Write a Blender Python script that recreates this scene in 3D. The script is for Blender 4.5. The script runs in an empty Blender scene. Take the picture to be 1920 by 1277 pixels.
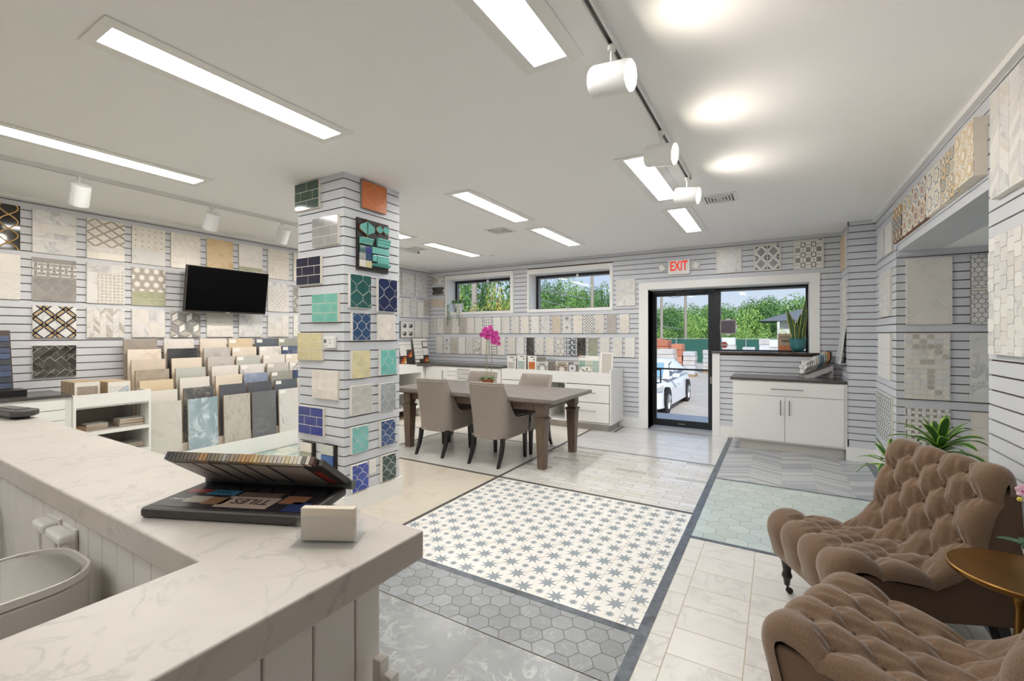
import bpy, math, random
from mathutils import Matrix, Vector
random.seed(7)
PI = math.pi
SC = bpy.context.scene
COL = SC.collection

# ---------------------------------------------------------------- camera, world, sun, exposure
cam_d = bpy.data.cameras.new('camera')
cam = bpy.data.objects.new('camera', cam_d); COL.objects.link(cam)
cam_d.sensor_width = 36.0
cam_d.lens = 36.0 * 840.0 / 1920.0
cam_d.shift_y = -(638.5 - 628.0) / 1920.0
cam_d.clip_start = 0.02; cam_d.clip_end = 400
cam.location = (0, 0, 1.42)
cam.rotation_euler = (PI / 2, 0, math.atan(497.0 / 840.0))
SC.camera = cam

wd = bpy.data.worlds.new('sky'); SC.world = wd; wd.use_nodes = True
wn = wd.node_tree; wn.nodes.clear()
w_out = wn.nodes.new('ShaderNodeOutputWorld'); w_bg = wn.nodes.new('ShaderNodeBackground')
w_tc = wn.nodes.new('ShaderNodeTexCoord'); w_sp = wn.nodes.new('ShaderNodeSeparateXYZ'); w_rp = wn.nodes.new('ShaderNodeValToRGB')
wn.links.new(w_tc.outputs['Generated'], w_sp.inputs[0]); wn.links.new(w_sp.outputs['Z'], w_rp.inputs[0])
wn.links.new(w_rp.outputs[0], w_bg.inputs[0]); wn.links.new(w_bg.outputs[0], w_out.inputs[0])
w_rp.color_ramp.elements[0].position = 0.0; w_rp.color_ramp.elements[0].color = (0.80, 0.85, 0.93, 1)
w_rp.color_ramp.elements[1].position = 0.6; w_rp.color_ramp.elements[1].color = (0.40, 0.55, 0.92, 1)
e_ = w_rp.color_ramp.elements.new(0.18); e_.color = (0.54, 0.68, 0.96, 1)
w_bg.inputs[1].default_value = 1.0
sun_d = bpy.data.lights.new('sun', 'SUN'); sun_d.energy = 3.8; sun_d.angle = 0.03; sun_d.color = (1.0, 0.95, 0.87)
sun = bpy.data.objects.new('sun', sun_d); COL.objects.link(sun)
sun.rotation_euler = (math.radians(42), math.radians(24), 0)
LENS = 29.5     # ceiling light panels
SPOT = 13.0     # track spot lamps, W
SC.view_settings.view_transform = 'Standard'; SC.view_settings.look = 'None'
SC.view_settings.gamma = 1.0; SC.view_settings.use_curve_mapping = False
SC.view_settings.exposure = 0.0
SC.cycles.max_bounces = 10; SC.cycles.diffuse_bounces = 6; SC.cycles.transparent_max_bounces = 12
SC.cycles.sample_clamp_indirect = 6.0
SC.cycles.caustics_reflective = False; SC.cycles.caustics_refractive = False

# ---------------------------------------------------------------- materials
def lin(h):
    h = h.lstrip('#'); r = []
    for i in (0, 2, 4):
        c = int(h[i:i + 2], 16) / 255.0
        r.append(c / 12.92 if c <= 0.04045 else ((c + 0.055) / 1.055) ** 2.4)
    return (r[0], r[1], r[2], 1.0)
class NT:
    def __init__(s, name):
        s.m = bpy.data.materials.new(name); s.m.use_nodes = True
        s.t = s.m.node_tree; s.b = s.t.nodes['Principled BSDF']; s.out = s.t.nodes['Material Output']
    def n(s, typ, **kw):
        n = s.t.nodes.new(typ)
        for k, v in kw.items(): setattr(n, k, v)
        return n
    def l(s, a, b): s.t.links.new(a, b)
    def math(s, op, a, b=None):
        n = s.n('ShaderNodeMath', operation=op)
        for i, x in enumerate((a, b)):
            if x is None: continue
            if isinstance(x, (int, float)): n.inputs[i].default_value = x
            else: s.l(x, n.inputs[i])
        return n.outputs[0]
    def mix(s, f, a, b, mode='MIX'):
        n = s.n('ShaderNodeMixRGB', blend_type=mode)
        for i, x in enumerate((f, a, b)):
            if isinstance(x, (int, float)): n.inputs[i].default_value = x
            elif isinstance(x, tuple): n.inputs[i].default_value = x
            else: s.l(x, n.inputs[i])
        return n.outputs[0]
    def rnd(s):
        oi = s.n('ShaderNodeObjectInfo'); ge = s.n('ShaderNodeNewGeometry')
        return s.math('FRACT', s.math('ADD', oi.outputs['Random'], ge.outputs['Random Per Island']))
    def coord(s, scale=(1, 1, 1), shuffle=False):
        tc = s.n('ShaderNodeTexCoord'); mp = s.n('ShaderNodeMapping'); mp.inputs['Scale'].default_value = scale
        v = tc.outputs['Object']
        if shuffle:
            cb = s.n('ShaderNodeCombineXYZ'); r = s.math('MULTIPLY', s.rnd(), 37.0)
            for i in range(3): s.l(r, cb.inputs[i])
            va = s.n('ShaderNodeVectorMath', operation='ADD'); s.l(v, va.inputs[0]); s.l(cb.outputs[0], va.inputs[1]); v = va.outputs[0]
        s.l(v, mp.inputs[0]); return mp.outputs[0]
    def noise(s, vec, scale, detail=4, dist=0.0, rough=0.55):
        n = s.n('ShaderNodeTexNoise'); n.inputs['Scale'].default_value = scale; n.inputs['Detail'].default_value = detail
        n.inputs['Distortion'].default_value = dist; n.inputs['Roughness'].default_value = rough
        s.l(vec, n.inputs['Vector']); return n.outputs['Fac']
    def ramp(s, f, stops):
        n = s.n('ShaderNodeValToRGB'); e = n.color_ramp.elements
        e[0].position, e[0].color = stops[0]; e[1].position, e[1].color = stops[-1]
        for p, c in stops[1:-1]:
            x = e.new(p); x.color = c
        s.l(f, n.inputs[0]); return n.outputs[0]
    def bump(s, h, strength, dist=0.01):
        n = s.n('ShaderNodeBump'); n.inputs['Strength'].default_value = strength; n.inputs['Distance'].default_value = dist
        s.l(h, n.inputs['Height']); s.l(n.outputs[0], s.b.inputs['Normal'])
def sc(c, k): return (min(c[0] * k, 1), min(c[1] * k, 1), min(c[2] * k, 1), 1)
MATS = {}
def M(name, hexc, rough=0.5, metal=0.0, var=0.0, nscale=8.0, tone=0.0, bump=0.0, bscale=60.0, coat=0.0, stretch=(1, 1, 1), spec=None):
    """plain surface: base colour, low noise in the colour (var), difference piece to piece (tone), fine relief (bump)"""
    if name in MATS: return MATS[name]
    k = NT(name); c = lin(hexc); col = None
    if var:
        f = k.noise(k.coord(stretch, True), nscale, 5)
        col = k.ramp(f, [(0.3, sc(c, 1 - var)), (0.7, sc(c, 1 + var))])
    if tone:
        f = k.ramp(k.rnd(), [(0.0, (1 - tone,) * 3 + (1,)), (1.0, (1.0, 1.0, 1.0, 1))])
        col = k.mix(1.0, col if col is not None else c, f, 'MULTIPLY')
    if col is None: k.b.inputs['Base Color'].default_value = c
    else: k.l(col, k.b.inputs['Base Color'])
    k.b.inputs['Roughness'].default_value = rough; k.b.inputs['Metallic'].default_value = metal
    if spec is not None: k.b.inputs['Specular IOR Level'].default_value = spec
    if coat: k.b.inputs['Coat Weight'].default_value = coat; k.b.inputs['Coat Roughness'].default_value = 0.08
    if bump: k.bump(k.noise(k.coord(stretch), bscale, 3), bump, 0.004)
    MATS[name] = k.m; return k.m
def marble(name, base, vein, scale=4.0, amount=0.6, rough=0.3, tone=0.08, dist=1.4, stretch=(1, 1, 1), thin=0.06, shuffle=True):
    """stone with cloudy ground and thin veins"""
    if name in MATS: return MATS[name]
    k = NT(name); v = k.coord(stretch, shuffle); b, g = lin(base), lin(vein)
    cl = k.ramp(k.noise(v, scale * 0.6, 6, dist * 0.5), [(0.35, b), (0.75, tuple(b[i] + (g[i] - b[i]) * amount * 0.45 for i in range(3)) + (1,))])
    r = k.math('ABSOLUTE', k.math('SUBTRACT', k.noise(v, scale, 7, dist), 0.5))
    vf = k.ramp(r, [(0.0, (amount,) * 3 + (1,)), (thin, (0, 0, 0, 1))])
    pat = k.noise(v, scale * 0.8 + 1.3, 2)
    vf = k.mix(1.0, vf, k.ramp(pat, [(0.42, (0, 0, 0, 1)), (0.6, (1, 1, 1, 1))]), 'MULTIPLY')
    col = k.mix(vf, cl, g)
    if tone: col = k.mix(1.0, col, k.ramp(k.rnd(), [(0.0, (1 - tone,) * 3 + (1,)), (1.0, (1, 1, 1, 1))]), 'MULTIPLY')
    k.l(col, k.b.inputs['Base Color']); k.b.inputs['Roughness'].default_value = rough
    MATS[name] = k.m; return k.m
def wood(name, a, b, rough=0.45, scale=(1, 12, 12), n=6.0):
    if name in MATS: return MATS[name]
    k = NT(name); v = k.coord(scale, True)
    f = k.noise(v, n, 6, 0.6)
    k.l(k.ramp(f, [(0.3, lin(a)), (0.7, lin(b))]), k.b.inputs['Base Color'])
    k.b.inputs['Roughness'].default_value = rough; k.bump(f, 0.15, 0.003)
    MATS[name] = k.m; return k.m
def emit(name, hexc, strength):
    k = NT(name); e = k.n('ShaderNodeEmission'); e.inputs[0].default_value = lin(hexc); e.inputs[1].default_value = strength
    k.l(e.outputs[0], k.out.inputs[0]); MATS[name] = k.m; return k.m
def glassy(name, tint=(1, 1, 1, 1), refl=0.6):
    """thin pane: clear, with a mirror reflection that grows at a glancing angle"""
    k = NT(name); tr = k.n('ShaderNodeBsdfTransparent'); tr.inputs[0].default_value = tint
    gl = k.n('ShaderNodeBsdfGlossy'); gl.inputs['Roughness'].default_value = 0.0
    lw_ = k.n('ShaderNodeLayerWeight'); lw_.inputs[0].default_value = 0.5; mx = k.n('ShaderNodeMixShader')
    fr = k.math('ADD', 0.04, k.math('MULTIPLY', 0.96, k.math('POWER', lw_.outputs['Facing'], 5.0)))
    k.l(k.math('MULTIPLY', fr, refl), mx.inputs[0]); k.l(tr.outputs[0], mx.inputs[1]); k.l(gl.outputs[0], mx.inputs[2])
    k.l(mx.outputs[0], k.out.inputs[0]); MATS[name] = k.m; return k.m

slat_m = M('painted slat', 'cfd2d8', 0.45, var=0.02, nscale=3)
groove_m = M('brown groove board', '5c4434', 0.8)  # dark brown backing that shows in the slat grooves
ceil_m = M('ceiling paint', 'f8f8f8', 0.9)
trim_m = M('trim paint', 'eeeeec', 0.4)
cab_m = M('cabinet paint', 'ecebe8', 0.35)
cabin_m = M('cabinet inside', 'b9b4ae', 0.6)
pull_m = M('brushed nickel', '8f8a84', 0.35, 0.9)
lens_m = emit('light panel lens', 'fffdf8', LENS)
lamp_m = emit('spot lamp lens', 'fff3de', 30.0)
lampw_m = M('lamp housing', 'e6e6e4', 0.4)
track_m = M('track channel', '4c4a48', 0.4, 0.3)
back_m = M('sample board backing', 'd9d6cf', 0.7)
mdf_m = M('board edge', 'b69a78', 0.8, var=0.12, nscale=30)
black_m = M('black plastic', '1a1a1c', 0.35)
blackboard_m = M('black board', '201c1a', 0.6)
frame_m = M('black aluminium', '24262b', 0.35, 0.2)
glass_m = glassy('window glass', (0.97, 0.99, 0.985, 1), 0.35)
clear_m = glassy('clear acrylic', (0.97, 0.98, 0.99, 1), 0.9)
white_m = M('white tile', 'eeece8', 0.3, tone=0.05)
cream_m = marble('cream marble', 'ece7df', 'd6cbbc', 5, 0.5, 0.3)
carrara_m = marble('white carrara', 'e9e8e6', 'a9acb0', 5, 0.6, 0.28)
pale_m = marble('pale stone', 'e9e6e1', 'd2cec8', 6, 0.5, 0.35, tone=0.10)
grey_m = marble('grey marble', 'a8a4a1', '7f7b7a', 8, 0.6, 0.35, tone=0.22)
warm_m = marble('warm grey stone', 'c9c3bb', 'a89f95', 8, 0.6, 0.4, tone=0.12)
gold_m = marble('yellow stone', 'dfc79c', 'c79d5c', 5, 0.7, 0.3, tone=0.05)
green_m = marble('green stone', 'b7b89b', '8b9373', 7, 0.7, 0.4, tone=0.15)
sage_m = marble('sage stone', 'a9ae9b', '858c78', 9, 0.5, 0.4, tone=0.2)
nero_m = marble('black marble', '1d1b1a', 'b8b4ac', 6, 0.6, 0.2, tone=0.0, thin=0.018)
brassy_m = M('brass inlay', 'c3a063', 0.35, 0.35)
grout_m = M('light grout', 'e6e2da', 0.8)
tan_m = M('tan grout', 'b3a793', 0.85)
dgrey_m = M('dark grey tile', '5c5d61', 0.45, tone=0.2)
steel_m = M('slate blue tile', '6c7683', 0.4, tone=0.25)
ink_m = M('pattern ink', '2c2c30', 0.5)
bluegrey_m = M('star print', '949ca2', 0.45, var=0.1, nscale=20)
taupe_m = M('taupe tile', 'b5a99b', 0.5, tone=0.15)
wooden_m = wood('wood look tile', 'e0d6c8', 'bfae98', 0.5, (12, 1.2, 12))

# ---------------------------------------------------------------- mesh helpers
class MB:
    def __init__(s): s.v = []; s.f = []; s.m = []
    def add(s, vs, fs, mi=0):
        o = len(s.v); s.v += [tuple(p) for p in vs]
        for f in fs: s.f.append(tuple(o + i for i in f)); s.m.append(mi)
    def box(s, x0, y0, z0, x1, y1, z1, mi=0, mt=None):
        vs = [(x0, y0, z0), (x1, y0, z0), (x1, y1, z0), (x0, y1, z0), (x0, y0, z1), (x1, y0, z1), (x1, y1, z1), (x0, y1, z1)]
        if mt is not None: vs = [mt @ Vector(p) for p in vs]
        s.add(vs, [(3, 2, 1, 0), (4, 5, 6, 7), (0, 1, 5, 4), (1, 2, 6, 5), (2, 3, 7, 6), (3, 0, 4, 7)], mi); return s
    def prism(s, poly, z0, z1, mi=0, mt=None, side=None, bottom=True):
        n = len(poly); vs = [(p[0], p[1], z0) for p in poly] + [(p[0], p[1], z1) for p in poly]
        if mt is not None: vs = [mt @ Vector(p) for p in vs]
        o = len(s.v); s.v += [tuple(p) for p in vs]
        if bottom: s.f.append(tuple(o + i for i in reversed(range(n)))); s.m.append(mi)
        s.f.append(tuple(o + n + i for i in range(n))); s.m.append(mi)
        for i in range(n):
            j = (i + 1) % n; s.f.append((o + i, o + j, o + n + j, o + n + i)); s.m.append(mi if side is None else side)
        return s
    def cyl(s, a, b, r0, r1=None, n=14, mi=0, caps=True):
        r1 = r0 if r1 is None else r1; a, b = Vector(a), Vector(b); d = (b - a).normalized()
        u = d.orthogonal().normalized(); w = d.cross(u); vs = []
        for c, r in ((a, r0), (b, r1)):
            for i in range(n):
                t = 2 * PI * i / n; vs.append(c + (u * math.cos(t) + w * math.sin(t)) * r)
        fs = [(i, (i + 1) % n, n + (i + 1) % n, n + i) for i in range(n)]
        if caps: fs += [tuple(reversed(range(n))), tuple(range(n, 2 * n))]
        s.add(vs, fs, mi); return s
    def lathe(s, prof, n=20, c=(0, 0, 0), mi=0):
        vs = []; fs = []; k = len(prof)
        for i in range(n):
            t = 2 * PI * i / n
            for r, z in prof: vs.append((c[0] + r * math.cos(t), c[1] + r * math.sin(t), c[2] + z))
        for i in range(n):
            j = (i + 1) % n
            for q in range(k - 1): fs.append((i * k + q, j * k + q, j * k + q + 1, i * k + q + 1))
        s.add(vs, fs, mi); return s
    def tube(s, pts, r, n=8, mi=0):
        pts = [Vector(p) for p in pts]; rings = []
        rr = r if isinstance(r, (list, tuple)) else [r] * len(pts)
        u = None
        for i, p in enumerate(pts):
            d = (pts[min(i + 1, len(pts) - 1)] - pts[max(i - 1, 0)]).normalized()
            u = d.orthogonal().normalized() if u is None else (u - d * u.dot(d)).normalized()
            w = d.cross(u); rings.append([p + (u * math.cos(2 * PI * k / n) + w * math.sin(2 * PI * k / n)) * rr[i] for k in range(n)])
        vs = [q for g in rings for q in g]; fs = []
        for i in range(len(pts) - 1):
            for k in range(n): fs.append((i * n + k, i * n + (k + 1) % n, (i + 1) * n + (k + 1) % n, (i + 1) * n + k))
        fs += [tuple(reversed(range(n))), tuple(range((len(pts) - 1) * n, len(pts) * n))]
        s.add(vs, fs, mi); return s
    def ball(s, c, r, n=10, m=6, mi=0, sq=(1, 1, 1)):
        vs = []; fs = []
        for i in range(m + 1):
            a = PI * i / m
            for j in range(n):
                t = 2 * PI * j / n
                vs.append((c[0] + r * sq[0] * math.sin(a) * math.cos(t), c[1] + r * sq[1] * math.sin(a) * math.sin(t), c[2] + r * sq[2] * math.cos(a)))
        for i in range(m):
            for j in range(n):
                q = (j + 1) % n
                if i == 0: fs.append((j, n + j, n + q))
                elif i == m - 1: fs.append((i * n + j, (i + 1) * n + j, i * n + q))
                else: fs.append((i * n + j, (i + 1) * n + j, (i + 1) * n + q, i * n + q))
        s.add(vs, fs, mi); return s
    def grid(s, pts, mi=0, cu=False):
        nr, nc = len(pts), len(pts[0]); vs = [p for r in pts for p in r]; fs = []
        for i in range(nr - 1):
            for j in range(nc if cu else nc - 1):
                q = (j + 1) % nc; fs.append((i * nc + j, i * nc + q, (i + 1) * nc + q, (i + 1) * nc + j))
        s.add(vs, fs, mi); return s
    def mesh(s, name, mats, smooth=False):
        me = bpy.data.meshes.new(name); me.from_pydata(s.v, [], s.f)
        for m in (mats if isinstance(mats, (list, tuple)) else [mats]): me.materials.append(m)
        me.polygons.foreach_set('material_index', s.m)
        if smooth:
            me.polygons.foreach_set('use_smooth', [True] * len(s.f)); me.set_sharp_from_angle(angle=math.radians(38))
        me.update(); return me
    def build(s, name, mats, parent=None, smooth=False, loc=None, rotz=0.0):
        return link(name, s.mesh(name, mats, smooth), parent, loc, rotz)
def link(name, data, parent=None, loc=None, rotz=0.0):
    o = bpy.data.objects.new(name, data); COL.objects.link(o)
    if parent is not None: o.parent = parent
    if loc is not None: o.location = loc
    if rotz: o.rotation_euler = (0, 0, rotz)
    return o
def tag(o, label=None, cat=None, group=None, kind=None):
    if label: o['label'] = label
    if cat: o['category'] = cat; o['kind'] = 'thing'
    if group: o['group'] = group
    if kind: o['kind'] = kind
    return o
def thing(name, label, cat, loc=(0, 0, 0), rotz=0.0, group=None):
    o = bpy.data.objects.new(name, None); COL.objects.link(o); o.empty_display_size = 0.1
    o.location = loc; o.rotation_euler = (0, 0, rotz)
    return tag(o, label, cat, group)
def dup(root, loc, rotz, label, group=None):
    """a copy of a thing with copies of its parts and sub-parts"""
    r = root.copy(); COL.objects.link(r); r.location = loc; r.rotation_euler = (0, 0, rotz); r['label'] = label
    if group: r['group'] = group
    for ch in list(root.children):
        c = ch.copy(); COL.objects.link(c); c.parent = r
        for g in list(ch.children):
            d = g.copy(); COL.objects.link(d); d.parent = c
    return r
def bev(o, w, n=2):
    m = o.modifiers.new('bevel', 'BEVEL'); m.width = w; m.segments = n; m.limit_method = 'ANGLE'; return o
def bx(name, x0, y0, z0, x1, y1, z1, mat, parent=None, b=0):
    o = MB().box(x0, y0, z0, x1, y1, z1).build(name, mat, parent)
    if b: bev(o, b)
    return o
def struct(o): o['kind'] = 'structure'; return o
def clip(poly, x0, y0, x1, y1):
    for ax, lim, sg in ((0, x0, 1), (0, x1, -1), (1, y0, 1), (1, y1, -1)):
        out = []; n = len(poly)
        for i in range(n):
            a, b = poly[i], poly[(i + 1) % n]; da, db = (a[ax] - lim) * sg, (b[ax] - lim) * sg
            if da >= 0: out.append(a)
            if (da > 0 > db) or (da < 0 < db):
                t = da / (da - db); out.append((a[0] + (b[0] - a[0]) * t, a[1] + (b[1] - a[1]) * t))
        poly = out
        if len(poly) < 3: return None
    return poly
def area(p): return abs(sum(p[i][0] * p[(i + 1) % len(p)][1] - p[(i + 1) % len(p)][0] * p[i][1] for i in range(len(p)))) / 2
def shrink(p, j):
    cx = sum(q[0] for q in p) / len(p); cy = sum(q[1] for q in p) / len(p)
    ex = max(q[0] for q in p) - min(q[0] for q in p); ey = max(q[1] for q in p) - min(q[1] for q in p)
    fx, fy = max(1 - j / max(ex, 1e-4), 0.3), max(1 - j / max(ey, 1e-4), 0.3)
    return [(cx + (q[0] - cx) * fx, cy + (q[1] - cy) * fy) for q in p]

# ---------------------------------------------------------------- tile patterns: lists of (polygon, material) over w x h
def R(x0, y0, x1, y1): return [(x0, y0), (x1, y0), (x1, y1), (x0, y1)]
def pick(m): return random.choice(m) if isinstance(m, (list, tuple)) else m
def p_slab(w, h, m): return [(R(0, 0, w, h), pick(m))]
def p_brick(w, h, m, tw, th, off=0.5):
    out = []; n = 0; y = h
    while y > 0.002:
        x = -tw * (off if n % 2 else 0)
        while x < w: out.append((R(x, y - th, x + tw, y), pick(m))); x += tw
        y -= th; n += 1
    return out
def p_herring(w, h, m, W, n=3, diag=True):
    """herringbone of W x nW pieces, turned 45 degrees"""
    out = []; c = math.sqrt(0.5); L = W * n; k = int((w + h) / W) + 4
    for i in range(-k, k):
        for j in range(-k // n - 2, k // n + 3):
            for q in (0, 1):
                x, y = (i + j * n) * W, (j * n - i) * W
                r = R(x, y, x + L, y + W) if q == 0 else R(x, y + L, x + W, y + 2 * L)
                if diag: r = [((a - b) * c + w / 2, (a + b) * c + h / 2) for a, b in r]
                else: r = [(a + w / 2, b + h / 2) for a, b in r]
                if max(p[0] for p in r) < 0 or min(p[0] for p in r) > w or max(p[1] for p in r) < 0 or min(p[1] for p in r) > h: continue
                out.append((r, pick(m)))
    return out
def p_chevron(w, h, m, cw, band, rise):
    out = []; c = 0; x = 0.0
    while x < w:
        y = -2 * rise - band; s = rise if c % 2 == 0 else -rise
        while y < h + 2 * rise:
            a = y if s > 0 else y + rise; b = a + s
            out.append(([(x, a), (x + cw, b), (x + cw, b + band), (x, a + band)], pick(m))); y += band
        x += cw; c += 1
    return out
def p_hex(w, h, m, s, pointy=True, cx=0.0, cy=0.0, sq=1.0):
    out = []; dx = s * math.sqrt(3); dy = 1.5 * s
    W, H = (w, h) if pointy else (h, w)
    for j in range(-1, int(H / (dy * sq)) + 3):
        for i in range(-1, int(W / dx) + 3):
            x = i * dx + (dx / 2 if j % 2 else 0) + cx; y = (j * dy + cy) * sq
            p = [(x + s * math.sin(k * PI / 3), y + s * math.cos(k * PI / 3) * sq) for k in range(6)]
            p = list(reversed(p))
            if not pointy: p = [(b, a) for a, b in reversed(p)]
            out.append((p, pick(m)))
    return out
def p_ogee(w, h, m, W, H, c=0.0, n=7):
    out = []; prof = [0.5 + 0.5 * math.cos(t * PI / n) + c * math.sin(2 * t * PI / n) for t in range(n + 1)]
    for j in range(-1, int(2 * h / H) + 3):
        for i in range(-1, int(w / W) + 3):
            x = i * W + (W / 2 if j % 2 else 0); y = j * H / 2; pts = []
            for t in range(-n, n): pts.append((x + W / 2 * prof[abs(t)], y + H / 2 * t / n))
            for t in range(n, -n, -1): pts.append((x - W / 2 * prof[abs(t)], y + H / 2 * t / n))
            out.append((pts, pick(m)))
    return out
def p_fan(w, h, m, r, n=8):
    out = []
    for j in range(-1, int(h / r) + 3):
        for i in range(-1, int(w / (2 * r)) + 3):
            x = 2 * r * i + (r if j % 2 else 0); y = j * r
            p = [(x + r * math.cos(t * PI / n), y + r * math.sin(t * PI / n)) for t in range(n + 1)]
            p += [(x - r + r * math.cos(PI / 2 * t / 5), y - r + r * math.sin(PI / 2 * t / 5)) for t in range(4, -1, -1)][:0]
            p += [(x - r + r * math.sin(PI / 2 * t / 5), y - r + r * math.cos(PI / 2 * t / 5)) for t in range(1, 6)]
            p += [(x + r - r * math.cos(PI / 2 * t / 5), y - r + r * math.sin(PI / 2 * t / 5)) for t in range(1, 5)]
            out.append((p, pick(m)))
    return out
def p_diamond(w, h, m, a, b, ring=None, core=None):
    """rhombus lattice; ring and core give nested rhombi"""
    out = []
    for j in range(-1, int(2 * h / b) + 3):
        for i in range(-1, int(w / a) + 3):
            x = i * a + (a / 2 if j % 2 else 0); y = j * b / 2
            d = lambda k: [(x - a / 2 * k, y), (x, y - b / 2 * k), (x + a / 2 * k, y), (x, y + b / 2 * k)]
            if ring is None: out.append((d(1), pick(m)))
            else: out += [(d(1), pick(ring), 0), (d(0.80), pick(m), 0.0015), (d(0.45), pick(core or m), 0.003)]
    return out
def p_basket(w, h, m, s, dot):
    out = [(R(0, 0, w, h), dot, -0.0015)]
    for j in range(int(h / s) + 2):
        for i in range(int(w / s) + 2):
            x, y = i * s, j * s; g = 0.2 * s
            out.append(((R(x - g, y + g, x + s + g, y + s - g) if (i + j) % 2 else R(x + g, y - g, x + s - g, y + s + g)), pick(m)))
    return out
def p_dots(w, h, m, s, dot, r, offset=True, shape=4, margin=0.0):
    out = [(R(0, 0, w, h), pick(m), 0)]; j = 0; y = s / 2 + margin
    while y < h - margin:
        x = (s / 2 if (j % 2 and offset) else s * (0.5 if not offset else 1.0)) + margin
        while x < w - margin:
            out.append(([(x + r * math.cos(2 * PI * k / shape), y + r * math.sin(2 * PI * k / shape)) for k in range(shape)], dot, 0.0012)); x += s
        y += s * (0.5 if offset else 1.0); j += 1
    return out
def p_cube(w, h, ms, a):
    out = []; dx = a * math.sqrt(3)
    for j in range(-1, int(h / (1.5 * a)) + 3):
        for i in range(-1, int(w / dx) + 3):
            x = i * dx + (dx / 2 if j % 2 else 0); y = j * 1.5 * a
            v = [(x + a * math.sin(k * PI / 3), y + a * math.cos(k * PI / 3)) for k in range(6)]; c = (x, y)
            for q, mm in zip((0, 2, 4), ms):
                r = [c, v[(q + 5) % 6], v[q], v[(q + 1) % 6]]; out.append((list(reversed(r)), ms[3], 0)); out.append((shrink(list(reversed(r)), 0.2 * a), pick(mm), 0.0015))
    return out
def p_lattice(w, h, base, bars, a, b, t):
    """diagonal inlay bars crossing over a ground"""
    out = [(R(0, 0, w, h), base, 0)]
    for j in range(-1, int(2 * h / b) + 3):
        for i in range(-1, int(w / a) + 3):
            x = i * a + (a / 2 if j % 2 else 0); y = j * b / 2
            for mm, k in bars:
                for sx in (-1, 1):
                    p = [(x, y + b / 2 * 1 - k * t), (x + sx * a / 2, y - k * t), (x + sx * a / 2, y - (k + 0.8) * t), (x, y + b / 2 - (k + 0.8) * t)]
                    out.append((p if sx > 0 else list(reversed(p)), mm, 0.001))
    return out
def sections(w, h, parts):
    """stack patterns from the top: (share of height, function)"""
    out = []; y = h
    for share, fn in parts:
        hh = h * share; y -= hh
        for pc in fn(w, hh):
            q = clip(pc[0], 0, 0, w, hh)
            if q and area(q) > 1e-6: out.append(([(a, b + y) for a, b in q], pc[1], pc[2] if len(pc) > 2 else 0))
    return out

# wall frames: origin on the wall face, U to the right as one faces it, N out of the wall
FRAMES = {'left': ((-6.0, 0, 0), (0, 1, 0), (1, 0, 0)), 'back': ((0, 6.9, 0), (1, 0, 0), (0, -1, 0)), 'right': ((0.95, 0, 0), (0, -1, 0), (-1, 0, 0)),
          'colfront': ((0, 2.35, 0), (1, 0, 0), (0, -1, 0)), 'colright': ((-2.92, 0, 0), (0, 1, 0), (1, 0, 0)), 'niche': ((0, 5.329, 0), (1, 0, 0), (0, -1, 0)),
          'step': ((0.70, 0, 0), (0, -1, 0), (-1, 0, 0))}
def frame_matrix(fr, u, z, off=0.0):
    o, U, N = [Vector(x) for x in FRAMES[fr]]
    p = o + U * u + Vector((0, 0, z)) + N * off
    Z = Vector((0, 0, 1))
    return Matrix(((U.x, Z.x, N.x, p.x), (U.y, Z.y, N.y, p.y), (U.z, Z.z, N.z, p.z), (0, 0, 0, 1)))
PPM = {'left': 150, 'back': 108, 'right': 120, 'colfront': 240, 'colright': 210, 'niche': 150, 'step': 60}
def lay(pieces, w, h, z, t, joint, parent, ppm, name='tile', limit=280):
    """pieces big enough to be picked apart become objects, the rest one joined mesh"""
    small = MB(); mats = []; n = 0
    for pc in pieces:
        lift = pc[2] if len(pc) > 2 else 0.0
        q = clip(pc[0], 0.0, 0.0, w, h)
        if not q or area(q) < 2e-6: continue
        a = area(q)
        if joint: q = shrink(q, joint)
        if math.sqrt(a) * ppm >= 9.5 and n < limit and lift >= 0:
            MB().prism(q, z, z + t + lift, bottom=False).build(name, pc[1], parent); n += 1
        else:
            if pc[1] not in mats: mats.append(pc[1])
            small.prism(q, z, z + t + lift, mats.index(pc[1]), bottom=False)
    if small.f: tag(small.build('mosaic', mats, parent), kind='stuff')
BOARDS = 0
def board(fr, u0, u1, z0, z1, label, pieces, joint=0.003, t=0.0025, back=None, depth=0.018, off=0.012, name='sample_board', cat='sample board', group=None, single=None, matrix=None, ppm=None):
    """a display panel hung on the slats: backing and tiles. pieces: function (w, h) -> pattern"""
    w, h = abs(u1 - u0), z1 - z0
    o = thing(name, label, cat, group=group)
    o.matrix_world = frame_matrix(fr, min(u0, u1), z0, off) if matrix is None else matrix
    MB().box(0, 0, 0.0005, w, h, depth).build('backing', back or back_m, o)
    lay(pieces(w, h), w, h, depth, t, joint, o, ppm or PPM[fr])
    return o

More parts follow.
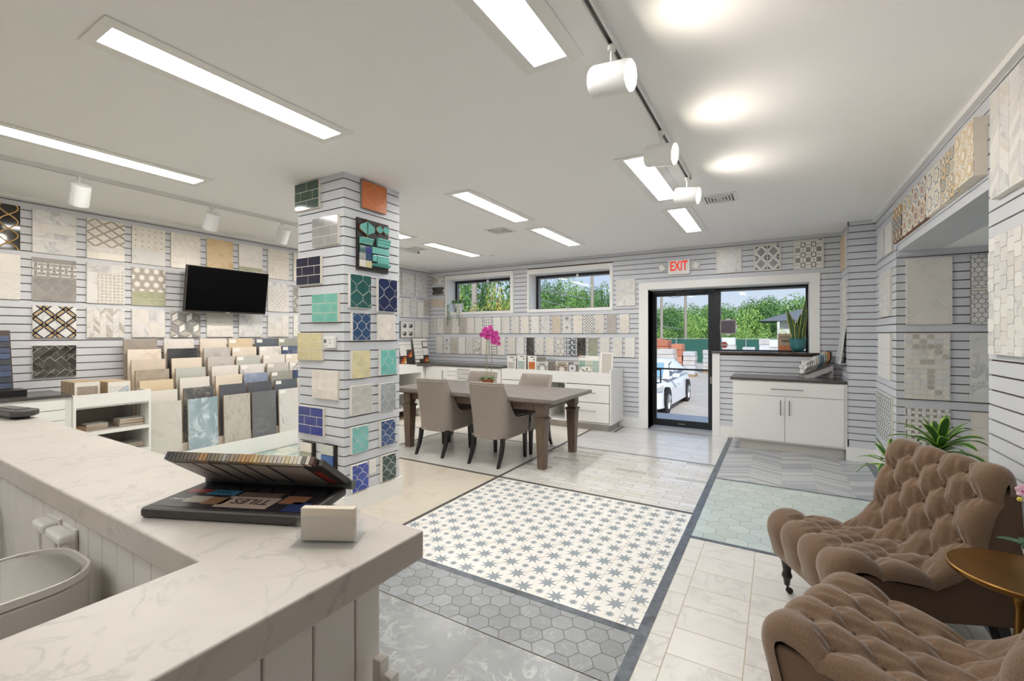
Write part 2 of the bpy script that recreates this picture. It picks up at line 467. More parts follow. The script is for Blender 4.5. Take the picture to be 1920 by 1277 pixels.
# ================================================================ the room
H = 2.70; PITCH = 0.0755; G0 = 2.651; GROOVE = 0.009
def slats(parent, fr, u0, u1, z0, z1, holes=(), depth=0.012):
    """slat boards with recessed grooves between them, each a piece of the wall; holes: (u0, u1, z0, z1)"""
    zs = [z1] + [G0 - PITCH * k for k in range(60) if z0 + 0.01 < G0 - PITCH * k < z1 - 0.01] + [z0]
    o, U, N = [Vector(x) for x in FRAMES[fr]]; cache = {}
    for a, b in zip(zs[:-1], zs[1:]):
        top = a - (GROOVE / 2 if a != z1 else 0); bot = b + (GROOVE / 2 if b != z0 else 0); mid = (a + b) / 2
        segs = [(u0, u1)]
        for hu0, hu1, hz0, hz1 in holes:
            if hz0 < mid < hz1:
                n = []
                for s, e in segs:
                    if hu1 <= s or hu0 >= e: n.append((s, e)); continue
                    if hu0 - s > 0.01: n.append((s, hu0))
                    if e - hu1 > 0.01: n.append((hu1, e))
                segs = n
        for s, e in segs:
            key = (round(s, 4), round(e, 4), round(top - bot, 5))
            if key not in cache: cache[key] = MB().box(0, 0, 0, e - s, top - bot, depth).mesh('slat', slat_m)
            q = link('slat', cache[key], parent); q.matrix_world = frame_matrix(fr, s, bot)
def wall_boxes(name, fr, u0, u1, z0, z1, thick, mat, openings=()):
    """wall body behind the slats, with real openings"""
    us = sorted({u0, u1, *[v for o in openings for v in o[:2]]}); zs = sorted({z0, z1, *[v for o in openings for v in o[2:]]})
    mb = MB(); mt = frame_matrix(fr, 0, 0)
    for a, b in zip(us[:-1], us[1:]):
        for c, d in zip(zs[:-1], zs[1:]):
            m, n = (a + b) / 2, (c + d) / 2
            if any(o[0] < m < o[1] and o[2] < n < o[3] for o in openings): continue
            mb.box(a, c, -thick, b, d, 0, 0, mt)
    return struct(mb.build(name, mat))
WIN1 = (-5.543, -4.106, 1.855, 2.49); WIN2 = (-3.722, -2.275, 1.858, 2.475)
DOOR = (-1.681, -0.74, -0.02, 2.103); PANE = (-0.74, 0.364, 1.165, 2.103)
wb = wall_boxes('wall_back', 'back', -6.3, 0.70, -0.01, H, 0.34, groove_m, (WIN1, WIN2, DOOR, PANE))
TRIM1 = (-5.585, -4.045, 1.81, 2.567); TRIM2 = (-3.764, -2.227, 1.813, 2.556)
slats(wb, 'back', -6.0, 0.70, 0.152, H, (TRIM1, TRIM2, (-1.817, -0.69, 0, 2.21), (-0.70, 0.468, 1.163, 2.21)))
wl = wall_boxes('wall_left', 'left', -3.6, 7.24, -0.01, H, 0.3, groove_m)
slats(wl, 'left', 0.6, 6.888, 0.152, H)
bx('panel', -6.0, -3.6, 0.0, -5.985, 0.6, H, slat_m, wl)
# right side: step in the back wall, far stretch, beam over the niche, near stretch, niche
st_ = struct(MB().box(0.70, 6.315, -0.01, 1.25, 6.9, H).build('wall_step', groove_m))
slats(st_, 'step', -6.888, -6.303, 0.152, H)
FRAMES['stepface'] = ((0, 6.315, 0), (1, 0, 0), (0, -1, 0))
slats(st_, 'stepface', 0.688, 0.938, 0.152, H)
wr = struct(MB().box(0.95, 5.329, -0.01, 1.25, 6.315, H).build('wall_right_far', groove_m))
slats(wr, 'right', -6.303, -5.329, 0.152, H)
hd = struct(MB().box(0.95, 3.235, 2.18, 1.25, 5.329, H).build('wall_right_beam', slat_m))
slats(hd, 'right', -5.329, -3.235, 2.235, H)
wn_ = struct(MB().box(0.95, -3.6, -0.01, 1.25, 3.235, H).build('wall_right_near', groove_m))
slats(wn_, 'right', -3.235, -0.4, 0.152, H)
nb = struct(MB().box(0.95, 5.33, -0.01, 2.3, 5.6, 2.4).build('wall_niche', groove_m))
slats(nb, 'niche', 0.938, 2.2, 0.152, 2.14)
struct(MB().box(2.2, 3.0, -0.01, 2.4, 5.33, 2.4).build('wall_niche_side', slat_m))
struct(MB().box(1.25, 3.0, -0.01, 2.2, 3.235, 2.4).build('wall_niche_near', slat_m))
struct(MB().box(1.25, 3.235, 2.18, 2.2, 5.33, 2.4).build('ceiling_niche', ceil_m))
bx('trim_board', 0.95, 5.30, 2.14, 2.2, 5.328, 2.18, slat_m, nb)
struct(MB().box(-6.3, -3.8, -0.01, 2.4, -3.6, H).build('wall_front', slat_m))
struct(MB().box(-6.4, -3.9, H, 2.5, 7.24, H + 0.2).build('ceiling', ceil_m))
# trims
def trim(n, *b, parent=None):
    o = bx(n, *b, trim_m); return struct(o)
trim('trim_1', -5.988, -3.5, 2.665, -5.955, 6.888, H); trim('trim_2', 0.905, -3.5, 2.665, 0.938, 3.235, H); trim('trim_3', 0.905, 3.236, 2.665, 0.938, 6.30, H)
trim('baseboard_sill', -0.69, 6.876, 0, 0.60, 6.899, 0.152); trim('baseboard_back', -2.4, 6.875, 0, -1.817, 6.899, 0.152); trim('baseboard_step', 0.672, 6.29, 0, 0.925, 6.314, 0.152)
trim('baseboard_right_far', 0.925, 5.305, 0, 0.949, 6.29, 0.152); trim('baseboard_niche', 0.951, 5.305, 0, 2.2, 5.328, 0.152)
trim('baseboard_right_near', 0.925, -3.5, 0, 0.949, 3.235, 0.152); trim('baseboard_left', -5.999, -3.5, 0, -5.975, 0.95, 0.152)
def casing(name, outer, inner, y0=6.872, y1=6.899):
    mb = MB(); a, b, c, d = outer; p, q, r, s = inner
    mb.box(a, y0, c, p, y1, d); mb.box(q, y0, c, b, y1, d); mb.box(p, y0, s, q, y1, d); mb.box(p, y0, c, q, y1, r)
    return struct(mb.build(name, trim_m))
casing('trim_4', TRIM1, WIN1); casing('trim_5', TRIM2, WIN2)
mb = MB(); mb.box(-1.817, 6.872, 0, -1.681, 6.899, 2.21); mb.box(0.364, 6.872, 1.19, 0.468, 6.899, 2.21); mb.box(-1.681, 6.872, 2.103, 0.364, 6.899, 2.21)
mb.box(-0.78, 6.872, 0, -0.69, 6.899, 1.163)
struct(mb.build('trim_6', trim_m))
bx('reveal', -0.79, 6.90, 0.0, -0.742, 7.17, 1.165, trim_m, wb)
for p, (a, b, c, d) in enumerate((WIN1, WIN2)):      # painted reveals of the deep window openings
    mb = MB(); mb.box(a, 6.90, c, a + 0.006, 7.15, d); mb.box(b - 0.006, 6.90, c, b, 7.15, d); mb.box(a, 6.90, d - 0.006, b, 7.15, d); mb.box(a, 6.90, c, b, 7.15, c + 0.006)
    struct(mb.build('trim_%d' % (7 + p), trim_m))
mb = MB(); mb.box(-1.687, 6.9, 0, -1.681, 7.17, 2.103); mb.box(0.358, 6.9, 1.165, 0.364, 7.17, 2.103); mb.box(-1.681, 6.9, 2.098, 0.364, 7.17, 2.103)
struct(mb.build('trim_9', trim_m))
# windows
gasket_m = M('grey gasket', '8d9298', 0.4)
def window(name, a, b, c, d, y, fr=0.045):
    sw = 0.03 if fr > 0.04 else 0.008
    mb = MB(); mb.box(a, y, c, a + fr, y + 0.06, d); mb.box(b - fr, y, c, b, y + 0.06, d); mb.box(a + fr, y, d - fr, b - fr, y + 0.06, d); mb.box(a + fr, y, c, b - fr, y + 0.06, c + fr * 0.6)
    w = struct(mb.build(name, frame_m))
    mb = MB(); mb.box(a + fr, y + 0.01, c + 0.026, a + fr + sw, y + 0.05, d - fr); mb.box(a + fr, y + 0.012, d - fr - 0.02, b - fr, y + 0.05, d - fr)
    mb.build('sash', gasket_m, w)
    MB().box(a + fr, y + 0.03, c + 0.02, b - fr, y + 0.036, d - fr).build('pane', glass_m, w)
    return w
for nm, wv in (('window_1', WIN1), ('window_2', WIN2)):
    w = window(nm, *wv, 7.13)
    m_ = (wv[0] + wv[1]) / 2 + 0.08
    MB().box(m_ - 0.018, 7.10, wv[3] - 0.075, m_ + 0.018, 7.13, wv[3] - 0.02).build('latch', white_m, w)
w3 = window('window_3', -0.745, 0.36, 1.19, 2.10, 7.17, 0.03)
# dark stone sill under the picture window
soap_m = marble('dark soapstone', '45413f', '8b8683', 6, 0.5, 0.22, tone=0.0, stretch=(0.5, 2, 2), thin=0.03)
sill = struct(MB().box(-0.80, 6.855, 1.163, 0.40, 7.17, 1.19).build('window_sill', soap_m)); bev(sill, 0.004)
# door
dr = MB(); a, b, c, d, y = -1.74, -0.752, 0.012, 2.10, 7.18
dr.box(a - 0.03, y - 0.03, 0.0, a + 0.02, y + 0.06, 2.115); dr.box(b - 0.03, y - 0.03, 0.0, b + 0.035, y + 0.06, 2.115); dr.box(a, y - 0.03, 2.08, b, y + 0.06, 2.115)
door = struct(dr.build('door_1', frame_m))
lf = MB(); lf.box(a + 0.025, y, c, a + 0.115, y + 0.045, 2.075); lf.box(b - 0.125, y, c, b - 0.035, y + 0.045, 2.075); lf.box(a + 0.115, y, 2.015, b - 0.125, y + 0.045, 2.075); lf.box(a + 0.115, y, c, b - 0.125, y + 0.045, 0.115)
lf.build('door_leaf', frame_m, door)
MB().box(a + 0.115, y + 0.02, 0.11, b - 0.125, y + 0.028, 2.02).build('pane', glass_m, door)
MB().box(a + 0.115, y - 0.03, 0.885, b - 0.125, y - 0.005, 0.91).build('push_bar', frame_m, door)
MB().tube([(a + 0.12, y, 0.88), (a + 0.19, y - 0.045, 0.88), (a + 0.19, y - 0.045, 0.68), (a + 0.12, y, 0.67)], 0.011).build('door_handle', black_m, door, True)
mb = MB(); mb.box(b - 0.10, y - 0.025, 0.70, b - 0.035, y, 0.80); mb.cyl((b - 0.07, y - 0.05, 0.775), (b - 0.07, y - 0.02, 0.775), 0.018)
tag(mb.build('lock_box', pull_m, door, True))
mb = MB(); mb.box(a + 0.48, y - 0.055, 2.055, a + 0.82, y - 0.005, 2.10); mb.tube([(a + 0.55, y - 0.05, 2.06), (a + 0.44, y - 0.12, 2.035), (a + 0.62, y - 0.10, 2.03)], 0.011)
mb.build('door_closer', M('closer grey', '4a4c50', 0.4, 0.3), door, True)
mb = MB(); mb.cyl((a + 0.045, y - 0.02, 0.15), (a + 0.045, y - 0.02, 0.24), 0.014); mb.build('hinge', black_m, door, True)
MB().box(a + 0.44, y - 0.004, 0.055, a + 0.54, y, 0.068).build('maker_plate', pull_m, door)
MB().cyl((a + 0.065, y - 0.006, 0.80), (a + 0.065, y + 0.0, 0.80), 0.017).build('keyhole', pull_m, door, True)

# ---------------------------------------------------------------- floor: fields of different tile between dark strips
fl = struct(MB().box(-6.4, -3.9, -0.16, 2.5, 7.23, -0.012).build('floor', tan_m))
strip_m = wood('dark wood strip', '3d4249', '687079', 0.35, (3, 3, 3), 5.0)
stripd_m = M('dark strip tile', '4d4946', 0.35, var=0.12, nscale=6)
def bed(x0, y0, x1, y1, mat): bx('grout_bed', x0, y0, -0.011, x1, y1, -0.0006, mat, fl)
def field(x0, y0, x1, y1, pieces, grout, joint=0.004, skip=0.0006):
    bed(x0, y0, x1, y1, grout); w, h = x1 - x0, y1 - y0; cache = {}
    for pc in pieces(w, h):
        q = clip(pc[0], 0.0, 0.0, w, h)
        if not q or area(q) < skip: continue
        q = shrink(q, joint); cx, cy = q[0]
        key = (tuple((round(p[0] - cx, 4), round(p[1] - cy, 4)) for p in q), pc[1].name)
        if key not in cache: cache[key] = MB().prism(key[0], -0.008, 0.0, bottom=False).mesh('tile', pc[1])
        link('tile', cache[key], fl, (x0 + cx, y0 + cy, random.uniform(-0.0001, 0.0002)))
def strip(x0, y0, x1, y1, mat): bx('strip', x0, y0, -0.011, x1, y1, 0.0005, mat, fl)
strip(-0.578, -1.0, -0.523, 6.87, strip_m)
strip(-2.42, 0.6, -2.385, 6.85, stripd_m)
strip(-4.2, 3.775, -2.42, 3.812, stripd_m); strip(-2.385, 3.775, -0.578, 3.812, stripd_m)
strip(-2.385, 2.122, -0.578, 2.165, strip_m)
strip(-2.385, 5.30, -0.578, 5.33, strip_m)
strip(-0.523, 4.842, 0.95, 4.875, strip_m); strip(-0.523, 3.335, 2.2, 3.375, strip_m)
strip(-4.22, 0.6, -4.19, 6.3, stripd_m); strip(-5.38, 5.16, -4.22, 5.19, stripd_m); strip(-4.19, 5.165, -2.42, 5.195, stripd_m)
strip(-5.38, 2.0, -5.36, 3.8, stripd_m); strip(-5.36, 3.775, -4.22, 3.812, stripd_m)
strip(-2.06, 6.40, -2.03, 6.87, stripd_m); strip(-1.75, 6.83, -0.79, 6.86, stripd_m); strip(-0.46, 6.30, -0.42, 6.345, strip_m)
strip(0.84, 4.875, 0.92, 6.29, strip_m); strip(0.865, 0.4, 0.915, 3.335, strip_m)
# star print tiles
starw_m = M('star tile white', 'eeebe5', 0.28, var=0.03, nscale=12)
def star_mesh():
    mb = MB(); mb.box(0.0015, 0.0015, -0.008, 0.1985, 0.1985, 0, 0)
    for i in range(2):
        for j in range(2):
            cx, cy = 0.05 + 0.1 * i, 0.05 + 0.1 * j
            ro, ri = (0.060, 0.025) if (i + j) % 2 == 0 else (0.029, 0.014)
            mb.add([(cx + (ro if k % 2 == 0 else ri) * math.cos(k * PI / 8), cy + (ro if k % 2 == 0 else ri) * math.sin(k * PI / 8), 0.0005) for k in range(16)] + [(cx, cy, 0.0005)], [(k, (k + 1) % 16, 16) for k in range(16)], 1)
    return mb
bed(-2.385, 2.165, -0.578, 3.775, M('sand grout', 'c3b6a2', 0.85))
sm = star_mesh(); full = sm.mesh('tile', [starw_m, bluegrey_m])
for i in range(10):
    for j in range(9):
        x = -0.683 + 0.1 - 0.1 - 0.2 * i + 0.0; y = 2.165 + 0.2 * j; 
        xr = x if i else x
        x0 = x; x1 = x + 0.2; y1 = y + 0.2
        if x1 < -2.384 or y > 3.774: continue
        lo, hi, yh = max(x0, -2.385) - x0, min(x1, -0.578) - x0, min(y1, 3.775) - y
        if hi - lo > 0.199 and yh > 0.199: link('tile', full, fl, (x0, y, random.uniform(-0.0001, 0.0002))); continue
        mb = MB()
        for f, mi in zip(sm.f, sm.m):
            z = max(sm.v[q][2] for q in f)
            if len({round(sm.v[q][2], 5) for q in f}) > 1 or z < -0.004: continue
            p = clip([sm.v[q][:2] for q in f], lo, 0, hi, yh)
            if p: mb.add([(a, b, z) for a, b in p], [tuple(range(len(p)))], mi)
        if mb.f: mb.build('tile', [starw_m, bluegrey_m], fl, loc=(x0, y, 0))
hexg_m = marble('grey hexagon tile', '94979a', 'b9bec1', 8, 0.6, 0.35, tone=0.22, thin=0.03)
slabg_m = marble('grey conglomerate slab', '919395', 'c3c4c2', 9, 0.6, 0.25, tone=0.04, thin=0.06)
field(-2.385, 1.770, -0.578, 2.122, lambda w, h: p_hex(w, h, hexg_m, 0.06, False, 0.052, 0.032), M('hex grout', '6b6154', 0.9))
field(-2.385, -0.4, -0.578, 1.766, lambda w, h: p_brick(w, h, slabg_m, 1.2, 0.6, 0.5), tan_m, 0.002)
marbt_m = marble('honed marble tile', 'e0ddd7', 'b0aea9', 4, 0.35, 0.3, tone=0.06)
field(-0.523, 0.4, 0.95, 3.335, lambda w, h: [(R(0.095 - 0.305 + i * 0.305, (0.0 if i % 2 else 0.103) + j * 0.205 - 0.172, 0.095 + i * 0.305, (0.0 if i % 2 else 0.103) + j * 0.205 + 0.033), marbt_m) for i in range(6) for j in range(16)], tan_m)
hexs_m = M('pale green hexagon tile', 'c0cbc7', 0.22, var=0.04, tone=0.10)
field(-0.523, 3.375, 2.2, 4.842, lambda w, h: p_hex(w, h, hexs_m, 0.081, True, 0.002, 0.038), M('hex light grout', '8d8a82', 0.9))
chev_m = [marble('chevron tile %d' % i, a, b, 6, 0.4, 0.28, tone=0.06, stretch=(1, 6, 1)) for i, (a, b) in enumerate((('b9bbbe', 'a4a7ac'), ('a7abb1', '92969d'), ('c7c7c7', 'b2b2b2'), ('9a9da3', '84888f')))]
field(-0.523, 4.875, 0.93, 6.88, lambda w, h: p_chevron(w, h, chev_m, 0.28, 0.052, 0.15), M('chevron grout', 'b3b3b1', 0.8), 0.003)
subw_m = [marble('subway marble', 'e2e0dd', 'bcbab6', 5, 0.4, 0.2, tone=0.06), marble('subway marble warm', 'dad6cf', 'b5b0a7', 5, 0.4, 0.2, tone=0.06)]
subs_m = subw_m * 9 + [marble('subway marble dark', 'c3beb4', 'a09a90', 5, 0.4, 0.25)]
field(-2.385, 3.812, -0.578, 5.30, lambda w, h: p_brick(w, h, subs_m, 0.305, 0.0762), M('subway grout', '6f6b64', 0.9), 0.004)
plank_m = marble('large marble tile', 'dcdbda', 'b4b3b2', 3, 0.5, 0.14, tone=0.06, stretch=(0.6, 3, 1))
field(-2.385, 5.33, -0.578, 7.2, lambda w, h: p_brick(w, h - 0.05, plank_m, 0.61, 0.295), M('plank grout', '8b8884', 0.9), 0.004)
beige_m = marble('polished beige tile', 'd9d0c1', 'c5b9a6', 3, 0.4, 0.12, tone=0.03)
field(-4.19, 0.6, -2.42, 3.775, lambda w, h: p_brick(w, h, beige_m, 0.6, 0.6, 0), M('beige grout', 'c2b7a5', 0.8), 0.002)
under_m = marble('honed grey white marble', 'd3d0cb', 'b2aea8', 4, 0.5, 0.28, tone=0.04)
field(-4.19, 3.812, -2.42, 5.165, lambda w, h: p_brick(w, h, under_m, 0.6, 0.45, 0.5), M('pale grout', 'c4c0b8', 0.8), 0.002)
field(-4.19, 5.195, -2.42, 6.88, lambda w, h: p_brick(w, h, cream_m, 0.6, 0.6, 0), grout_m, 0.002)
field(-5.36, 3.812, -4.22, 5.16, lambda w, h: p_brick(w, h, marbt_m, 0.45, 0.45, 0), grout_m, 0.002)
field(-5.38, 5.19, -4.22, 6.88, lambda w, h: p_brick(w, h, cream_m, 0.45, 0.45, 0), grout_m, 0.002)
gm = [M('glass green tile %d' % i, c, 0.15, var=0.05, coat=0.3) for i, c in enumerate(('9db0a6', 'b3bfb4', 'c6cbb9', '8ba69c', 'a9bcb6', 'bcc3b4'))]
def green_field(w, h):
    out = []; sx, sy = 0.115, 0.15
    for j in range(int(h / sy) + 2):
        for i in range(int(w / sx) + 2):
            x = i * sx; y = j * sy + (sy / 2 if i % 2 else 0) - sy; out.append((R(x, y, x + sx, y + sy), random.choice(gm)))
    for j in range(int(h / 0.225) + 1):
        for i in range(int(w / 0.23) + 1):
            x, y = 0.115 + i * 0.23 + (0.115 if j % 2 else 0), 0.1 + j * 0.225
            out.append(([(x - 0.03, y), (x, y - 0.028), (x + 0.03, y), (x, y + 0.028)], white_m, 1))
    return out
bed(-5.36, 0.6, -4.22, 3.775, M('green grout', 'c9cfc6', 0.8))
for pc in green_field(1.14, 3.175):
    q = clip(pc[0], 0, 0, 1.14, 3.175)
    if not q or area(q) < 3e-4: continue
    up = 0.0016 if len(pc) > 2 else 0.0
    t = MB().prism(shrink(q, 0.004), -0.008, up, bottom=False)
    if up:
        cx = sum(p[0] for p in q) / len(q); cy = sum(p[1] for p in q) / len(q)
        t.prism([(cx - 0.013, cy), (cx, cy - 0.012), (cx + 0.013, cy), (cx, cy + 0.012)], 0.001, 0.0026, 1, bottom=False)
    t.build('tile', [pc[1], steel_m], fl, loc=(-5.36, 0.6, 0))

# ---------------------------------------------------------------- ceiling lights, tracks, vents
def panel_light(x, y, label, fw=0.30, fl_=1.22, lw=0.165, ll=1.13):
    o = thing('ceiling_light', label, 'ceiling light', (x, y, H), group='recessed light panels')
    mb = MB(); a, b, c, d = fw / 2, fl_ / 2, lw / 2, ll / 2; z = -0.008
    mb.box(-a, -b, z, -c, b, -0.0005); mb.box(c, -b, z, a, b, -0.0005); mb.box(-c, -b, z, c, -d, -0.0005); mb.box(-c, d, z, c, b, -0.0005)
    bev(mb.build('frame', trim_m, o), 0.002)
    MB().box(-c, -d, -0.005, c, d, -0.001).build('lens', lens_m, o)
for x, y, lb in ((-2.455, 1.32, 'long recessed light panel over the marble counter, upper left'), (-4.15, 1.32, 'recessed light panel nearest the sample wall, left edge'), (-0.91, 1.32, 'recessed light panel cut by the top edge beside the track'),
                 (-2.46, 3.80, 'recessed light panel right of the tiled column, above the near table end'), (-0.88, 3.80, 'recessed light panel behind the second track spot'), (-4.2, 3.80, 'recessed light panel mostly hidden behind the tiled column'),
                 (-2.48, 5.36, 'recessed light panel above the far table end, near the square vent'), (-0.88, 5.33, 'recessed light panel nearest the glass door'), (-4.2, 5.37, 'recessed light panel in the far left corner'),
                 (-2.455, -1.1, 'recessed light panel behind the viewer, middle row'), (-0.91, -1.1, 'recessed light panel behind the viewer, right row'), (-4.15, -1.1, 'recessed light panel behind the viewer, left row')):
    panel_light(x, y, lb)
def track(name, x, y0, y1, label):
    o = thing(name, label, 'track', (x, (y0 + y1) / 2, H)); l = (y1 - y0) / 2
    mb = MB(); mb.box(-0.018, -l, -0.03, -0.010, l, -0.0005); mb.box(0.010, -l, -0.03, 0.018, l, -0.0005); mb.box(-0.018, -l, -0.03, 0.018, -l + 0.02, -0.0005); mb.box(-0.018, l - 0.03, -0.03, 0.018, l, -0.0005)
    mb.build('rail', lampw_m, o); MB().box(-0.010, -l, -0.016, 0.010, l, -0.001).build('channel', track_m, o)
track('light_track', -0.615, -1.0, 3.84, 'white ceiling track carrying the three lit spots on the right')
track('light_track', -4.75, -0.5, 5.2, 'white ceiling track carrying the spots turned to the sample wall')
def spot(x, y, axis, label, group, on=True, z=2.515, power=SPOT, r=0.066, L=0.175):
    o = thing('track_spot', label, 'spotlight', (x, y, H), group=group)
    ax = Vector(axis).normalized(); c = Vector((0, 0, z - H)); a, b = c - ax * L / 2, c + ax * L / 2
    m = MB(); m.cyl((0, 0, -0.03), (0, 0, -0.055), 0.017); m.tube([(0, 0, -0.05), (0, 0, -0.10), tuple(c - ax * 0.0 + Vector((0, 0, r * 0.6)))], 0.0075)
    m.build('stem', lampw_m, o, True)
    m = MB(); u = ax.orthogonal().normalized(); w = ax.cross(u); rings = []
    for s, rr in ((0, 0.0), (0, r * 0.93), (0.06, r), (1.0, r), (1.0, r * 0.93), (0.94, r * 0.91)):
        rings.append([tuple(a + ax * (L * s) + (u * math.cos(2 * PI * k / 28) + w * math.sin(2 * PI * k / 28)) * rr) for k in range(28)])
    m.grid(rings, 0, True); m.build('housing', lampw_m, o, True)
    m = MB(); m.cyl(tuple(b - ax * 0.012), tuple(b - ax * 0.008), r * 0.90, n=28); m.build('lens', lamp_m if on else lampw_m, o)
    ld = bpy.data.lights.new('spot', 'SPOT'); ld.energy = power; ld.spot_size = math.radians(150); ld.spot_blend = 1.0; ld.color = (1.0, 0.89, 0.79); ld.shadow_soft_size = 0.05
    q = link('lamp', ld, o); q.location = b + ax * 0.012; q.rotation_euler = ax.to_track_quat('-Z', 'Y').to_euler()
for y, n in ((1.885, 'nearest lit track spot, large white can aimed right'), (2.835, 'middle lit track spot on the right hand track'), (3.775, 'farthest lit track spot, at the end of the right track')):
    spot(-0.615, y, (1, -0.12, -0.16), n, 'spots on the right track', z=2.525)
for y, n in ((1.31, 'white track spot over the marble lattice boards, left'), (2.27, 'white track spot above the left edge of the television'), (3.0, 'white track spot just left of the tiled column'), (4.66, 'white track spot half hidden behind the column, by the far corner')):
    spot(-4.75, y, (-0.52, 0.05, -0.85), n, 'spots on the left track', z=2.53, power=26.0, r=0.064, L=0.165)
def vent(x, y, label, sx, sy, n):
    o = thing('ceiling_vent', label, 'vent', (x, y, H))
    mb = MB(); f = 0.03
    mb.box(-sx, -sy, -0.008, sx, -sy + f, -0.0005); mb.box(-sx, sy - f, -0.008, sx, sy, -0.0005); mb.box(-sx, -sy + f, -0.008, -sx + f, sy - f, -0.0005); mb.box(sx - f, -sy + f, -0.008, sx, sy - f, -0.0005)
    mb.build('frame', trim_m, o); MB().box(-sx + f, -sy + f, -0.003, sx - f, sy - f, -0.001).build('duct', M('duct grey', '6f7174', 0.7), o)
    for k in range(n):
        t = (k + 0.8) / (n + 0.6); a, b = (sx - f) * t, (sy - f) * t; m = MB()
        for s in (-1, 1):
            m.box(-a, s * b - 0.006, -0.012, a, s * b + 0.006, -0.002); m.box(s * a - 0.006, -b, -0.012, s * a + 0.006, b, -0.002)
        m.build('louvre', trim_m, o)
vent(-0.465, 4.60, 'rectangular white ceiling vent by the end of the light track', 0.15, 0.15, 4)
vent(-2.92, 4.65, 'square white ceiling vent between the two middle light panels', 0.15, 0.15, 3)
vent(-4.62, 5.0, 'white ceiling vent just right of the column top', 0.14, 0.14, 3)
o = tag(MB().lathe([(0.0, -0.018), (0.03, -0.018), (0.045, -0.006), (0.045, -0.001)], 18).build('smoke_detector', trim_m, loc=(-3.95, 6.05, H), smooth=True), 'small round white detector on the ceiling near the far corner', 'detector')

# ================================================================ tiled column
colm = struct(MB().box(-3.49, 2.362, -0.01, -2.932, 2.935, H).build('wall_column', groove_m))
FRAMES['colfront'] = ((0, 2.362, 0), (1, 0, 0), (0, -1, 0)); FRAMES['colright'] = ((-2.932, 0, 0), (0, 1, 0), (1, 0, 0))
FRAMES['colleft'] = ((-3.49, 0, 0), (0, -1, 0), (-1, 0, 0)); FRAMES['colback'] = ((0, 2.935, 0), (-1, 0, 0), (0, 1, 0))
slats(colm, 'colfront', -3.502, -2.92, 0.15, H); slats(colm, 'colright', 2.362, 2.947, 0.15, H)
slats(colm, 'colleft', -2.947, -2.362, 0.15, H); slats(colm, 'colback', 2.932, 3.502, 0.15, H)
mb = MB(); mb.box(-3.525, 2.33, 0, -2.9, 2.349, 0.15); mb.box(-2.919, 2.349, 0, -2.9, 2.967, 0.15); mb.box(-3.525, 2.349, 0, -3.503, 2.967, 0.15); mb.box(-3.503, 2.948, 0, -2.919, 2.967, 0.15)
struct(mb.build('baseboard_column', trim_m))
def glaze(name, c, rough=0.12, tone=0.12, var=0.10, ns=9): return M(name, c, rough, var=var, nscale=ns, tone=tone, coat=0.5)
gl = {k: glaze('glaze ' + k, c) for k, c in dict(forest='1f4a3a', silver='a9a9a7', indigo='26263f', aqua='7cc5b4', butter='ddd2a4', ivory='ece4dc', cobalt='22318c', teal='235b58', navy='1f2d55', ocean='234a74', sky='6fbcb4',
      fog='c5c4bd', pewter='9ea3a8', lagoon='79bdb8', denim='33507f', royal='24409f', pine='2f4a47', bone='ece5dc', mossg='a9ac98', ice='a9c6c8', lime='8fb35c', mist='cbd0c9', blue='3f63a4', leaf='6fb463', flame='cf5a26').items()}
terra_m = M('terracotta edge', 'b0623c', 0.8)
cback_m = M('cream backing', 'e7dfd3', 0.7)
def sub3(m): return lambda w, h: p_brick(w, h, m, w / 2.0, h / 3.0, 0.5)
G = 'column sample boards'
for u0, u1, z0, z1, m, lb in ((-3.515, -3.20, 2.458, 2.686, 'forest', 'dark green glazed brick tile board, top left of the column'), (-3.283, -2.967, 2.140, 2.370, 'silver', 'silver grey glazed brick tile board on the column front'),
                              (-3.493, -3.179, 1.836, 2.062, 'indigo', 'dark indigo glazed brick tile board on the column front'), (-3.287, -2.967, 1.522, 1.751, 'aqua', 'aqua glazed brick tile board on the column front'),
                              (-3.477, -3.163, 1.212, 1.437, 'butter', 'butter yellow brick tile board beside the thermostat'), (-3.287, -2.972, 0.905, 1.132, 'ivory', 'ivory brick tile board on the column front'),
                              (-3.464, -3.147, 0.600, 0.826, 'cobalt', 'cobalt blue brick tile board low on the column front')):
    board('colfront', u0, u1, z0, z1, lb, sub3(gl[m]), 0.0055, 0.0012, cback_m, 0.022, 0.012, group=G)
for u0, u1, z0, z1, ms, lb in ((-3.417, -3.262, 0.205, 0.532, ('bone', 'mossg', 'ice', 'lime'), 'black strip of four pale to green tiles, left foot of the column'), (-3.143, -2.995, 0.215, 0.545, ('mist', 'blue', 'leaf', 'flame'), 'black strip of four tiles with orange at the bottom of the column')):
    o = thing('colour_strip', lb, 'sample board', group='colour strips on the column'); o.matrix_world = frame_matrix('colfront', u0, z0, 0.012)
    w, h = u1 - u0, z1 - z0; MB().box(0, 0, 0.0005, w, h, 0.028).build('backing', blackboard_m, o)
    for k, m in enumerate(ms): bev(MB().box(-0.004, h - (k + 1) * h / 4 + 0.003, 0.028, w - 0.012, h - k * h / 4 - 0.001, 0.040).build('tile', gl[m], o), 0.002)
o = thing('thermostat', 'white thermostat on the column beside the yellow tile board', 'thermostat'); o.matrix_world = frame_matrix('colfront', -3.135, 1.313, 0.012)
bev(MB().box(0, 0, 0, 0.135, 0.094, 0.03).build('housing', white_m, o), 0.008, 3)
MB().box(0.012, 0.042, 0.03, 0.042, 0.072, 0.0315).build('display', M('lcd', '6f756e', 0.3), o)
for x, y in ((0.085, 0.068), (0.085, 0.042), (0.02, 0.02), (0.045, 0.02)): MB().box(x - 0.007, y - 0.005, 0.03, x + 0.007, y + 0.005, 0.033).build('button', M('grey button', 'b5b3b0', 0.5), o)
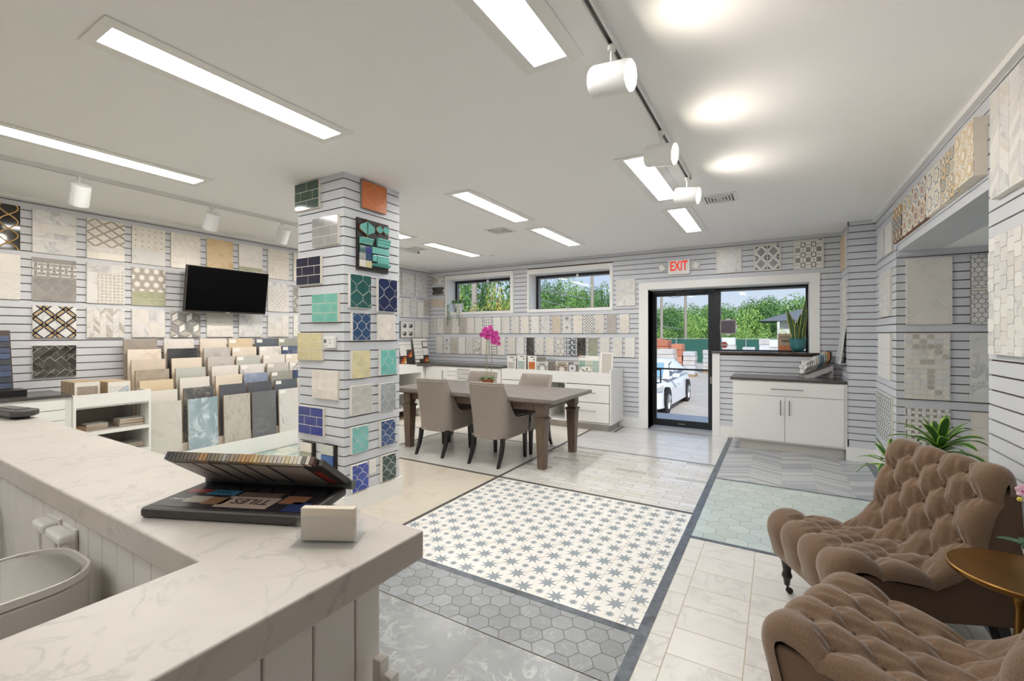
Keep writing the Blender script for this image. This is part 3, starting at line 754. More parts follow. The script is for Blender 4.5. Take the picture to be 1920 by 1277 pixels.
def lantern(m, W=0.09, Hh=0.118, c=0.07): return lambda w, h: p_ogee(w, h, m, W, Hh, c)
def fan(m, r=0.052): return lambda w, h: p_fan(w, h, m, r)
for a, b, z0, z1, fn, lb in ((2.388, 2.600, 1.636, 1.905, lantern(gl['teal'], 0.125, 0.165, 0.09), 'dark teal star lantern tile board on the column side'), (2.677, 2.894, 1.618, 1.902, lantern(gl['navy'], 0.125, 0.165, 0.09), 'navy star lantern tile board on the column side'),
                          (2.411, 2.592, 1.375, 1.597, lantern(gl['ocean']), 'deep blue lantern tile board on the column side'), (2.684, 2.871, 1.375, 1.594, lantern(gl['ivory'], 0.095, 0.125, 0.07), 'plain white lantern tile board at the column edge'),
                          (2.405, 2.589, 1.071, 1.294, lantern(gl['butter'], 0.092, 0.122, 0.07), 'pale yellow lantern tile board on the column side'), (2.701, 2.884, 1.075, 1.294, lantern(gl['sky'], 0.088, 0.12, 0.05), 'turquoise lantern tile board at the column edge'),
                          (2.401, 2.612, 0.782, 1.013, lantern(gl['fog'], 0.092, 0.122, 0.07), 'light grey lantern tile board on the column side'), (2.701, 2.877, 0.766, 1.007, lantern(gl['pewter'], 0.092, 0.122, 0.07), 'mid grey lantern tile board at the column edge'),
                          (2.405, 2.572, 0.470, 0.684, fan(gl['lagoon'], 0.05), 'turquoise fish scale tile board low on the column side'), (2.706, 2.871, 0.467, 0.686, fan(gl['denim'], 0.05), 'denim blue fish scale tile board at the column edge'),
                          (2.407, 2.572, 0.162, 0.379, fan(gl['royal'], 0.05), 'bright royal blue fish scale tile board at the column foot'), (2.719, 2.882, 0.163, 0.385, fan(gl['pine'], 0.05), 'dark green fish scale tile board by the outlet')):
    board('colright', a, b, z0, z1, lb, fn, 0.0075, 0.0015, grout_m, 0.0285, 0.012, group=G)
# orange square with one lantern, and the turquoise trim set
rust_m = glaze('orange glaze', 'c46a2e', 0.3, 0.05)
def orange(w, h):
    out = [(R(0, 0, w, h), cback_m, 0)]; c = [(w / 2 + 0.37 * w * x, h / 2 + 0.52 * h * y) for x, y in [(math.copysign(abs(math.cos(t)) ** 1.0, math.cos(t)) * (0.62 + 0.38 * abs(math.cos(2 * t)) ** 0.7 if True else 1), math.sin(t)) for t in [k * PI / 18 for k in range(36)]]]
    return out + [(c, rust_m, 0.004)]
o = thing('sample_board', 'orange square tile with a lantern outline, top of the column side', 'sample board', group=G); o.matrix_world = frame_matrix('colright', 2.508, 2.455, 0.012)
w, h = 0.262, 0.225
MB().box(0, 0, 0.0005, w, h, 0.022).build('backing', M('grey edge', '8a7f78', 0.8), o)
MB().box(0, 0, 0.022, w, h, 0.028).build('tile', rust_m, o)
pts = []
for t in range(33):
    a = PI * t / 32; pf = 0.5 + 0.5 * math.cos(2 * a - PI) * 1.0; x = 0.095 * (0.5 + 0.5 * math.cos((1 - 2 * t / 32) * PI) + 0.14 * math.sin(abs(1 - 2 * t / 32) * 2 * PI)); pts.append((x, 0.112 - 0.112 + 0.225 * t / 32))
for s in (-1, 1): MB().tube([(w / 2 + s * x, y, 0.028) for x, y in pts], 0.0022, 6).build('outline', M('pale orange line', 'dba37c', 0.5), o, True)
o = thing('sample_board', 'black board of turquoise glazed trim shapes on the column', 'sample board', group=G); o.matrix_world = frame_matrix('colright', 2.464, 1.948, 0.012)
w, h = 0.333, 0.42; tq = glaze('turquoise glaze', '6fbdb3', 0.15)
MB().box(0, 0, 0.0005, w, h, 0.02).build('backing', blackboard_m, o)
def ogee_poly(cx, cy, W, Hh, c=0.12): return [(a + cx, b + cy) for a, b in p_ogee(0.0, 0.0, tq, W, Hh, c, 9)[0][0]] if False else [(cx + s * W / 2 * (0.5 + 0.5 * math.cos(abs(t) * PI / 9) + c * math.sin(2 * abs(t) * PI / 9)), cy + Hh / 2 * t / 9) for s, rng in ((1, range(-9, 9)), (-1, range(9, -9, -1))) for t in rng]
MB().prism(ogee_poly(0.093, 0.345, 0.15, 0.15), 0.02, 0.034, 0, side=1).build('tile', [tq, terra_m], o); MB().prism(ogee_poly(0.225, 0.360, 0.07, 0.09), 0.02, 0.032, 0, side=1).build('tile', [tq, terra_m], o)
MB().prism([(0.298 + 0.035 * math.cos(k * PI / 8), 0.362 + 0.035 * math.sin(k * PI / 8)) for k in range(9)] + [(0.298, 0.327)], 0.02, 0.032, 0, side=1).build('tile', [tq, terra_m], o)
def cornice(x0, x1, y0, y1):
    m = MB(); n = 6; prof = [(y0 + (y1 - y0) * k / n, 0.03 + 0.022 * (k / n) ** 1.5 + (0.005 if k % 2 else 0)) for k in range(n + 1)]
    poly = [(y0, 0.0205)] + [(a, b) for a, b in prof] + [(y1, 0.0205)]
    m.prism(poly, x0, x1, 0, Matrix(((0, 0, 1, 0), (1, 0, 0, 0), (0, 1, 0, 0), (0, 0, 0, 1)))); m.build('trim_piece', tq, o)
cornice(0.02, 0.145, 0.212, 0.262); cornice(0.20, 0.335, 0.215, 0.285); cornice(0.145, 0.335, 0.045, 0.065)
for x0, y0, x1, y1 in ((0.145, 0.150, 0.335, 0.205), (0.150, 0.085, 0.195, 0.138), (0.20, 0.072, 0.33, 0.142)): bev(MB().box(x0, y0, 0.02, x1, y1, 0.033).build('tile', tq, o), 0.003)
for k, m in enumerate(('teal', 'cobalt', 'silver', 'ocean', 'bone', 'butter')):
    x, y = 0.018 + 0.062 * (k % 2), 0.142 - 0.058 * (k // 2); MB().box(x, y, 0.02, x + 0.06, y + 0.056, 0.03).build('tile', gl[m], o)
o = thing('power_outlet', 'white double outlet low on the column between two fish scale boards', 'outlet'); o.matrix_world = frame_matrix('colright', 2.60, 0.262, 0.012)
bev(MB().box(0, 0, 0, 0.072, 0.118, 0.006).build('cover_plate', white_m, o), 0.002)
for y in (0.03, 0.072):
    MB().box(0.02, y, 0.006, 0.052, y + 0.026, 0.009).build('socket', white_m, o)
    m = MB()
    for x, hh in ((0.028, 0.010), (0.041, 0.008)): m.box(x, y + 0.011, 0.009, x + 0.003, y + 0.011 + hh, 0.0095)
    m.build('slots', ink_m, o)

# ================================================================ sample boards on the left wall
G = 'boards on the left wall'
XL = [0.935, 1.316, 1.698, 2.065, 2.425, 2.800, 3.178, 3.560, 3.938]
def lw(i, row, label, fn, joint=0.003, t=0.0025, back=None, z=None):
    z0, z1 = ((2.195, 2.60), (1.742, 2.150), (1.392, 1.697), (1.018, 1.320))[row] if z is None else z
    return board('left', XL[i], XL[i] + 0.305, z0, z1, label, fn, joint, t, back, group=G)
S = lambda *parts: (lambda w, h: sections(w, h, parts))
slab = lambda m: (lambda w, h: p_slab(w, h, m))
brick = lambda m, a, b, o=0.5: (lambda w, h: p_brick(w, h, m, a, b, o))
hexa = lambda m, s, sq=1.0: (lambda w, h: p_hex(w, h, m, s, sq=sq))
herr = lambda m, W, n=3: (lambda w, h: p_herring(w, h, m, W, n))
chev = lambda m, c, b, r: (lambda w, h: p_chevron(w, h, m, c, b, r))
bask = lambda m, s, d: (lambda w, h: p_basket(w, h, m, s, d))
dots = lambda m, s, d, r, o=True, n=4, mg=0.0: (lambda w, h: p_dots(w, h, m, s, d, r, o, n, mg))
latt = lambda m, bars, a, b, t: (lambda w, h: p_lattice(w, h, m, bars, a, b, t))
o = lw(0, 0, 'glossy black board with gold wavy lattice, top left edge', slab(M('polished black', '1c1716', 0.06, coat=0.6)))
for k in range(-1, 3):
    for s in (-1, 1):
        pts = [(min(max(0.085 + k * 0.145 + s * 0.058 * math.cos(PI * y / 0.125), 0.002), 0.303), y, 0.024) for y in [q * 0.405 / 40 for q in range(41)]]
        if not any(0.01 < p[0] < 0.295 for p in pts): continue
        MB().tube(pts, 0.0055, 6).build('gold_wave', brassy_m, o, True)
lw(1, 0, 'white marble board in four plain bands, second in the top row', S((0.30, hexa(carrara_m, 0.055)), (0.22, brick(pale_m, 0.3, 0.09)), (0.20, brick(carrara_m, 0.15, 0.05)), (0.28, slab(carrara_m))))
lw(2, 0, 'white board with dark outlined diamonds above plain marble', S((0.68, lambda w, h: p_diamond(w, h, cream_m, 0.13, 0.092, taupe_m, pale_m)), (0.14, slab(pale_m)), (0.18, slab(cream_m))))
lw(3, 0, 'white board with star lattice squares above grey marble', S((0.60, dots(cream_m, 0.06, warm_m, 0.012, False)), (0.40, slab(carrara_m))))
lw(4, 0, 'beige hexagon board above the left end of the television', S((0.45, hexa(cream_m, 0.05)), (0.22, slab(cream_m)), (0.33, brick(cream_m, 0.15, 0.07))))
lw(5, 0, 'golden yellow stone board above the television', S((0.42, slab(gold_m)), (0.58, slab(gold_m))), 0.002)
lw(6, 0, 'cream marble board with an olive strip above the television', S((0.50, slab(pale_m)), (0.22, slab(cream_m)), (0.13, slab(green_m)), (0.15, slab(cream_m))))
lw(7, 0, 'beige herringbone board, top row right of the television', S((0.5, herr(cream_m, 0.025, 3)), (0.5, brick(cream_m, 0.10, 0.03, 0.33))), 0.002)
lw(8, 0, 'cream board partly hidden behind the column, top row', brick(cream_m, 0.15, 0.075))
lw(0, 1, 'beige marble board in two bands at the left edge, second row', S((0.42, slab(cream_m)), (0.58, slab(pale_m))))
lw(1, 1, 'grey marble board, basket weave above lantern tiles', S((0.12, slab(grey_m)), (0.30, bask(grey_m, 0.042, white_m)), (0.03, slab(grey_m)), (0.55, lambda w, h: p_ogee(w, h, grey_m, 0.092, 0.125, 0.0))), 0.004)
def inset(w, h):
    out = [(R(0, h - 0.09, w, h), carrara_m, 0), (R(0, 0, 0.085, h - 0.09), carrara_m, 0)]
    for pc in p_basket(w - 0.085, h - 0.09, pale_m, 0.033, warm_m):
        q = clip(pc[0], 0, 0, w - 0.085, h - 0.09)
        if q: out.append(([(a + 0.085, b) for a, b in q], pc[1], pc[2] if len(pc) > 2 else 0))
    return out
lw(2, 1, 'pale grey marble board with an inset basket weave panel', inset, 0.003)
def hexdots(w, h):
    out = [(R(0, 0, w, h), warm_m, -0.001)]
    for pc in p_hex(w, h, white_m, 0.05): out.append((pc[0], taupe_m, 0)); out.append((shrink(pc[0], 0.018), warm_m, 0.001)); out.append((shrink(pc[0], 0.042), white_m, 0.002))
    return out
lw(3, 1, 'board of white hexagon dots over olive green bricks', S((0.62, hexdots), (0.38, brick(green_m, 0.15, 0.077))))
lw(7, 1, 'white marble board with an inset field of grey dots', S((0.2, slab(carrara_m)), (0.8, dots(pale_m, 0.062, grey_m, 0.008, True, 6, 0.03))))
lw(8, 1, 'grey patterned board at the column, second row', S((0.35, hexa(grey_m, 0.03)), (0.65, latt(warm_m, ((steel_m, 1), ), 0.12, 0.12, 0.02))), z=(1.75, 2.11))
lw(1, 2, 'black, gold and white marble diamond lattice board', latt(carrara_m, ((ink_m, 0.0), (brassy_m, 1.0), (ink_m, 2.0)), 0.152, 0.152, 0.021))
lw(2, 2, 'white marble chevron board, third row', chev([carrara_m, carrara_m, pale_m, warm_m], 0.051, 0.038, 0.060))
lw(3, 2, 'plain cloudy white marble board, third row', brick([carrara_m, pale_m], 0.15, 0.15, 0))
lw(4, 2, 'grey and white tumbling cube star board under the television', lambda w, h: p_cube(w, h, (warm_m, white_m, grey_m, M('cube outline', '8f9094', 0.5)), 0.085))
lw(5, 2, 'white marble board under the middle of the television', brick(pale_m, 0.305, 0.075))
lw(6, 2, 'bluish white marble board under the right end of the television', slab(carrara_m))
lw(7, 2, 'white marble board right of the television, third row', brick([carrara_m, pale_m], 0.1, 0.1, 0))
lw(8, 2, 'white relief board at the column, third row', hexa(white_m, 0.03), 0.006)
lw(1, 3, 'black marble herringbone board with pale joints', herr(nero_m, 0.054, 3), 0.005, back=cback_m)
# far stretch of the left wall, right of the column
Gf = 'boards in the far left corner'
def fw(a, b, z0, z1, label, fn, joint=0.003): board('left', a, b, z0, z1, label, fn, joint, group=Gf)
fw(5.80, 6.052, 2.174, 2.567, 'white marble board at the column edge, far corner top row', brick(carrara_m, 0.15, 0.07))
fw(6.096, 6.410, 2.170, 2.574, 'white marble board with a large diagonal, far corner top row', S((0.6, chev([carrara_m, pale_m], 0.155, 0.05, 0.12)), (0.4, brick(carrara_m, 0.3, 0.05))))
fw(6.459, 6.765, 2.165, 2.579, 'white marble herringbone board nearest the corner, top row', S((0.72, herr(carrara_m, 0.04, 3)), (0.28, brick(carrara_m, 0.3, 0.06))))
for k, (a, b, z0, z1, m) in enumerate(((6.004, 6.094, 1.82, 2.10, carrara_m), (6.117, 6.296, 1.75, 2.11, pale_m), (6.328, 6.488, 1.818, 2.125, carrara_m), (6.515, 6.684, 1.752, 2.06, white_m), (6.712, 6.872, 1.82, 2.125, warm_m))):
    fw(a, b, z0, z1, ('narrow white board nearest the column, staggered corner row', 'tall narrow pale board, second in the staggered corner row', 'narrow white marble board in the middle of the staggered corner row', 'low hung narrow white mosaic board, staggered corner row', 'narrow warm grey board nearest the corner, staggered row')[k], brick(m, 0.3, 0.05))
fw(5.955, 6.058, 1.37, 1.672, 'dark slate blue herringbone board by the column, corner third row', herr(steel_m, 0.03, 3), 0.004)
def nested(w, h):
    out = []
    for i in range(2):
        for j in range(2):
            x, y, s = i * w / 2, j * h / 2, min(w, h) / 2; e = w / 2 - 0.003; f = h / 2 - 0.003
            out += [(R(x, y, x + e, y + f), white_m, 0), (R(x + 0.03, y + 0.03, x + e - 0.03, y + f - 0.03), grey_m, 0.002), (R(x + 0.05, y + 0.045, x + e - 0.04, y + f - 0.045), ink_m, 0.003), (R(x + 0.05, y + 0.075, x + 0.085, y + f - 0.045), white_m, 0.004)]
    return out
fw(6.078, 6.404, 1.369, 1.668, 'board of four white frames with dark square centres', nested)
fw(6.451, 6.611, 1.367, 1.674, 'pale mosaic board with scattered dark dots, far corner', dots(pale_m, 0.06, ink_m, 0.007, True, 4))
fw(6.648, 6.822, 1.366, 1.674, 'white mosaic board with olive bars, nearest the corner', dots(white_m, 0.05, green_m, 0.012, False, 4))
# ================================================================ sample boards on the back wall
Gb = 'boards by the left window'
board('back', -5.927, -5.606, 2.420, 2.584, 'small white chevron board left of the far left window', chev([carrara_m, warm_m], 0.08, 0.04, 0.03), group=Gb)
def arrow(w, h): return [([(0.02, 0), (w - 0.03, 0), (w, 0.03), (w - 0.035, h / 2), (w, h - 0.03), (w - 0.03, h), (0.02, h), (0, h - 0.03), (0.03, h / 2), (0, 0.03)], nero_m)]
board('back', -5.914, -5.613, 2.212, 2.360, 'black arrow ended tile board left of the far left window', arrow, 0.0, group=Gb)
board('back', -5.927, -5.606, 1.968, 2.130, 'pale wood look plank board left of the far left window', brick(wooden_m, 0.32, 0.04), group=Gb)
UP = [(-5.973, -5.83), (-5.783, -5.63), (-5.593, -5.44), (-5.408, -5.255), (-5.229, -5.075), (-5.045, -4.892), (-4.864, -4.711), (-4.662, -4.509), (-4.462, -4.305), (-4.269, -4.115), (-4.075, -3.922), (-3.881, -3.725), (-3.674, -3.522), (-3.48, -3.325), (-3.27, -3.117), (-3.08, -2.927), (-2.888, -2.735), (-2.708, -2.555), (-2.520, -2.367), (-2.325, -2.172), (-2.115, -1.962)]
LO = [(-5.805, -5.652), (-5.618, -5.465), (-5.442, -5.285), (-5.256, -5.103), (-5.078, -4.925), (-4.897, -4.744), (-4.719, -4.567), (-4.546, -4.393), (-4.366, -4.215), (-4.150, -3.998), (-3.975, -3.822), (-3.770, -3.620), (-3.592, -3.440), (-3.399, -3.247), (-3.208, -3.055), (-3.018, -2.85), (-2.825, -2.673), (-2.632, -2.477), (-2.430, -2.278), (-2.225, -2.072), (-2.030, -1.877)]
nth = ['first', 'second', 'third', 'fourth', 'fifth', 'sixth', 'seventh', 'eighth', 'ninth', 'tenth', 'eleventh', 'twelfth', 'thirteenth', 'fourteenth', 'fifteenth', 'sixteenth', 'seventeenth', 'eighteenth', 'nineteenth', 'twentieth', 'last']
wht, drk = white_m, dgrey_m
quat = lambda w, h: [(R(0, 0, w, h), carrara_m, 0)] + [(p, steel_m, 0.001) for y in (h * 0.32, h * 0.82) for p in ([(w / 2 - 0.045, y), (w / 2 - 0.008, y - 0.008), (w / 2, y - 0.045), (w / 2 + 0.008, y - 0.008), (w / 2 + 0.045, y), (w / 2 + 0.008, y + 0.008), (w / 2, y + 0.045), (w / 2 - 0.008, y + 0.008)],)]
UPF = [('dark dotted white', dots(wht, 0.036, ink_m, 0.010, True, 6)), ('pale line relief', brick(pale_m, 0.02, 0.15)), ('warm beige mosaic', brick(warm_m, 0.04, 0.02)), ('fine white mosaic', brick(pale_m, 0.03, 0.03)), ('plain grey stone', slab(warm_m)), ('pale lattice', brick(cream_m, 0.075, 0.03)), ('plain pale grey', slab(pale_m)),
       ('white and grey basket weave', bask(wht, 0.05, steel_m)), ('white and grey zigzag', herr(wht, 0.03, 3)), ('fine pale chevron', herr(pale_m, 0.022, 3)), ('small white mosaic', brick(pale_m, 0.025, 0.025)), ('plain white stone', slab(cream_m)), ('white plank and ladder', brick(wht, 0.075, 0.1)),
       ('grey marble', slab(carrara_m)), ('brown streaked wood look', slab(wooden_m)), ('grey flower on white', quat), ('plain off white', slab(cream_m)), ('dark hexagon dots on white', dots(wht, 0.045, ink_m, 0.012, True, 6)), ('brown veined white marble', slab(marble('brown veined marble', 'e3dfd8', 'b29f86', 6, 0.8, 0.3))), ('grey speckled mosaic', dots(warm_m, 0.03, grey_m, 0.008)), ('beige patched stone', brick(cream_m, 0.15, 0.1))]
bar_w = lambda w, h: [(R(0, 0, w, h), steel_m, -0.0012)] + [(R(x0, y0, x1, y1), m, 0.001) for k in range(4) for x0, y0, x1, y1, m in ((0.01, k * 0.085, 0.075, k * 0.085 + 0.022, wht), (0.095, k * 0.085 + 0.02, 0.12, k * 0.085 + 0.075, wht), (0.02, k * 0.085 + 0.035, 0.045, k * 0.085 + 0.08, pale_m), (0.125, k * 0.085 + 0.01, 0.16, k * 0.085 + 0.03, pale_m))]
hexo = lambda w, h: [(R(0, 0, w, h), pale_m, -0.001)] + [(pc[0], m, 0.001 + k * 0.001) for pc0 in p_hex(w, h, warm_m, 0.052) for k, (pc, m) in enumerate(((pc0, warm_m), ((shrink(pc0[0], 0.02), 0), carrara_m)))]
LOF = [('pale grey marble', slab(pale_m)), ('large flower on pale', quat), ('plain light grey', slab(warm_m)), ('white zigzag', herr(wht, 0.03, 3)), ('beige lattice', latt(pale_m, ((warm_m, 1),), 0.09, 0.09, 0.012)), ('pale chevron', chev([pale_m, warm_m], 0.05, 0.03, 0.04)), ('plain stone', slab(cream_m)), ('white and dark weave behind the orchid', bask(wht, 0.05, ink_m)), ('cream mosaic', brick(cream_m, 0.05, 0.05)),
       ('pebbled beige', dots(cream_m, 0.03, grey_m, 0.006)), ('smooth light grey', slab(carrara_m)), ('black stone', slab(nero_m)), ('dark line diamond', latt(pale_m, ((grey_m, 0.5),), 0.10, 0.16, 0.009)), ('cream chevron', herr(cream_m, 0.03, 3)), ('pale hexagon', hexo), ('grey and white weave of bars', bar_w), ('black speckled stone', slab(nero_m)), ('sage green chevron', chev([sage_m, sage_m, green_m], 0.0765, 0.024, 0.055)), ('pale marble', slab(pale_m)), ('soft patterned', hexa(pale_m, 0.04)), ('white with square dark dots', dots(wht, 0.038, ink_m, 0.006, False, 4))]
for k, ((a, b), (d, fn)) in enumerate(zip(UP, UPF)):
    board('back', a, b, 1.445, 1.744, '%s narrow board, upper row under windows, %s from left' % (d, nth[k]), fn, 0.003, 0.0025, group='upper row of narrow boards')
for k, ((a, b), (d, fn)) in enumerate(zip(LO, LOF)):
    low = 1.057 if k < 9 else 1.073
    board('back', a, b, low, 1.375, '%s narrow board, lower row under windows, %s from left' % (d, nth[k]), fn, 0.003, 0.0025, group='lower row of narrow boards')
board('back', -2.170, -1.868, 1.869, 2.282, 'large white marble star board between the window and the door', lambda w, h: [([(w / 2, h / 2), (w / 2 + c * w, h / 2 + s * h), (w / 2 + c2 * w, h / 2 + s2 * h)], carrara_m if k % 2 else pale_m) for k in range(8) for c, s, c2, s2 in ((math.cos(k * PI / 4), math.sin(k * PI / 4), math.cos((k + 1) * PI / 4), math.sin((k + 1) * PI / 4)),)], 0.003)
Gd = 'boards above the door'
def labelled(w, h, fn, m=0.022):
    out = [(R(0, 0, w, h), back_m, -0.0015)]
    for pc in fn(w - 2 * m, h - 2.6 * m):
        q = clip(pc[0], 0, 0, w - 2 * m, h - 2.6 * m)
        if q and area(q) > 1e-6: out.append(([(a + m, b + m) for a, b in q], pc[1], pc[2] if len(pc) > 2 else 0))
    out.append((R(w - 0.05, h - 0.022, w - 0.02, h - 0.012), ink_m, 0.0)); return out
board('back', -0.737, -0.415, 2.278, 2.629, 'white marble basket board above the door, left of three', lambda w, h: labelled(w, h, herr([carrara_m, pale_m], 0.075, 2), 0.01), 0.003, group=Gd)
def quad(w, h):
    out = []; s = w / 2 - 0.006
    for i in range(2):
        for j in range(2):
            x, y = i * (w / 2 + 0.006), j * (h / 2 + 0.004); t = h / 2 - 0.006
            out += [(R(x, y, x + s, y + t), white_m, 0), ([(x + s / 2, y + 0.012), (x + s - 0.012, y + t / 2), (x + s / 2, y + t - 0.012), (x + 0.012, y + t / 2)], grey_m, 0.002)]
            for cx, cy, dx, dy in ((x, y, 1, 1), (x + s, y, -1, 1), (x + s, y + t, -1, -1), (x, y + t, 1, -1)):
                p = [(cx, cy), (cx + dx * 0.042, cy), (cx, cy + dy * 0.042)]; out.append((p if dx * dy > 0 else p[::-1], steel_m, 0.002))
    return out
board('back', -0.272, 0.046, 2.275, 2.641, 'white board with four grey diamonds above the door, middle of three', lambda w, h: labelled(w, h, quad), 0.002, group=Gd)
def squares(w, h):
    out = [(R(0, 0, w, h), white_m, -0.001)]; s = w / 5
    for i in range(5):
        for j in range(5):
            x, y = i * s, j * h / 5; e, f = s - 0.003, h / 5 - 0.003
            if i % 2 and j % 2 == 0: out += [(R(x, y, x + e, y + f), drk, 0), (R(x + 0.009, y + 0.009, x + e - 0.009, y + f - 0.009), white_m, 0.0015)]
            elif i % 2 == 0 and j % 2: out.append((R(x, y, x + e, y + f), grey_m, 0))
            elif i % 2: out += [(R(x, y, x + e / 2 - 0.005, y + f), white_m, 0), (R(x + e / 2 - 0.003, y, x + e / 2 + 0.003, y + f), drk, 0), (R(x + e / 2 + 0.005, y, x + e, y + f), white_m, 0)]
            else: out += [(R(x, y, x + e, y + f / 2 - 0.005), white_m, 0), (R(x, y + f / 2 - 0.003, x + e, y + f / 2 + 0.003), drk, 0), (R(x, y + f / 2 + 0.005, x + e, y + f), white_m, 0)]
    return out
board('back', 0.184, 0.508, 2.264, 2.646, 'grey and white linked squares board above the window, right of three', lambda w, h: labelled(w, h, squares), 0.001, group=Gd)
# ================================================================ right wall, step, beam and niche boards
board('step', -6.70, -6.42, 2.19, 2.58, 'cream board seen edge on beside the picture window, top', slab(gold_m), t=0.01)
board('step', -6.75, -6.42, 1.48, 2.08, 'tall white marble board seen edge on beside the picture window', slab(carrara_m), t=0.01)
Gr = 'boards on the far right wall'
board('right', -6.068, -5.76, 2.212, 2.485, 'white mosaic board high on the right wall, next to the corner', hexa(carrara_m, 0.05), group=Gr)
board('right', -5.703, -5.40, 2.20, 2.485, 'white fine weave board high on the right wall, before the beam', brick(white_m, 0.05, 0.025), group=Gr)
board('right', -5.99, -5.478, 1.60, 2.055, 'pale marble board at eye height on the right wall', brick([carrara_m, pale_m], 0.15, 0.075), group=Gr)
board('right', -6.04, -5.478, 0.987, 1.434, 'white relief square board in the middle of the right wall', brick(white_m, 0.15, 0.15, 0), 0.006, group=Gr)
def oval(w, h):
    out = [(R(0, 0, w, h), white_m, -0.001)]
    for i in range(8):
        for j in range(4):
            x, y = (i + 0.5) * w / 8, (j + 0.5) * h / 4
            for k, m in ((1.0, steel_m), (0.74, white_m), (0.36, sage_m)): out.append(([(x + w / 16.5 * k * math.cos(t * PI / 7), y + h / 8.2 * k * math.sin(t * PI / 7)) for t in range(14)], m, 0.001 + (1 - k) * 0.003))
    return out
board('right', -6.165, -5.43, 0.365, 0.826, 'black and white oval patterned board low on the right wall', oval, 0.0, group=Gr)
rustic = {k: M('rustic ' + k, c, 0.35, var=0.1, nscale=20) for k, c in dict(brown='8a6b55', ochre='d3b173', sand='dfd5c4', cream='ebe5d9', rust='b27e64', slate='7f8994', blue='7080a3', olive='9dab8a', plum='7b6a6c').items()}
rs = list(rustic.values())
def medal(cols, n, m=None):
    """patterned tiles: ground, ring, star and corner marks"""
    def f(w, h):
        out = []; s = w / n; ny = max(1, int(round(h / s))); t = h / ny
        for i in range(n):
            for j in range(ny):
                x, y = i * s, j * t; c = cols[(i * 3 + j * 5) % len(cols)]; g, a, b = c; cx, cy = x + s / 2, y + t / 2
                out.append((R(x + 0.002, y + 0.002, x + s - 0.002, y + t - 0.002), g, 0))
                for k, mm in ((0.44, a), (0.34, g), (0.22, b)): out.append(([(cx + s * k * (1 if q % 2 else 0.72) * math.cos(q * PI / 8), cy + t * k * (1 if q % 2 else 0.72) * math.sin(q * PI / 8)) for q in range(16)], mm, 0.0008 + (0.5 - k) * 0.002))
                for px, py, dx, dy in ((x, y, 1, 1), (x + s, y, -1, 1), (x + s, y + t, -1, -1), (x, y + t, 1, -1)):
                    p = [(px, py), (px + dx * s * 0.2, py), (px, py + dy * t * 0.2)]; out.append((p if dx * dy > 0 else p[::-1], b, 0.0008))
        return out
    return f
q = rustic
wood_edge = M('wood edge', '8a5f44', 0.7)
for u0, u1, fn, lb, bk, dp in ((-5.315, -4.985, medal([(q['plum'], q['ochre'], q['sand']), (q['ochre'], q['brown'], q['cream']), (q['slate'], q['sand'], q['brown'])], 3), 'dark brown and gold patterned tile board, farthest on the beam', wood_edge, 0.02),
                           (-4.946, -4.618, medal([(q['cream'], q['olive'], q['rust']), (q['sand'], q['cream'], q['slate']), (q['cream'], q['slate'], q['ochre'])], 2), 'board of four pale patterned tiles, second on the beam', wood_edge, 0.02),
                           (-4.593, -4.252, medal([(q['sand'], q['rust'], q['plum']), (q['cream'], q['slate'], q['sand']), (q['cream'], q['blue'], q['rust'])], 2), 'board of rust, cream and blue patterned tiles on the beam', wood_edge, 0.022),
                           (-4.233, -3.915, medal([(q['cream'], q['slate'], q['sand'])], 2), 'cream board with dark ring patterns on the beam', cback_m, 0.022),
                           (-3.879, -3.560, medal([(q['cream'], q['slate'], q['ochre']), (q['slate'], q['cream'], q['ochre']), (q['ochre'], q['cream'], q['slate']), (q['sand'], q['plum'], q['cream'])], 4), 'grey and yellow flower patterned board on the beam', cback_m, 0.024),
                           (-3.531, -3.245, medal([(q['sand'], q['ochre'], q['cream']), (q['cream'], q['ochre'], q['sand'])], 3), 'yellow patterned board, nearest on the beam', cback_m, 0.05)):
    board('right', u0, u1, 2.252, 2.556, lb, fn, 0.0, 0.006, bk, dp, group='patterned boards on the beam')
# near right wall: big relief boards
def bigchev(w, h): return p_chevron(w, h, [carrara_m, white_m, pale_m], 0.105, 0.052, 0.075)
board('right', -3.11, -2.60, 2.085, 2.60, 'big white chevron relief board at the right edge, near the ceiling', bigchev, 0.002, 0.012, cback_m, 0.02, ppm=300)
def wavy(w, h):
    out = []; cw, th = w / 7.0, 0.066
    for i in range(8):
        y = -th * (0.5 if i % 2 else 0) - 0.02
        while y < h:
            out.append(([(i * cw + 0.004, y), (i * cw + cw * 0.6, y), (i * cw + cw - 0.004, y), (i * cw + cw + 0.003, y + th / 2), (i * cw + cw - 0.004, y + th - 0.002), (i * cw + 0.004, y + th - 0.002), (i * cw - 0.003, y + th / 2)], pick([pale_m, white_m, carrara_m]), random.uniform(0, 0.0035))); y += th
    return out
board('right', -3.15, -2.65, 1.325, 1.90, 'white wavy relief tile board at the right edge of the room', wavy, 0.0, 0.005, white_m, 0.02, ppm=300)
Gn = 'boards in the niche'
board('niche', 1.006, 1.312, 1.514, 2.104, 'speckled white mosaic board, upper left in the niche', dots(pale_m, 0.028, warm_m, 0.006, True, 4), group=Gn)
board('niche', 1.428, 1.735, 1.512, 2.104, 'white hexagon mosaic board, upper right in the niche', S((0.48, hexa(carrara_m, 0.026)), (0.04, slab(cream_m)), (0.48, hexa(carrara_m, 0.026))), 0.006, back=grey_m, group=Gn)
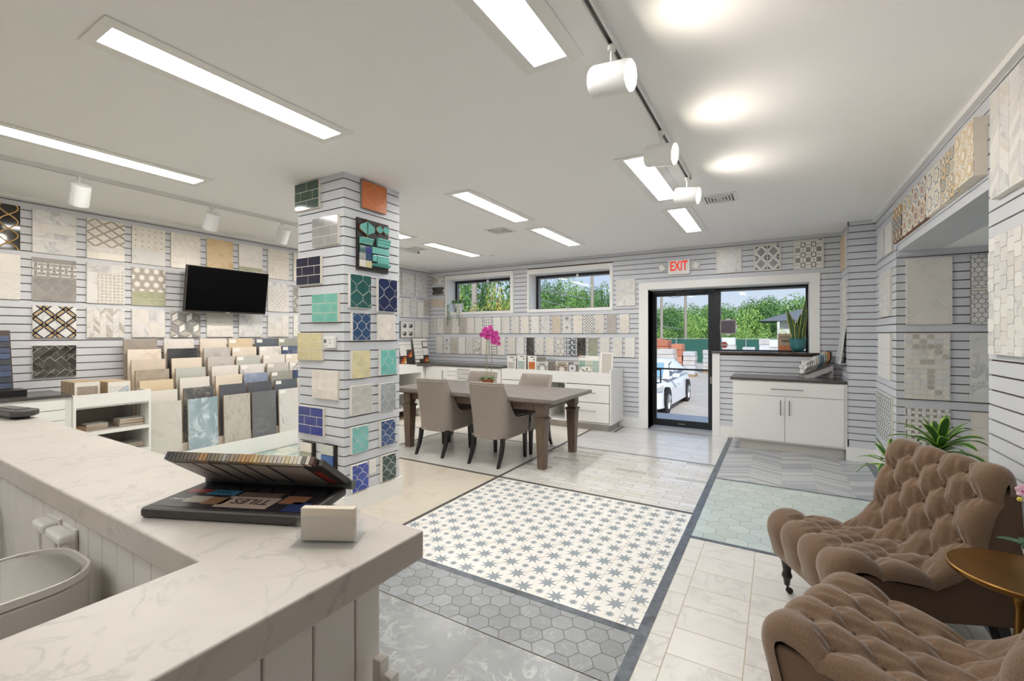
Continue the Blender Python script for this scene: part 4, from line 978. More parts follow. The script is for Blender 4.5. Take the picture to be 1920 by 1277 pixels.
def octa(w, h):
    out = []; s = w / 6
    for j in range(int(h / (s * 0.9)) + 1):
        for i in range(6):
            x, y = i * s, j * s * 0.9; c = s * 0.26; e, f = s, s * 0.9
            out.append(([(x + c, y), (x + e - c, y), (x + e, y + c), (x + e, y + f - c), (x + e - c, y + f), (x + c, y + f), (x, y + f - c), (x, y + c)], pick([carrara_m, pale_m, cream_m, warm_m])))
    return out
board('niche', 0.996, 1.298, 0.845, 1.432, 'board of pale octagon tiles in the middle of the niche', S((0.47, octa), (0.06, slab(cream_m)), (0.47, octa)), 0.003, group=Gn)
board('niche', 1.426, 1.73, 0.845, 1.432, 'plain grey veined marble board, middle right in the niche', S((0.75, slab(carrara_m)), (0.25, slab(carrara_m))), group=Gn)
board('niche', 1.0, 1.30, 0.20, 0.77, 'white basket weave board behind the striped plant', bask([carrara_m, pale_m], 0.05, grey_m), group=Gn)
board('niche', 1.43, 1.73, 0.15, 0.76, 'cream arrow jointed tile board, lower right in the niche', lambda w, h: [([(x, y), (x + 0.19, y), (x + 0.24, y + 0.06), (x + 0.19, y + 0.12), (x, y + 0.12)], cream_m) for x in (-0.02, ) for y in [k * 0.12 for k in range(6)]] + [([(0.17, y + 0.12), (0.22, y + 0.06), (0.17, y), (0.32, y), (0.32, y + 0.12)], pale_m) for y in [k * 0.12 for k in range(6)]], 0.003, group=Gn)

# ================================================================ marble reception counter
bar_m = marble('counter marble', 'cbc4bc', '96908b', 9.0, 0.42, 0.34, tone=0.0, dist=1.2, thin=0.035, shuffle=False)
bead_m = M('beadboard paint', 'e4e1dc', 0.4)
o = thing('reception_counter', 'L shaped marble topped reception counter with white beadboard sides, foreground', 'counter', (0, 0, 0))
m = MB(); m.prism([(-3.9, 0.350), (-0.770, 0.350), (-0.770, -1.6), (-0.545, -1.6), (-0.545, 0.611), (-3.9, 0.611)], 1.02, 1.07)
bev(m.build('countertop', bar_m, o), 0.004, 3)
m = MB(); m.box(-3.9, 0.395, 0.0, -0.615, 0.545, 1.02); m.box(-0.735, -1.6, 0.0, -0.615, 0.395, 1.02); m.build('carcass', bead_m, o)
def beads(n0, n1, fn, w=0.078):
    k = 0; a = n0
    while a < n1 - 0.01:
        b = min(a + w, n1); m = MB(); fn(m, a + 0.0012, b - 0.0012); mm = m.build('bead_board', bead_m, o); bev(mm, 0.003); a += w
beads(-1.6, 0.56, lambda m, a, b: m.box(-0.617, a, 0.0, -0.60, b, 1.0195))
beads(-3.2, -0.735, lambda m, a, b: m.box(a, 0.380, 0.0, b, 0.397, 1.0195))
beads(-3.9, -0.60, lambda m, a, b: m.box(a, 0.543, 0.0, b, 0.558, 1.0195), 0.3)
# grout colour kit lying open on the counter
kit_m = M('kit plastic', '3b3734', 0.42)
ang = math.atan2(0.132, 0.306)
o = thing('colour_chart', 'open black grout colour kit lying on the marble counter', 'colour chart', (-1.048, 0.373, 1.07), ang)
bev(MB().box(0, 0, 0.0005, 0.335, 0.165, 0.021).build('case_base', kit_m, o), 0.007, 3)
prt = M('brochure dark print', '2b2730', 0.25, var=0.3, nscale=25)
m = MB(); m.box(0.012, 0.012, 0.021, 0.325, 0.150, 0.0216); m.build('brochure', prt, o)
def flat(name, x0, y0, x1, y1, z, c, par): return MB().box(x0, y0, z, x1, y1, z + 0.0004).build(name, M('print ' + c, c, 0.3), par)
br = o.children[-1]
for x0, y0, x1, y1, c in ((0.02, 0.085, 0.075, 0.105, '8c2f2c'), (0.07, 0.080, 0.135, 0.105, '3f82a8'), (0.055, 0.035, 0.10, 0.068, 'b9b2a6'), (0.10, 0.03, 0.145, 0.066, '8d6a4e'), (0.135, 0.02, 0.245, 0.075, 'b7a596'), (0.145, 0.078, 0.235, 0.10, '6f5d55'), (0.25, 0.05, 0.30, 0.09, '9a6c52'), (0.28, 0.015, 0.32, 0.06, '2c3c6b')):
    flat('print', x0, y0, x1, y1, 0.0216, c, br)
def text(name, body, size, mat, parent, loc, rot=(0, 0, 0), ext=0.0002, off=0.0, align='CENTER', sx=1.0):
    cu = bpy.data.curves.new(name, 'FONT'); cu.body = body; cu.size = size; cu.extrude = ext; cu.offset = off; cu.align_x = align; cu.align_y = 'CENTER'; cu.resolution_u = 3
    cu.materials.append(mat); t_ = bpy.data.objects.new(name, cu); COL.objects.link(t_)
    me = bpy.data.meshes.new_from_object(t_.evaluated_get(bpy.context.evaluated_depsgraph_get())); bpy.data.objects.remove(t_)
    q = link(name, me, parent); q.location = loc; q.rotation_euler = rot; q.scale = (sx, 1, 1); return q
text('lettering', 'TILES', 0.036, ink_m, br, (0.195, 0.052, 0.0225), (0, 0, PI), 0.0002, 0.0, sx=0.95)
text('lettering', 'HYDRO', 0.012, white_m, br, (0.042, 0.048, 0.0222), (0, 0, PI), 0.0002, 0.0003)
text('lettering', 'TON', 0.02, ink_m, br, (0.105, 0.092, 0.0224), (0, 0, PI), 0.0002)
# lid, hinged at the back, its open edge towards the room's near side
tl = math.radians(34); LL = 0.135
def lidp(x, d, up): return (x, 0.155 - d * math.cos(tl) - up * math.sin(tl) * -1 * -1 + 0.0, 0.024 + d * math.sin(tl) + up * math.cos(tl))
lm = Matrix(((1, 0, 0, 0), (0, -math.cos(tl), math.sin(tl), 0.158), (0, math.sin(tl), math.cos(tl), 0.024), (0, 0, 0, 1)))
lm = Matrix(((-1, 0, 0, 0.345), (0, -math.cos(tl), math.sin(tl), 0.158), (0, math.sin(tl), math.cos(tl), 0.024), (0, 0, 0, 1)))
lid = MB().box(0, 0, 0, 0.335, LL, 0.012, 0, lm).build('lid', kit_m, o)
for a, b in ((0.045, 0.115), (0.125, 0.165), (0.173, 0.203), (0.211, 0.241), (0.249, 0.279), (0.285, 0.325)): MB().box(a, 0.012, -0.0012, b, LL - 0.012, -0.0001, 0, lm).build('label_card', M('card grey', 'a9a29c', 0.5), lid)
MB().box(0.022, 0.02, -0.0016, 0.036, LL - 0.04, -0.0001, 0, lm).build('label_card', M('print 8c2f2c', '8c2f2c', 0.3), lid)
MB().cyl(tuple(lm @ Vector((-0.006, -0.004, 0.004))), tuple(lm @ Vector((0.341, -0.004, 0.004))), 0.0105, n=12).build('spine', M('spine grey', '5c6166', 0.35), o, True)
cols = ['6b5040', 'e5ddd0', '7c746c', 'eee9df', 'e9e0cb', 'ebe4d2', 'e3d3ad', 'ddd2b8', 'd2cfc9', 'cfc6b6', 'c9c2b2', 'd9c7a2', 'c4b9a2', 'bda988', 'd3b888', 'cda56b', 'b99262', 'c19a63', 'b08d5f', '9c8a70', 'a7957a', '8d8271', 'a5a4a2', '948b7d', '8c7a60', '7c7364', '6f6455', 'a47f52', 'b4874f', '7c6a58', '71604f', '6a5c4e', '62564b', '564b42', '4a433c', '423c37', '3a3633', '33333a']
for k, c in enumerate(cols):
    x = 0.012 + k * 0.0083
    MB().box(x, LL - 0.001, -0.002, x + 0.0068, LL + 0.013, 0.013, 0, lm).build('colour_stick', M('stick ' + c, c, 0.5), o)
# business cards
o = thing('card_holder', 'clear acrylic holder filled with cream business cards on the counter', 'card holder', (-0.655, 0.497, 1.07), math.atan2(0.046, 0.088))
m = MB(); m.box(-0.052, -0.03, 0.0005, 0.052, 0.035, 0.003); m.box(-0.050, 0.007, 0.003, 0.050, 0.010, 0.05); m.box(-0.050, -0.012, 0.003, 0.050, -0.009, 0.045); m.box(-0.052, -0.012, 0.003, -0.050, 0.02, 0.032); m.box(0.050, -0.012, 0.003, 0.052, 0.02, 0.032)
m.build('holder', clear_m, o)
cards = tag(bev(MB().box(-0.0455, -0.0085, 0.0035, 0.0455, 0.006, 0.058).build('card_stack', M('card stock', 'ded3c3', 0.7, var=0.02), loc=(-0.655, 0.497, 1.07), rotz=math.atan2(0.046, 0.088)), 0.0008), 'thick stack of cream business cards in the clear holder', 'cards')
# dark hand device at the far left of the counter
o = thing('card_terminal', 'dark grey card terminal lying on the counter at the left edge', 'device', (-2.80, 0.56, 1.07), 0.15)
m = MB(); m.prism([(-0.13, -0.035), (0.10, -0.045), (0.13, -0.02), (0.13, 0.02), (0.10, 0.045), (-0.13, 0.035)], 0.012, 0.038); bev(m.build('body', M('terminal grey', '4a4744', 0.4), o), 0.006)
m = MB(); m.box(-0.12, -0.03, 0.0005, 0.06, 0.03, 0.012); m.build('foot', black_m, o)
for k in range(6): MB().box(-0.09 + k * 0.03, -0.02, 0.038, -0.07 + k * 0.03, 0.022, 0.042).build('key', M('key grey', '77736c', 0.5), o)
# air purifier behind the counter
pur_m = M('purifier grey white', 'c9c4be', 0.45)
o = thing('air_purifier', 'pale grey air purifier with a ribbed top, behind the counter', 'air purifier', (-1.262, 0.012, 0))
def rr(w, d, r, n=6): return [(sx * (w / 2 - r) + r * math.cos(a + k * PI / 2 / n), sy * (d / 2 - r) + r * math.sin(a + k * PI / 2 / n)) for sx, sy, a in ((1, -1, -PI / 2), (1, 1, 0), (-1, 1, PI / 2), (-1, -1, PI)) for k in range(n + 1)]
m = MB(); m.prism(rr(0.235, 0.68, 0.085, 8), 0.004, 0.943); bev(m.build('body', pur_m, o, True), 0.006)
rim = MB(); outer = rr(0.235, 0.68, 0.085, 8); inner = rr(0.225, 0.67, 0.08, 8); n = len(outer)
rim.add([(x, y, 0.943) for x, y in outer] + [(x, y, 0.957) for x, y in outer] + [(x, y, 0.957) for x, y in inner] + [(x, y, 0.943) for x, y in inner], [(i + q * n, (i + 1) % n + q * n, (i + 1) % n + (q + 1) * n, i + (q + 1) * n) for q in range(3) for i in range(n)])
rim.build('rim', M('purifier rim', 'ddd9d4', 0.4), o, True)
m = MB()
for k in range(34):
    x = -0.108 + k * 0.0066; e = 0.325 - (max(0, abs(x) - 0.035) ** 2) * 11; m.box(x, -e, 0.943, x + 0.004, e, 0.953)
tag(m.build('ribs', M('purifier ribs', 'b9b5b0', 0.5), o), kind='stuff')
MB().box(-0.035, 0.0, 0.953, 0.045, 0.17, 0.957).build('control_panel', M('purifier panel', 'cfcbc6', 0.35), o)
# adapters plugged in on the inside of the counter, and a black tray
for k, (x, w, lb) in enumerate(((-1.535, 0.075, 'left white plug adapter on the inner beadboard of the counter'), (-1.425, 0.10, 'right white plug strip on the inner beadboard of the counter'))):
    o = thing('plug_adapter', lb, 'adapter', (x, 0.380, 0.957), group='plugs behind the counter')
    bev(MB().box(-0.04, -0.006, -0.085, 0.04, -0.0005, 0.015).build('cover_plate', bead_m, o), 0.002); bev(MB().box(-w / 2, -0.036, -0.012, w / 2, -0.006, 0.012).build('plug', white_m, o), 0.008, 3)
    MB().tube([(0, -0.03, -0.01), (0.005, -0.03, -0.08), (0.01, -0.02, -0.3)], 0.004).build('cable', white_m, o, True)
o = thing('letter_tray', 'black two tier tray behind the counter at the left edge', 'tray', (-2.09, 0.26, 0.0))
for z in (0.80, 0.90):
    m = MB(); m.prism(rr(0.16, 0.20, 0.03, 4), z, z + 0.014); m.build('shelf', black_m, o)
m = MB(); m.box(-0.075, -0.09, 0.0005, 0.07, 0.09, 0.74); m.build('stand', black_m, o)
for x in (-0.07, 0.07):
    for y in (-0.07, 0.07): MB().cyl((x * 0.8, y, 0.74), (x * 0.8, y, 0.905), 0.005).build('post', black_m, o)
# white profiles standing on end against the counter
for k, (x, lb) in enumerate(((-0.562, 'innermost of three white trim lengths standing at the counter end'), (-0.539, 'middle of three white trim lengths standing at the counter end'), (-0.516, 'outermost of three white trim lengths standing at the counter end'))):
    o = bev(MB().box(x - 0.009, 0.515, 0.0, x + 0.009, 0.535, 0.89 - k * 0.018).build('trim_sample', white_m), 0.002); tag(o, lb, 'trim sample', 'white trim lengths by the counter')

# ================================================================ left wall: drawers, shelf unit, slab rack, television
dk_m = soap_m
def cabinet_front(o, name, x0, z0, x1, z1, y=-0.0, handle=None, t=0.018):
    """door or drawer panel facing local -y, handle: 'h' or 'v' with its middle and length"""
    p = bx(name, x0, y - t, z0, x1, y, z1, cab_m, o, 0.0015)
    if handle:
        k, cx, cz, l = handle; m = MB(); e = l / 2
        if k == 'h':
            m.cyl((cx - e, y - t - 0.028, cz), (cx + e, y - t - 0.028, cz), 0.005, n=8)
            for s in (-0.8, 0.8): m.cyl((cx + s * e, y - t - 0.028, cz), (cx + s * e, y - t, cz), 0.004, n=6)
        else:
            m.cyl((cx, y - t - 0.028, cz - e), (cx, y - t - 0.028, cz + e), 0.005, n=8)
            for s in (-0.8, 0.8): m.cyl((cx, y - t - 0.028, cz + s * e), (cx, y - t, cz + s * e), 0.004, n=6)
        m.build('handle', pull_m, p, True)
    return p
o = thing('drawer_cabinet', 'white drawer cabinet with a dark stone top at the left edge', 'cabinet', (-5.42, 1.40, 0), PI / 2)   # local x runs along +Y
w = 0.80
m = MB(); m.box(-w, 0.0, 0.10, 0.04, 0.555, 0.868); m.box(-w, 0.05, 0, 0.04, 0.555, 0.10); m.build('carcass', cab_m, o)
for z0, z1 in ((0.765, 0.848), (0.672, 0.759), (0.40, 0.666), (0.12, 0.394)): cabinet_front(o, 'drawer', -w + 0.01, z0, -0.005, z1, 0, ('h', -0.30, z0 + (z1 - z0) * 0.6, 0.12))
bx('countertop', -w, -0.02, 0.868, 0.038, 0.555, 0.894, dk_m, o, 0.003)
o = thing('colour_board', 'leaning display of blue glazed bricks in a black tray, left edge', 'sample board', (-5.60, 1.02, 0.894), PI / 2)
bev(MB().box(-0.20, -0.02, 0.0005, 0.18, 0.20, 0.055).build('tray', black_m, o), 0.003)
lmx = Matrix.Translation((0, 0.01, 0.056)) @ Matrix.Rotation(math.radians(-12), 4, 'X')
MB().box(-0.19, 0.0, 0.0, 0.105, 0.02, 0.52, 0, lmx).build('backing', M('dark walnut', '3f332d', 0.5), o)
blues = [M('brick %s' % c, c, 0.3, var=0.35, nscale=18, stretch=(1, 1, 4)) for c in ('33405c', '2d3340', '3c4b6c', '46536b', '2b2f38', '5a6a86')]
for k in range(9): MB().box(-0.185, -0.012, 0.015 + k * 0.051, 0.093, 0.0, 0.060 + k * 0.051, 0, lmx).build('tile', blues[(k * 4) % 6], o)
for k in range(3): MB().box(-0.19, -0.035, 0.012 + k * 0.012, -0.02, -0.02, 0.019 + k * 0.012).build('label', white_m, o)
# open shelf unit with bins of mosaic sheets on top
o = thing('shelf_unit', 'white open shelf unit between the drawers and the slab rack', 'shelf', (-5.38, 1.40, 0), PI / 2)
w = 0.615
for a in ((0.041, 0, 0.0, 0.059, 0.60, 0.876), (w - 0.018, 0, 0.0, w, 0.60, 0.876)): bx('side_panel', *a, cab_m, o)
bx('front_rail', 0.059, 0, 0.765, w - 0.018, 0.018, 0.876, cab_m, o); bx('back_panel', 0.059, 0.585, 0.0, w - 0.018, 0.60, 0.876, cabin_m, o)
for z in (0.765, 0.530, 0.305, 0.06): bx('shelf', 0.059, 0.018, z - 0.018, w - 0.018, 0.585, z, cab_m if z > 0.7 else cabin_m, o)
for z in (0.530, 0.305): bx('shelf_edge', 0.059, 0, z - 0.03, w - 0.018, 0.018, z, cab_m, o)
sheet_m = M('mosaic sheet', 'e4e0d8', 0.5, tone=0.08); tanedge_m = M('sheet edge', 'c8b395', 0.8, tone=0.25)
def sheaf(x0, x1, y0, y1, zb, zt, n, label, group, face):
    """upright sheets standing one behind the other; the front one shows its mosaic"""
    for k in range(n):
        y = y0 + (y1 - y0) * k / n; t = (y1 - y0) / n * 0.82
        q = thing('sheet_sample', label if k == 0 else 'upright mosaic sheet behind the front one %s' % group, 'tile sample', (-5.38 - y, 1.40 + x0, zb), PI / 2, group='sheets ' + group)
        MB().box(0, 0, 0, x1 - x0 - 0.002 * (k % 3), t, zt - zb + 0.001 * (k % 2)).build('backing', tanedge_m, q); MB().box(0.003, -0.0016, 0.003, x1 - x0 - 0.004, 0, zt - zb - 0.002).build('face', sheet_m, q)
        if k == 0:
            fm = Matrix(((1, 0, 0, 0.02), (0, 0, -1, -0.0016), (0, 1, 0, 0.006), (0, 0, 0, 1)))
            for pc in face(x1 - x0 - 0.035, zt - zb - 0.045):
                p = clip(pc[0], 0, 0, x1 - x0 - 0.035, zt - zb - 0.045)
                if p and area(p) > 1e-5: MB().prism(shrink(p, 0.003), 0, 0.004, 0, fm, bottom=False).build('tile', pc[1], q)
taup2_m = M('taupe hexagon', 'a8998a', 0.4, tone=0.12)
sheaf(0.065, 0.245, 0.07, 0.42, 0.766, 0.988, 12, 'front mosaic sheet of taupe hexagons standing on the shelf unit', 'of the taupe bin', lambda w, h: p_hex(w, h, taup2_m, 0.013))
sheaf(0.30, 0.475, 0.07, 0.42, 0.766, 0.972, 12, 'front mosaic sheet of grey and white fish scales on the shelf unit', 'of the white bin', lambda w, h: p_fan(w, h, [carrara_m, pale_m, M('pale blue tile', 'b9c3c8', 0.4)], 0.032))
for x, y, n, z, lb, sx, sy in ((0.16, 0.12, 4, 0.531, 'left pile of pale tiles on the upper shelf', 0.16, 0.14), (0.40, 0.10, 5, 0.531, 'right pile of pale tiles on the upper shelf', 0.19, 0.16), (0.40, 0.12, 3, 0.306, 'pile of pale tiles on the lower shelf', 0.2, 0.2)):
    for k in range(n):
        q = thing('pile_tile', 'tile %s, level %s' % (lb.replace('pile', 'in the', 1) if False else 'in the ' + lb, nth[k]), 'tile sample', (-5.38 - y + random.uniform(-0.006, 0.006), 1.40 + x, z + k * 0.0135), PI / 2 + random.uniform(-0.05, 0.05), group=lb)
        MB().box(0, 0, 0.0002, sx, sy, 0.007).build('backing', tanedge_m, q); MB().box(0.002, 0.002, 0.007, sx - 0.002, sy - 0.002, 0.013).build('face', pale_m, q)
o = tag(bx('wood_plank', -5.80, 1.465, 0.531, -5.40, 1.53, 0.585, wood('walnut block', '6d5442', '8a6c55', 0.5)), 'brown wooden block at the left end of the upper shelf', 'wood sample')

# slab rack
o = thing('slab_rack', 'stepped white rack holding rows of large tile slabs below the television', 'rack', (-5.38, 2.02, 0), PI / 2)
bx('front_board', 0, 0, 0, 1.88, 0.02, 0.186, cab_m, o); bx('end_panel', 1.862, 0.02, 0, 1.88, 0.598, 0.186, cab_m, o)
for k in range(7): bx('step', 0.0, 0.02 + 0.07 * k, 0.0, 1.86, 0.02 + 0.07 * (k + 1) if k < 6 else 0.59, 0.155 + 0.1055 * k, M('rack step', 'cfc6ba', 0.6), o)
def slabmat(k): return k
gst = {'linen': M('linen stone', '9d948b', 0.5, var=0.14, nscale=6, stretch=(1, 40, 1)), 'ivory': marble('ivory stone', 'e7ded2', 'cdb89c', 3, 0.5, 0.4), 'sand': M('sand stone', 'cfc2b3', 0.6, var=0.06), 'rust': marble('rusty grey stone', 'b5a999', '8a7f74', 9, 0.8, 0.45), 'tan': M('tan stone', 'd6c4a6', 0.5, var=0.05, nscale=4), 'pearl': marble('pearl stone', 'd3cfc8', 'bdb6ab', 3, 0.5, 0.4),
       'bianco': marble('white veined slab', 'e9e5df', 'b3aca4', 2.5, 0.7, 0.25, thin=0.03), 'jet': marble('jet slab', '2b2c30', 'a9a9ab', 3, 0.5, 0.2, tone=0, thin=0.012), 'cream': M('cream slab', 'ddd2c2', 0.5, var=0.04), 'mist': M('misty green slab', 'b9bcb5', 0.45, var=0.06), 'snow': M('snow slab', 'dcd9d4', 0.4, var=0.03),
       'storm': marble('storm slab', '53565a', 'a39e98', 12, 0.9, 0.3), 'ocean': marble('ocean onyx slab', '8aa0aa', 'dfe8ea', 3.0, 0.9, 0.12, tone=0, dist=2.6, thin=0.07, shuffle=False), 'drift': marble('drift slab', 'c3bdb3', '8f8a82', 7, 0.7, 0.5, tone=0, stretch=(3, 1, 1), shuffle=False), 'smoke': marble('smoke slab', 'cbc8c3', 'a7a39e', 4, 0.7, 0.3), 'lead': M('lead slab', '5a5c63', 0.45, var=0.06),
       'slate': marble('slate slab', '6e7074', '8d8f92', 2.2, 0.5, 0.35, tone=0), 'sky': marble('blue swirl slab', '7788a6', 'd5d9e0', 4, 0.9, 0.2, tone=0, dist=2.5), 'calac': marble('white gold veined slab', 'ebe8e3', '8f9096', 1.8, 0.8, 0.2, thin=0.022, dist=1.0), 'olive': M('olive grey slab', '9d9d94', 0.45, var=0.05), 'indigo': marble('indigo slab', '46536f', '9aa3b5', 5, 0.6, 0.2), 'graph': M('graphite slab', '5f666e', 0.4, var=0.05), 'stripe': M('striped print slab', 'd9d6d4', 0.4)}
RACK = [(2.015, ['pearl', 'snow', 'tan', 'rust', 'sand', 'ivory', 'linen']), (2.372, ['ocean', 'storm', 'snow', 'mist', 'cream', 'jet', 'bianco']), (2.735, ['drift', 'lead', 'cream', 'bianco', 'smoke', 'smoke', 'ivory']), (3.055, ['slate', 'lead', 'sky', 'calac', 'mist', 'cream', 'tan']), (3.392, ['calac', 'graph', 'olive', 'smoke', 'snow', 'bianco', 'graph']), (3.700, ['snow', 'ivory', 'indigo', 'stripe', 'ivory', 'indigo', 'olive'])]
cn = ['first', 'second', 'third', 'fourth', 'fifth', 'sixth']
desc = dict(linen='grey brown ribbed', ivory='ivory', sand='sandy beige', rust='mottled grey brown', tan='tan', pearl='large pale grey', bianco='white veined', jet='black veined', cream='cream', mist='misty grey', snow='plain off white', storm='dark mottled', ocean='blue green onyx look', drift='weathered grey', smoke='cloudy grey', lead='dark grey', slate='charcoal', sky='blue swirled', calac='white grey veined', olive='olive grey', indigo='dark blue', graph='graphite', stripe='diagonal striped')
for ci, (y0, ms) in enumerate(RACK):
    for k, mk in enumerate(ms):
        y = y0 - 0.009 * k + (0.0 if ci else 0.0); zb = 0.156 + 0.1055 * k; zt = (0.726 if k == 0 else 0.735 + 0.1065 * k)
        row = ['front', 'second', 'third', 'fourth', 'fifth', 'sixth', 'back'][k]
        q = thing('tile_slab', '%s tile slab, %s row of the %s rack column from the left' % (desc[mk], row, cn[ci]), 'tile slab', (-5.432 - 0.07 * k, y, zb), PI / 2, group='slabs in the rack')
        q.rotation_euler = (math.radians(-2.2), 0, PI / 2)
        w = 0.295; h = zt - zb
        MB().box(0.002, 0.008, 0.0005, w - 0.002, 0.026, h - 0.004).build('backing', mdf_m, q); f = MB().box(0, -0.003, 0.0005, w, 0.008, h).build('face', gst[mk], q)
        if ci >= 3 and (k >= 3 or (ci == 4 and k in (0, 1, 2))): MB().box(0.012, -0.0036, h - 0.055, 0.085, -0.003, h - 0.012).build('label', white_m, q)
        if mk == 'stripe':
            m = MB()
            for s in range(5): m.prism([(0.04 + s * 0.05, h - 0.1), (0.055 + s * 0.05, h - 0.1), (0.145 + s * 0.05, h - 0.01), (0.13 + s * 0.05, h - 0.01)], 0.003, 0.0038, 0, Matrix(((1, 0, 0, 0), (0, 0, -1, 0), (0, 1, 0, 0), (0, 0, 0, 1))))
            m.build('print', M('stripe ink', '6d6f80', 0.4), q)
# television
o = thing('television', 'black flat television tilted down on the sample wall', 'television'); 
top, bot = Vector((-5.70, 2.475, 2.212)), Vector((-5.78, 2.475, 1.684)); Zd = (top - bot); hh = Zd.length; Zd.normalize(); Ud = Vector((0, 1, 0)); Nd = Ud.cross(Zd)
o.matrix_world = Matrix(((Ud.x, Zd.x, Nd.x, bot.x), (Ud.y, Zd.y, Nd.y, bot.y), (Ud.z, Zd.z, Nd.z, bot.z), (0, 0, 0, 1)))
ww = 0.935
bev(MB().box(0, 0, -0.045, ww, hh, -0.004).build('housing', M('tv plastic', '1d1d1f', 0.4), o), 0.004)
m = MB(); e = 0.008; m.box(0, 0, -0.004, ww, 0.018, 0.002); m.box(0, hh - e, -0.004, ww, hh, 0.002); m.box(0, 0.018, -0.004, e, hh - e, 0.002); m.box(ww - e, 0.018, -0.004, ww, hh - e, 0.002); m.build('bezel', M('tv bezel', '3a3635', 0.35), o)
MB().box(e, 0.018, -0.004, ww - e, hh - e, 0.0).build('screen', M('tv screen', '010102', 0.35, spec=0.1), o)
MB().box(ww / 2 - 0.02, 0.005, 0.002, ww / 2 + 0.02, 0.013, 0.0026).build('maker_badge', M('badge grey', '9c9a98', 0.4), o)
MB().box(0.20, 0.15, -0.19, 0.70, 0.40, -0.045).build('wall_mount', black_m, o)

# ================================================================ far left corner cabinets
o = thing('corner_shelf_unit', 'white open shelf unit on the left wall beyond the column', 'shelf', (-5.40, 5.40, 0), PI / 2)
w = 0.62
for a in ((0.0, 0, 0.0, 0.02, 0.585, 0.862), (w - 0.04, 0, 0.0, w, 0.585, 0.862)): bx('side_panel', *a, cab_m, o)
bx('top', 0.02, 0.0, 0.762, w - 0.04, 0.585, 0.862, cab_m, o)
for z in (0.45, 0.16): bx('shelf', 0.02, 0.01, z - 0.02, w - 0.04, 0.585, z, cab_m, o)
bx('back_panel', 0.02, 0.575, 0.0, w - 0.04, 0.585, 0.762, cabin_m, o)
for k in range(4):
    q = thing('pile_tile', 'tile in the stack on the far shelf unit, level %s' % nth[k], 'tile sample', (-5.50, 5.75, 0.451 + k * 0.014), PI / 2 + 0.04 * (k % 2), group='tiles on the far shelf')
    MB().box(0, 0, 0.0002, 0.2, 0.2, 0.006).build('backing', tanedge_m, q); MB().box(0.002, 0.002, 0.006, 0.198, 0.198, 0.0135).build('face', [pale_m, taupe_m][k % 2], q)
for k in range(3):
    q = tag(bev(bx('white_tile', 0, 0, 0.0005, 0.42 - 0.16 * (k == 2), 0.20, 0.016, white_m), 0.001), 'white tile in the low stack on top of the far shelf unit, level %s' % nth[k], 'tile sample', 'white tiles on the far shelf top')
    q.location = (-5.44 - 0.02 * k, 5.50 + 0.01 * k, 0.862 + 0.0165 * k); q.rotation_euler = (0, 0, PI / 2)
o = thing('base_cabinets', 'white base cabinets with a dark stone top along the far back wall', 'cabinet', (0, 6.30, 0))
m = MB(); m.box(-5.98, 0.0, 0.10, -3.945, 0.572, 0.86); m.box(-5.98, 0.06, 0.0, -3.945, 0.572, 0.10); m.box(-5.98, -0.275, 0.0, -5.58, 0.0, 0.86); m.build('carcass', cab_m, o)
cabinet_front(o, 'door', -5.56, 0.13, -5.085, 0.835, 0, ('v', -5.15, 0.70, 0.17))
for z0, z1 in ((0.775, 0.845), (0.70, 0.77), (0.62, 0.695), (0.38, 0.615), (0.13, 0.375)): cabinet_front(o, 'drawer', -5.05, z0, -4.0, z1, 0, ('h', -4.68, z0 + (z1 - z0) * 0.62, 0.27))
m = MB(); m.prism([(-5.985, -0.28), (-5.56, -0.28), (-5.42, -0.02), (-3.945, -0.02), (-3.945, 0.574), (-5.985, 0.574)], 0.862, 0.892); bev(m.build('countertop', dk_m, o), 0.003)
colm4 = [M('chip ' + c, c, 0.3) for c in ('d2692f', '3c5a7a', '2c2f38', 'd8b04c', '7aa39a', '8c3a34', 'e8e2d6', '4f7f57')]
def leaner(y0, y1, zb, h, label, rows, ang, chips):
    q = thing('leaning_board', label, 'sample board', (-5.80, y0, zb), PI / 2, group='leaning tile boards in the far corner'); lm_ = Matrix.Rotation(math.radians(-ang), 4, 'X'); w = y1 - y0
    MB().box(0, 0, 0.0005, w, 0.015, h, 0, lm_).build('backing', M('dark walnut', '3f332d', 0.5), q)
    for x0, a, x1, b in rows: MB().box(x0 * w + 0.003, -0.008, a * h + 0.003, x1 * w - 0.003, 0, b * h - 0.003, 0, lm_).build('tile', white_m, q)
    for x0, a, n, k in chips:
        for i in range(n):
            for j in range(k): MB().box(x0 * w + i * 0.045, -0.008, a * h + j * 0.042, x0 * w + i * 0.045 + 0.042, 0, a * h + j * 0.042 + 0.039, 0, lm_).build('chip', colm4[(i * 3 + j * 5 + int(x0 * 10)) % 8], q)
leaner(5.90, 6.20, 0.892, 0.41, 'leaning board of white tiles and orange chips, nearest the column', [(0, 0.86, 0.55, 1), (0.55, 0.86, 1, 1), (0, 0.36, 0.55, 0.86), (0.55, 0.62, 1, 0.86)], 9, [(0.02, 0.02, 3, 3), (0.56, 0.3, 3, 3)])
leaner(6.27, 6.66, 0.892, 0.47, 'leaning board of white tiles with coloured chips, next to the corner', [(0, 0.88, 1, 1), (0, 0.76, 0.6, 0.88), (0, 0.58, 0.6, 0.76), (0, 0.44, 0.6, 0.58), (0, 0.30, 0.6, 0.44), (0, 0.15, 0.6, 0.30), (0.66, 0.64, 1, 0.86), (0.62, 0.30, 1, 0.60), (0, 0.02, 0.3, 0.13)], 10, [(0.58, 0.03, 3, 2)])
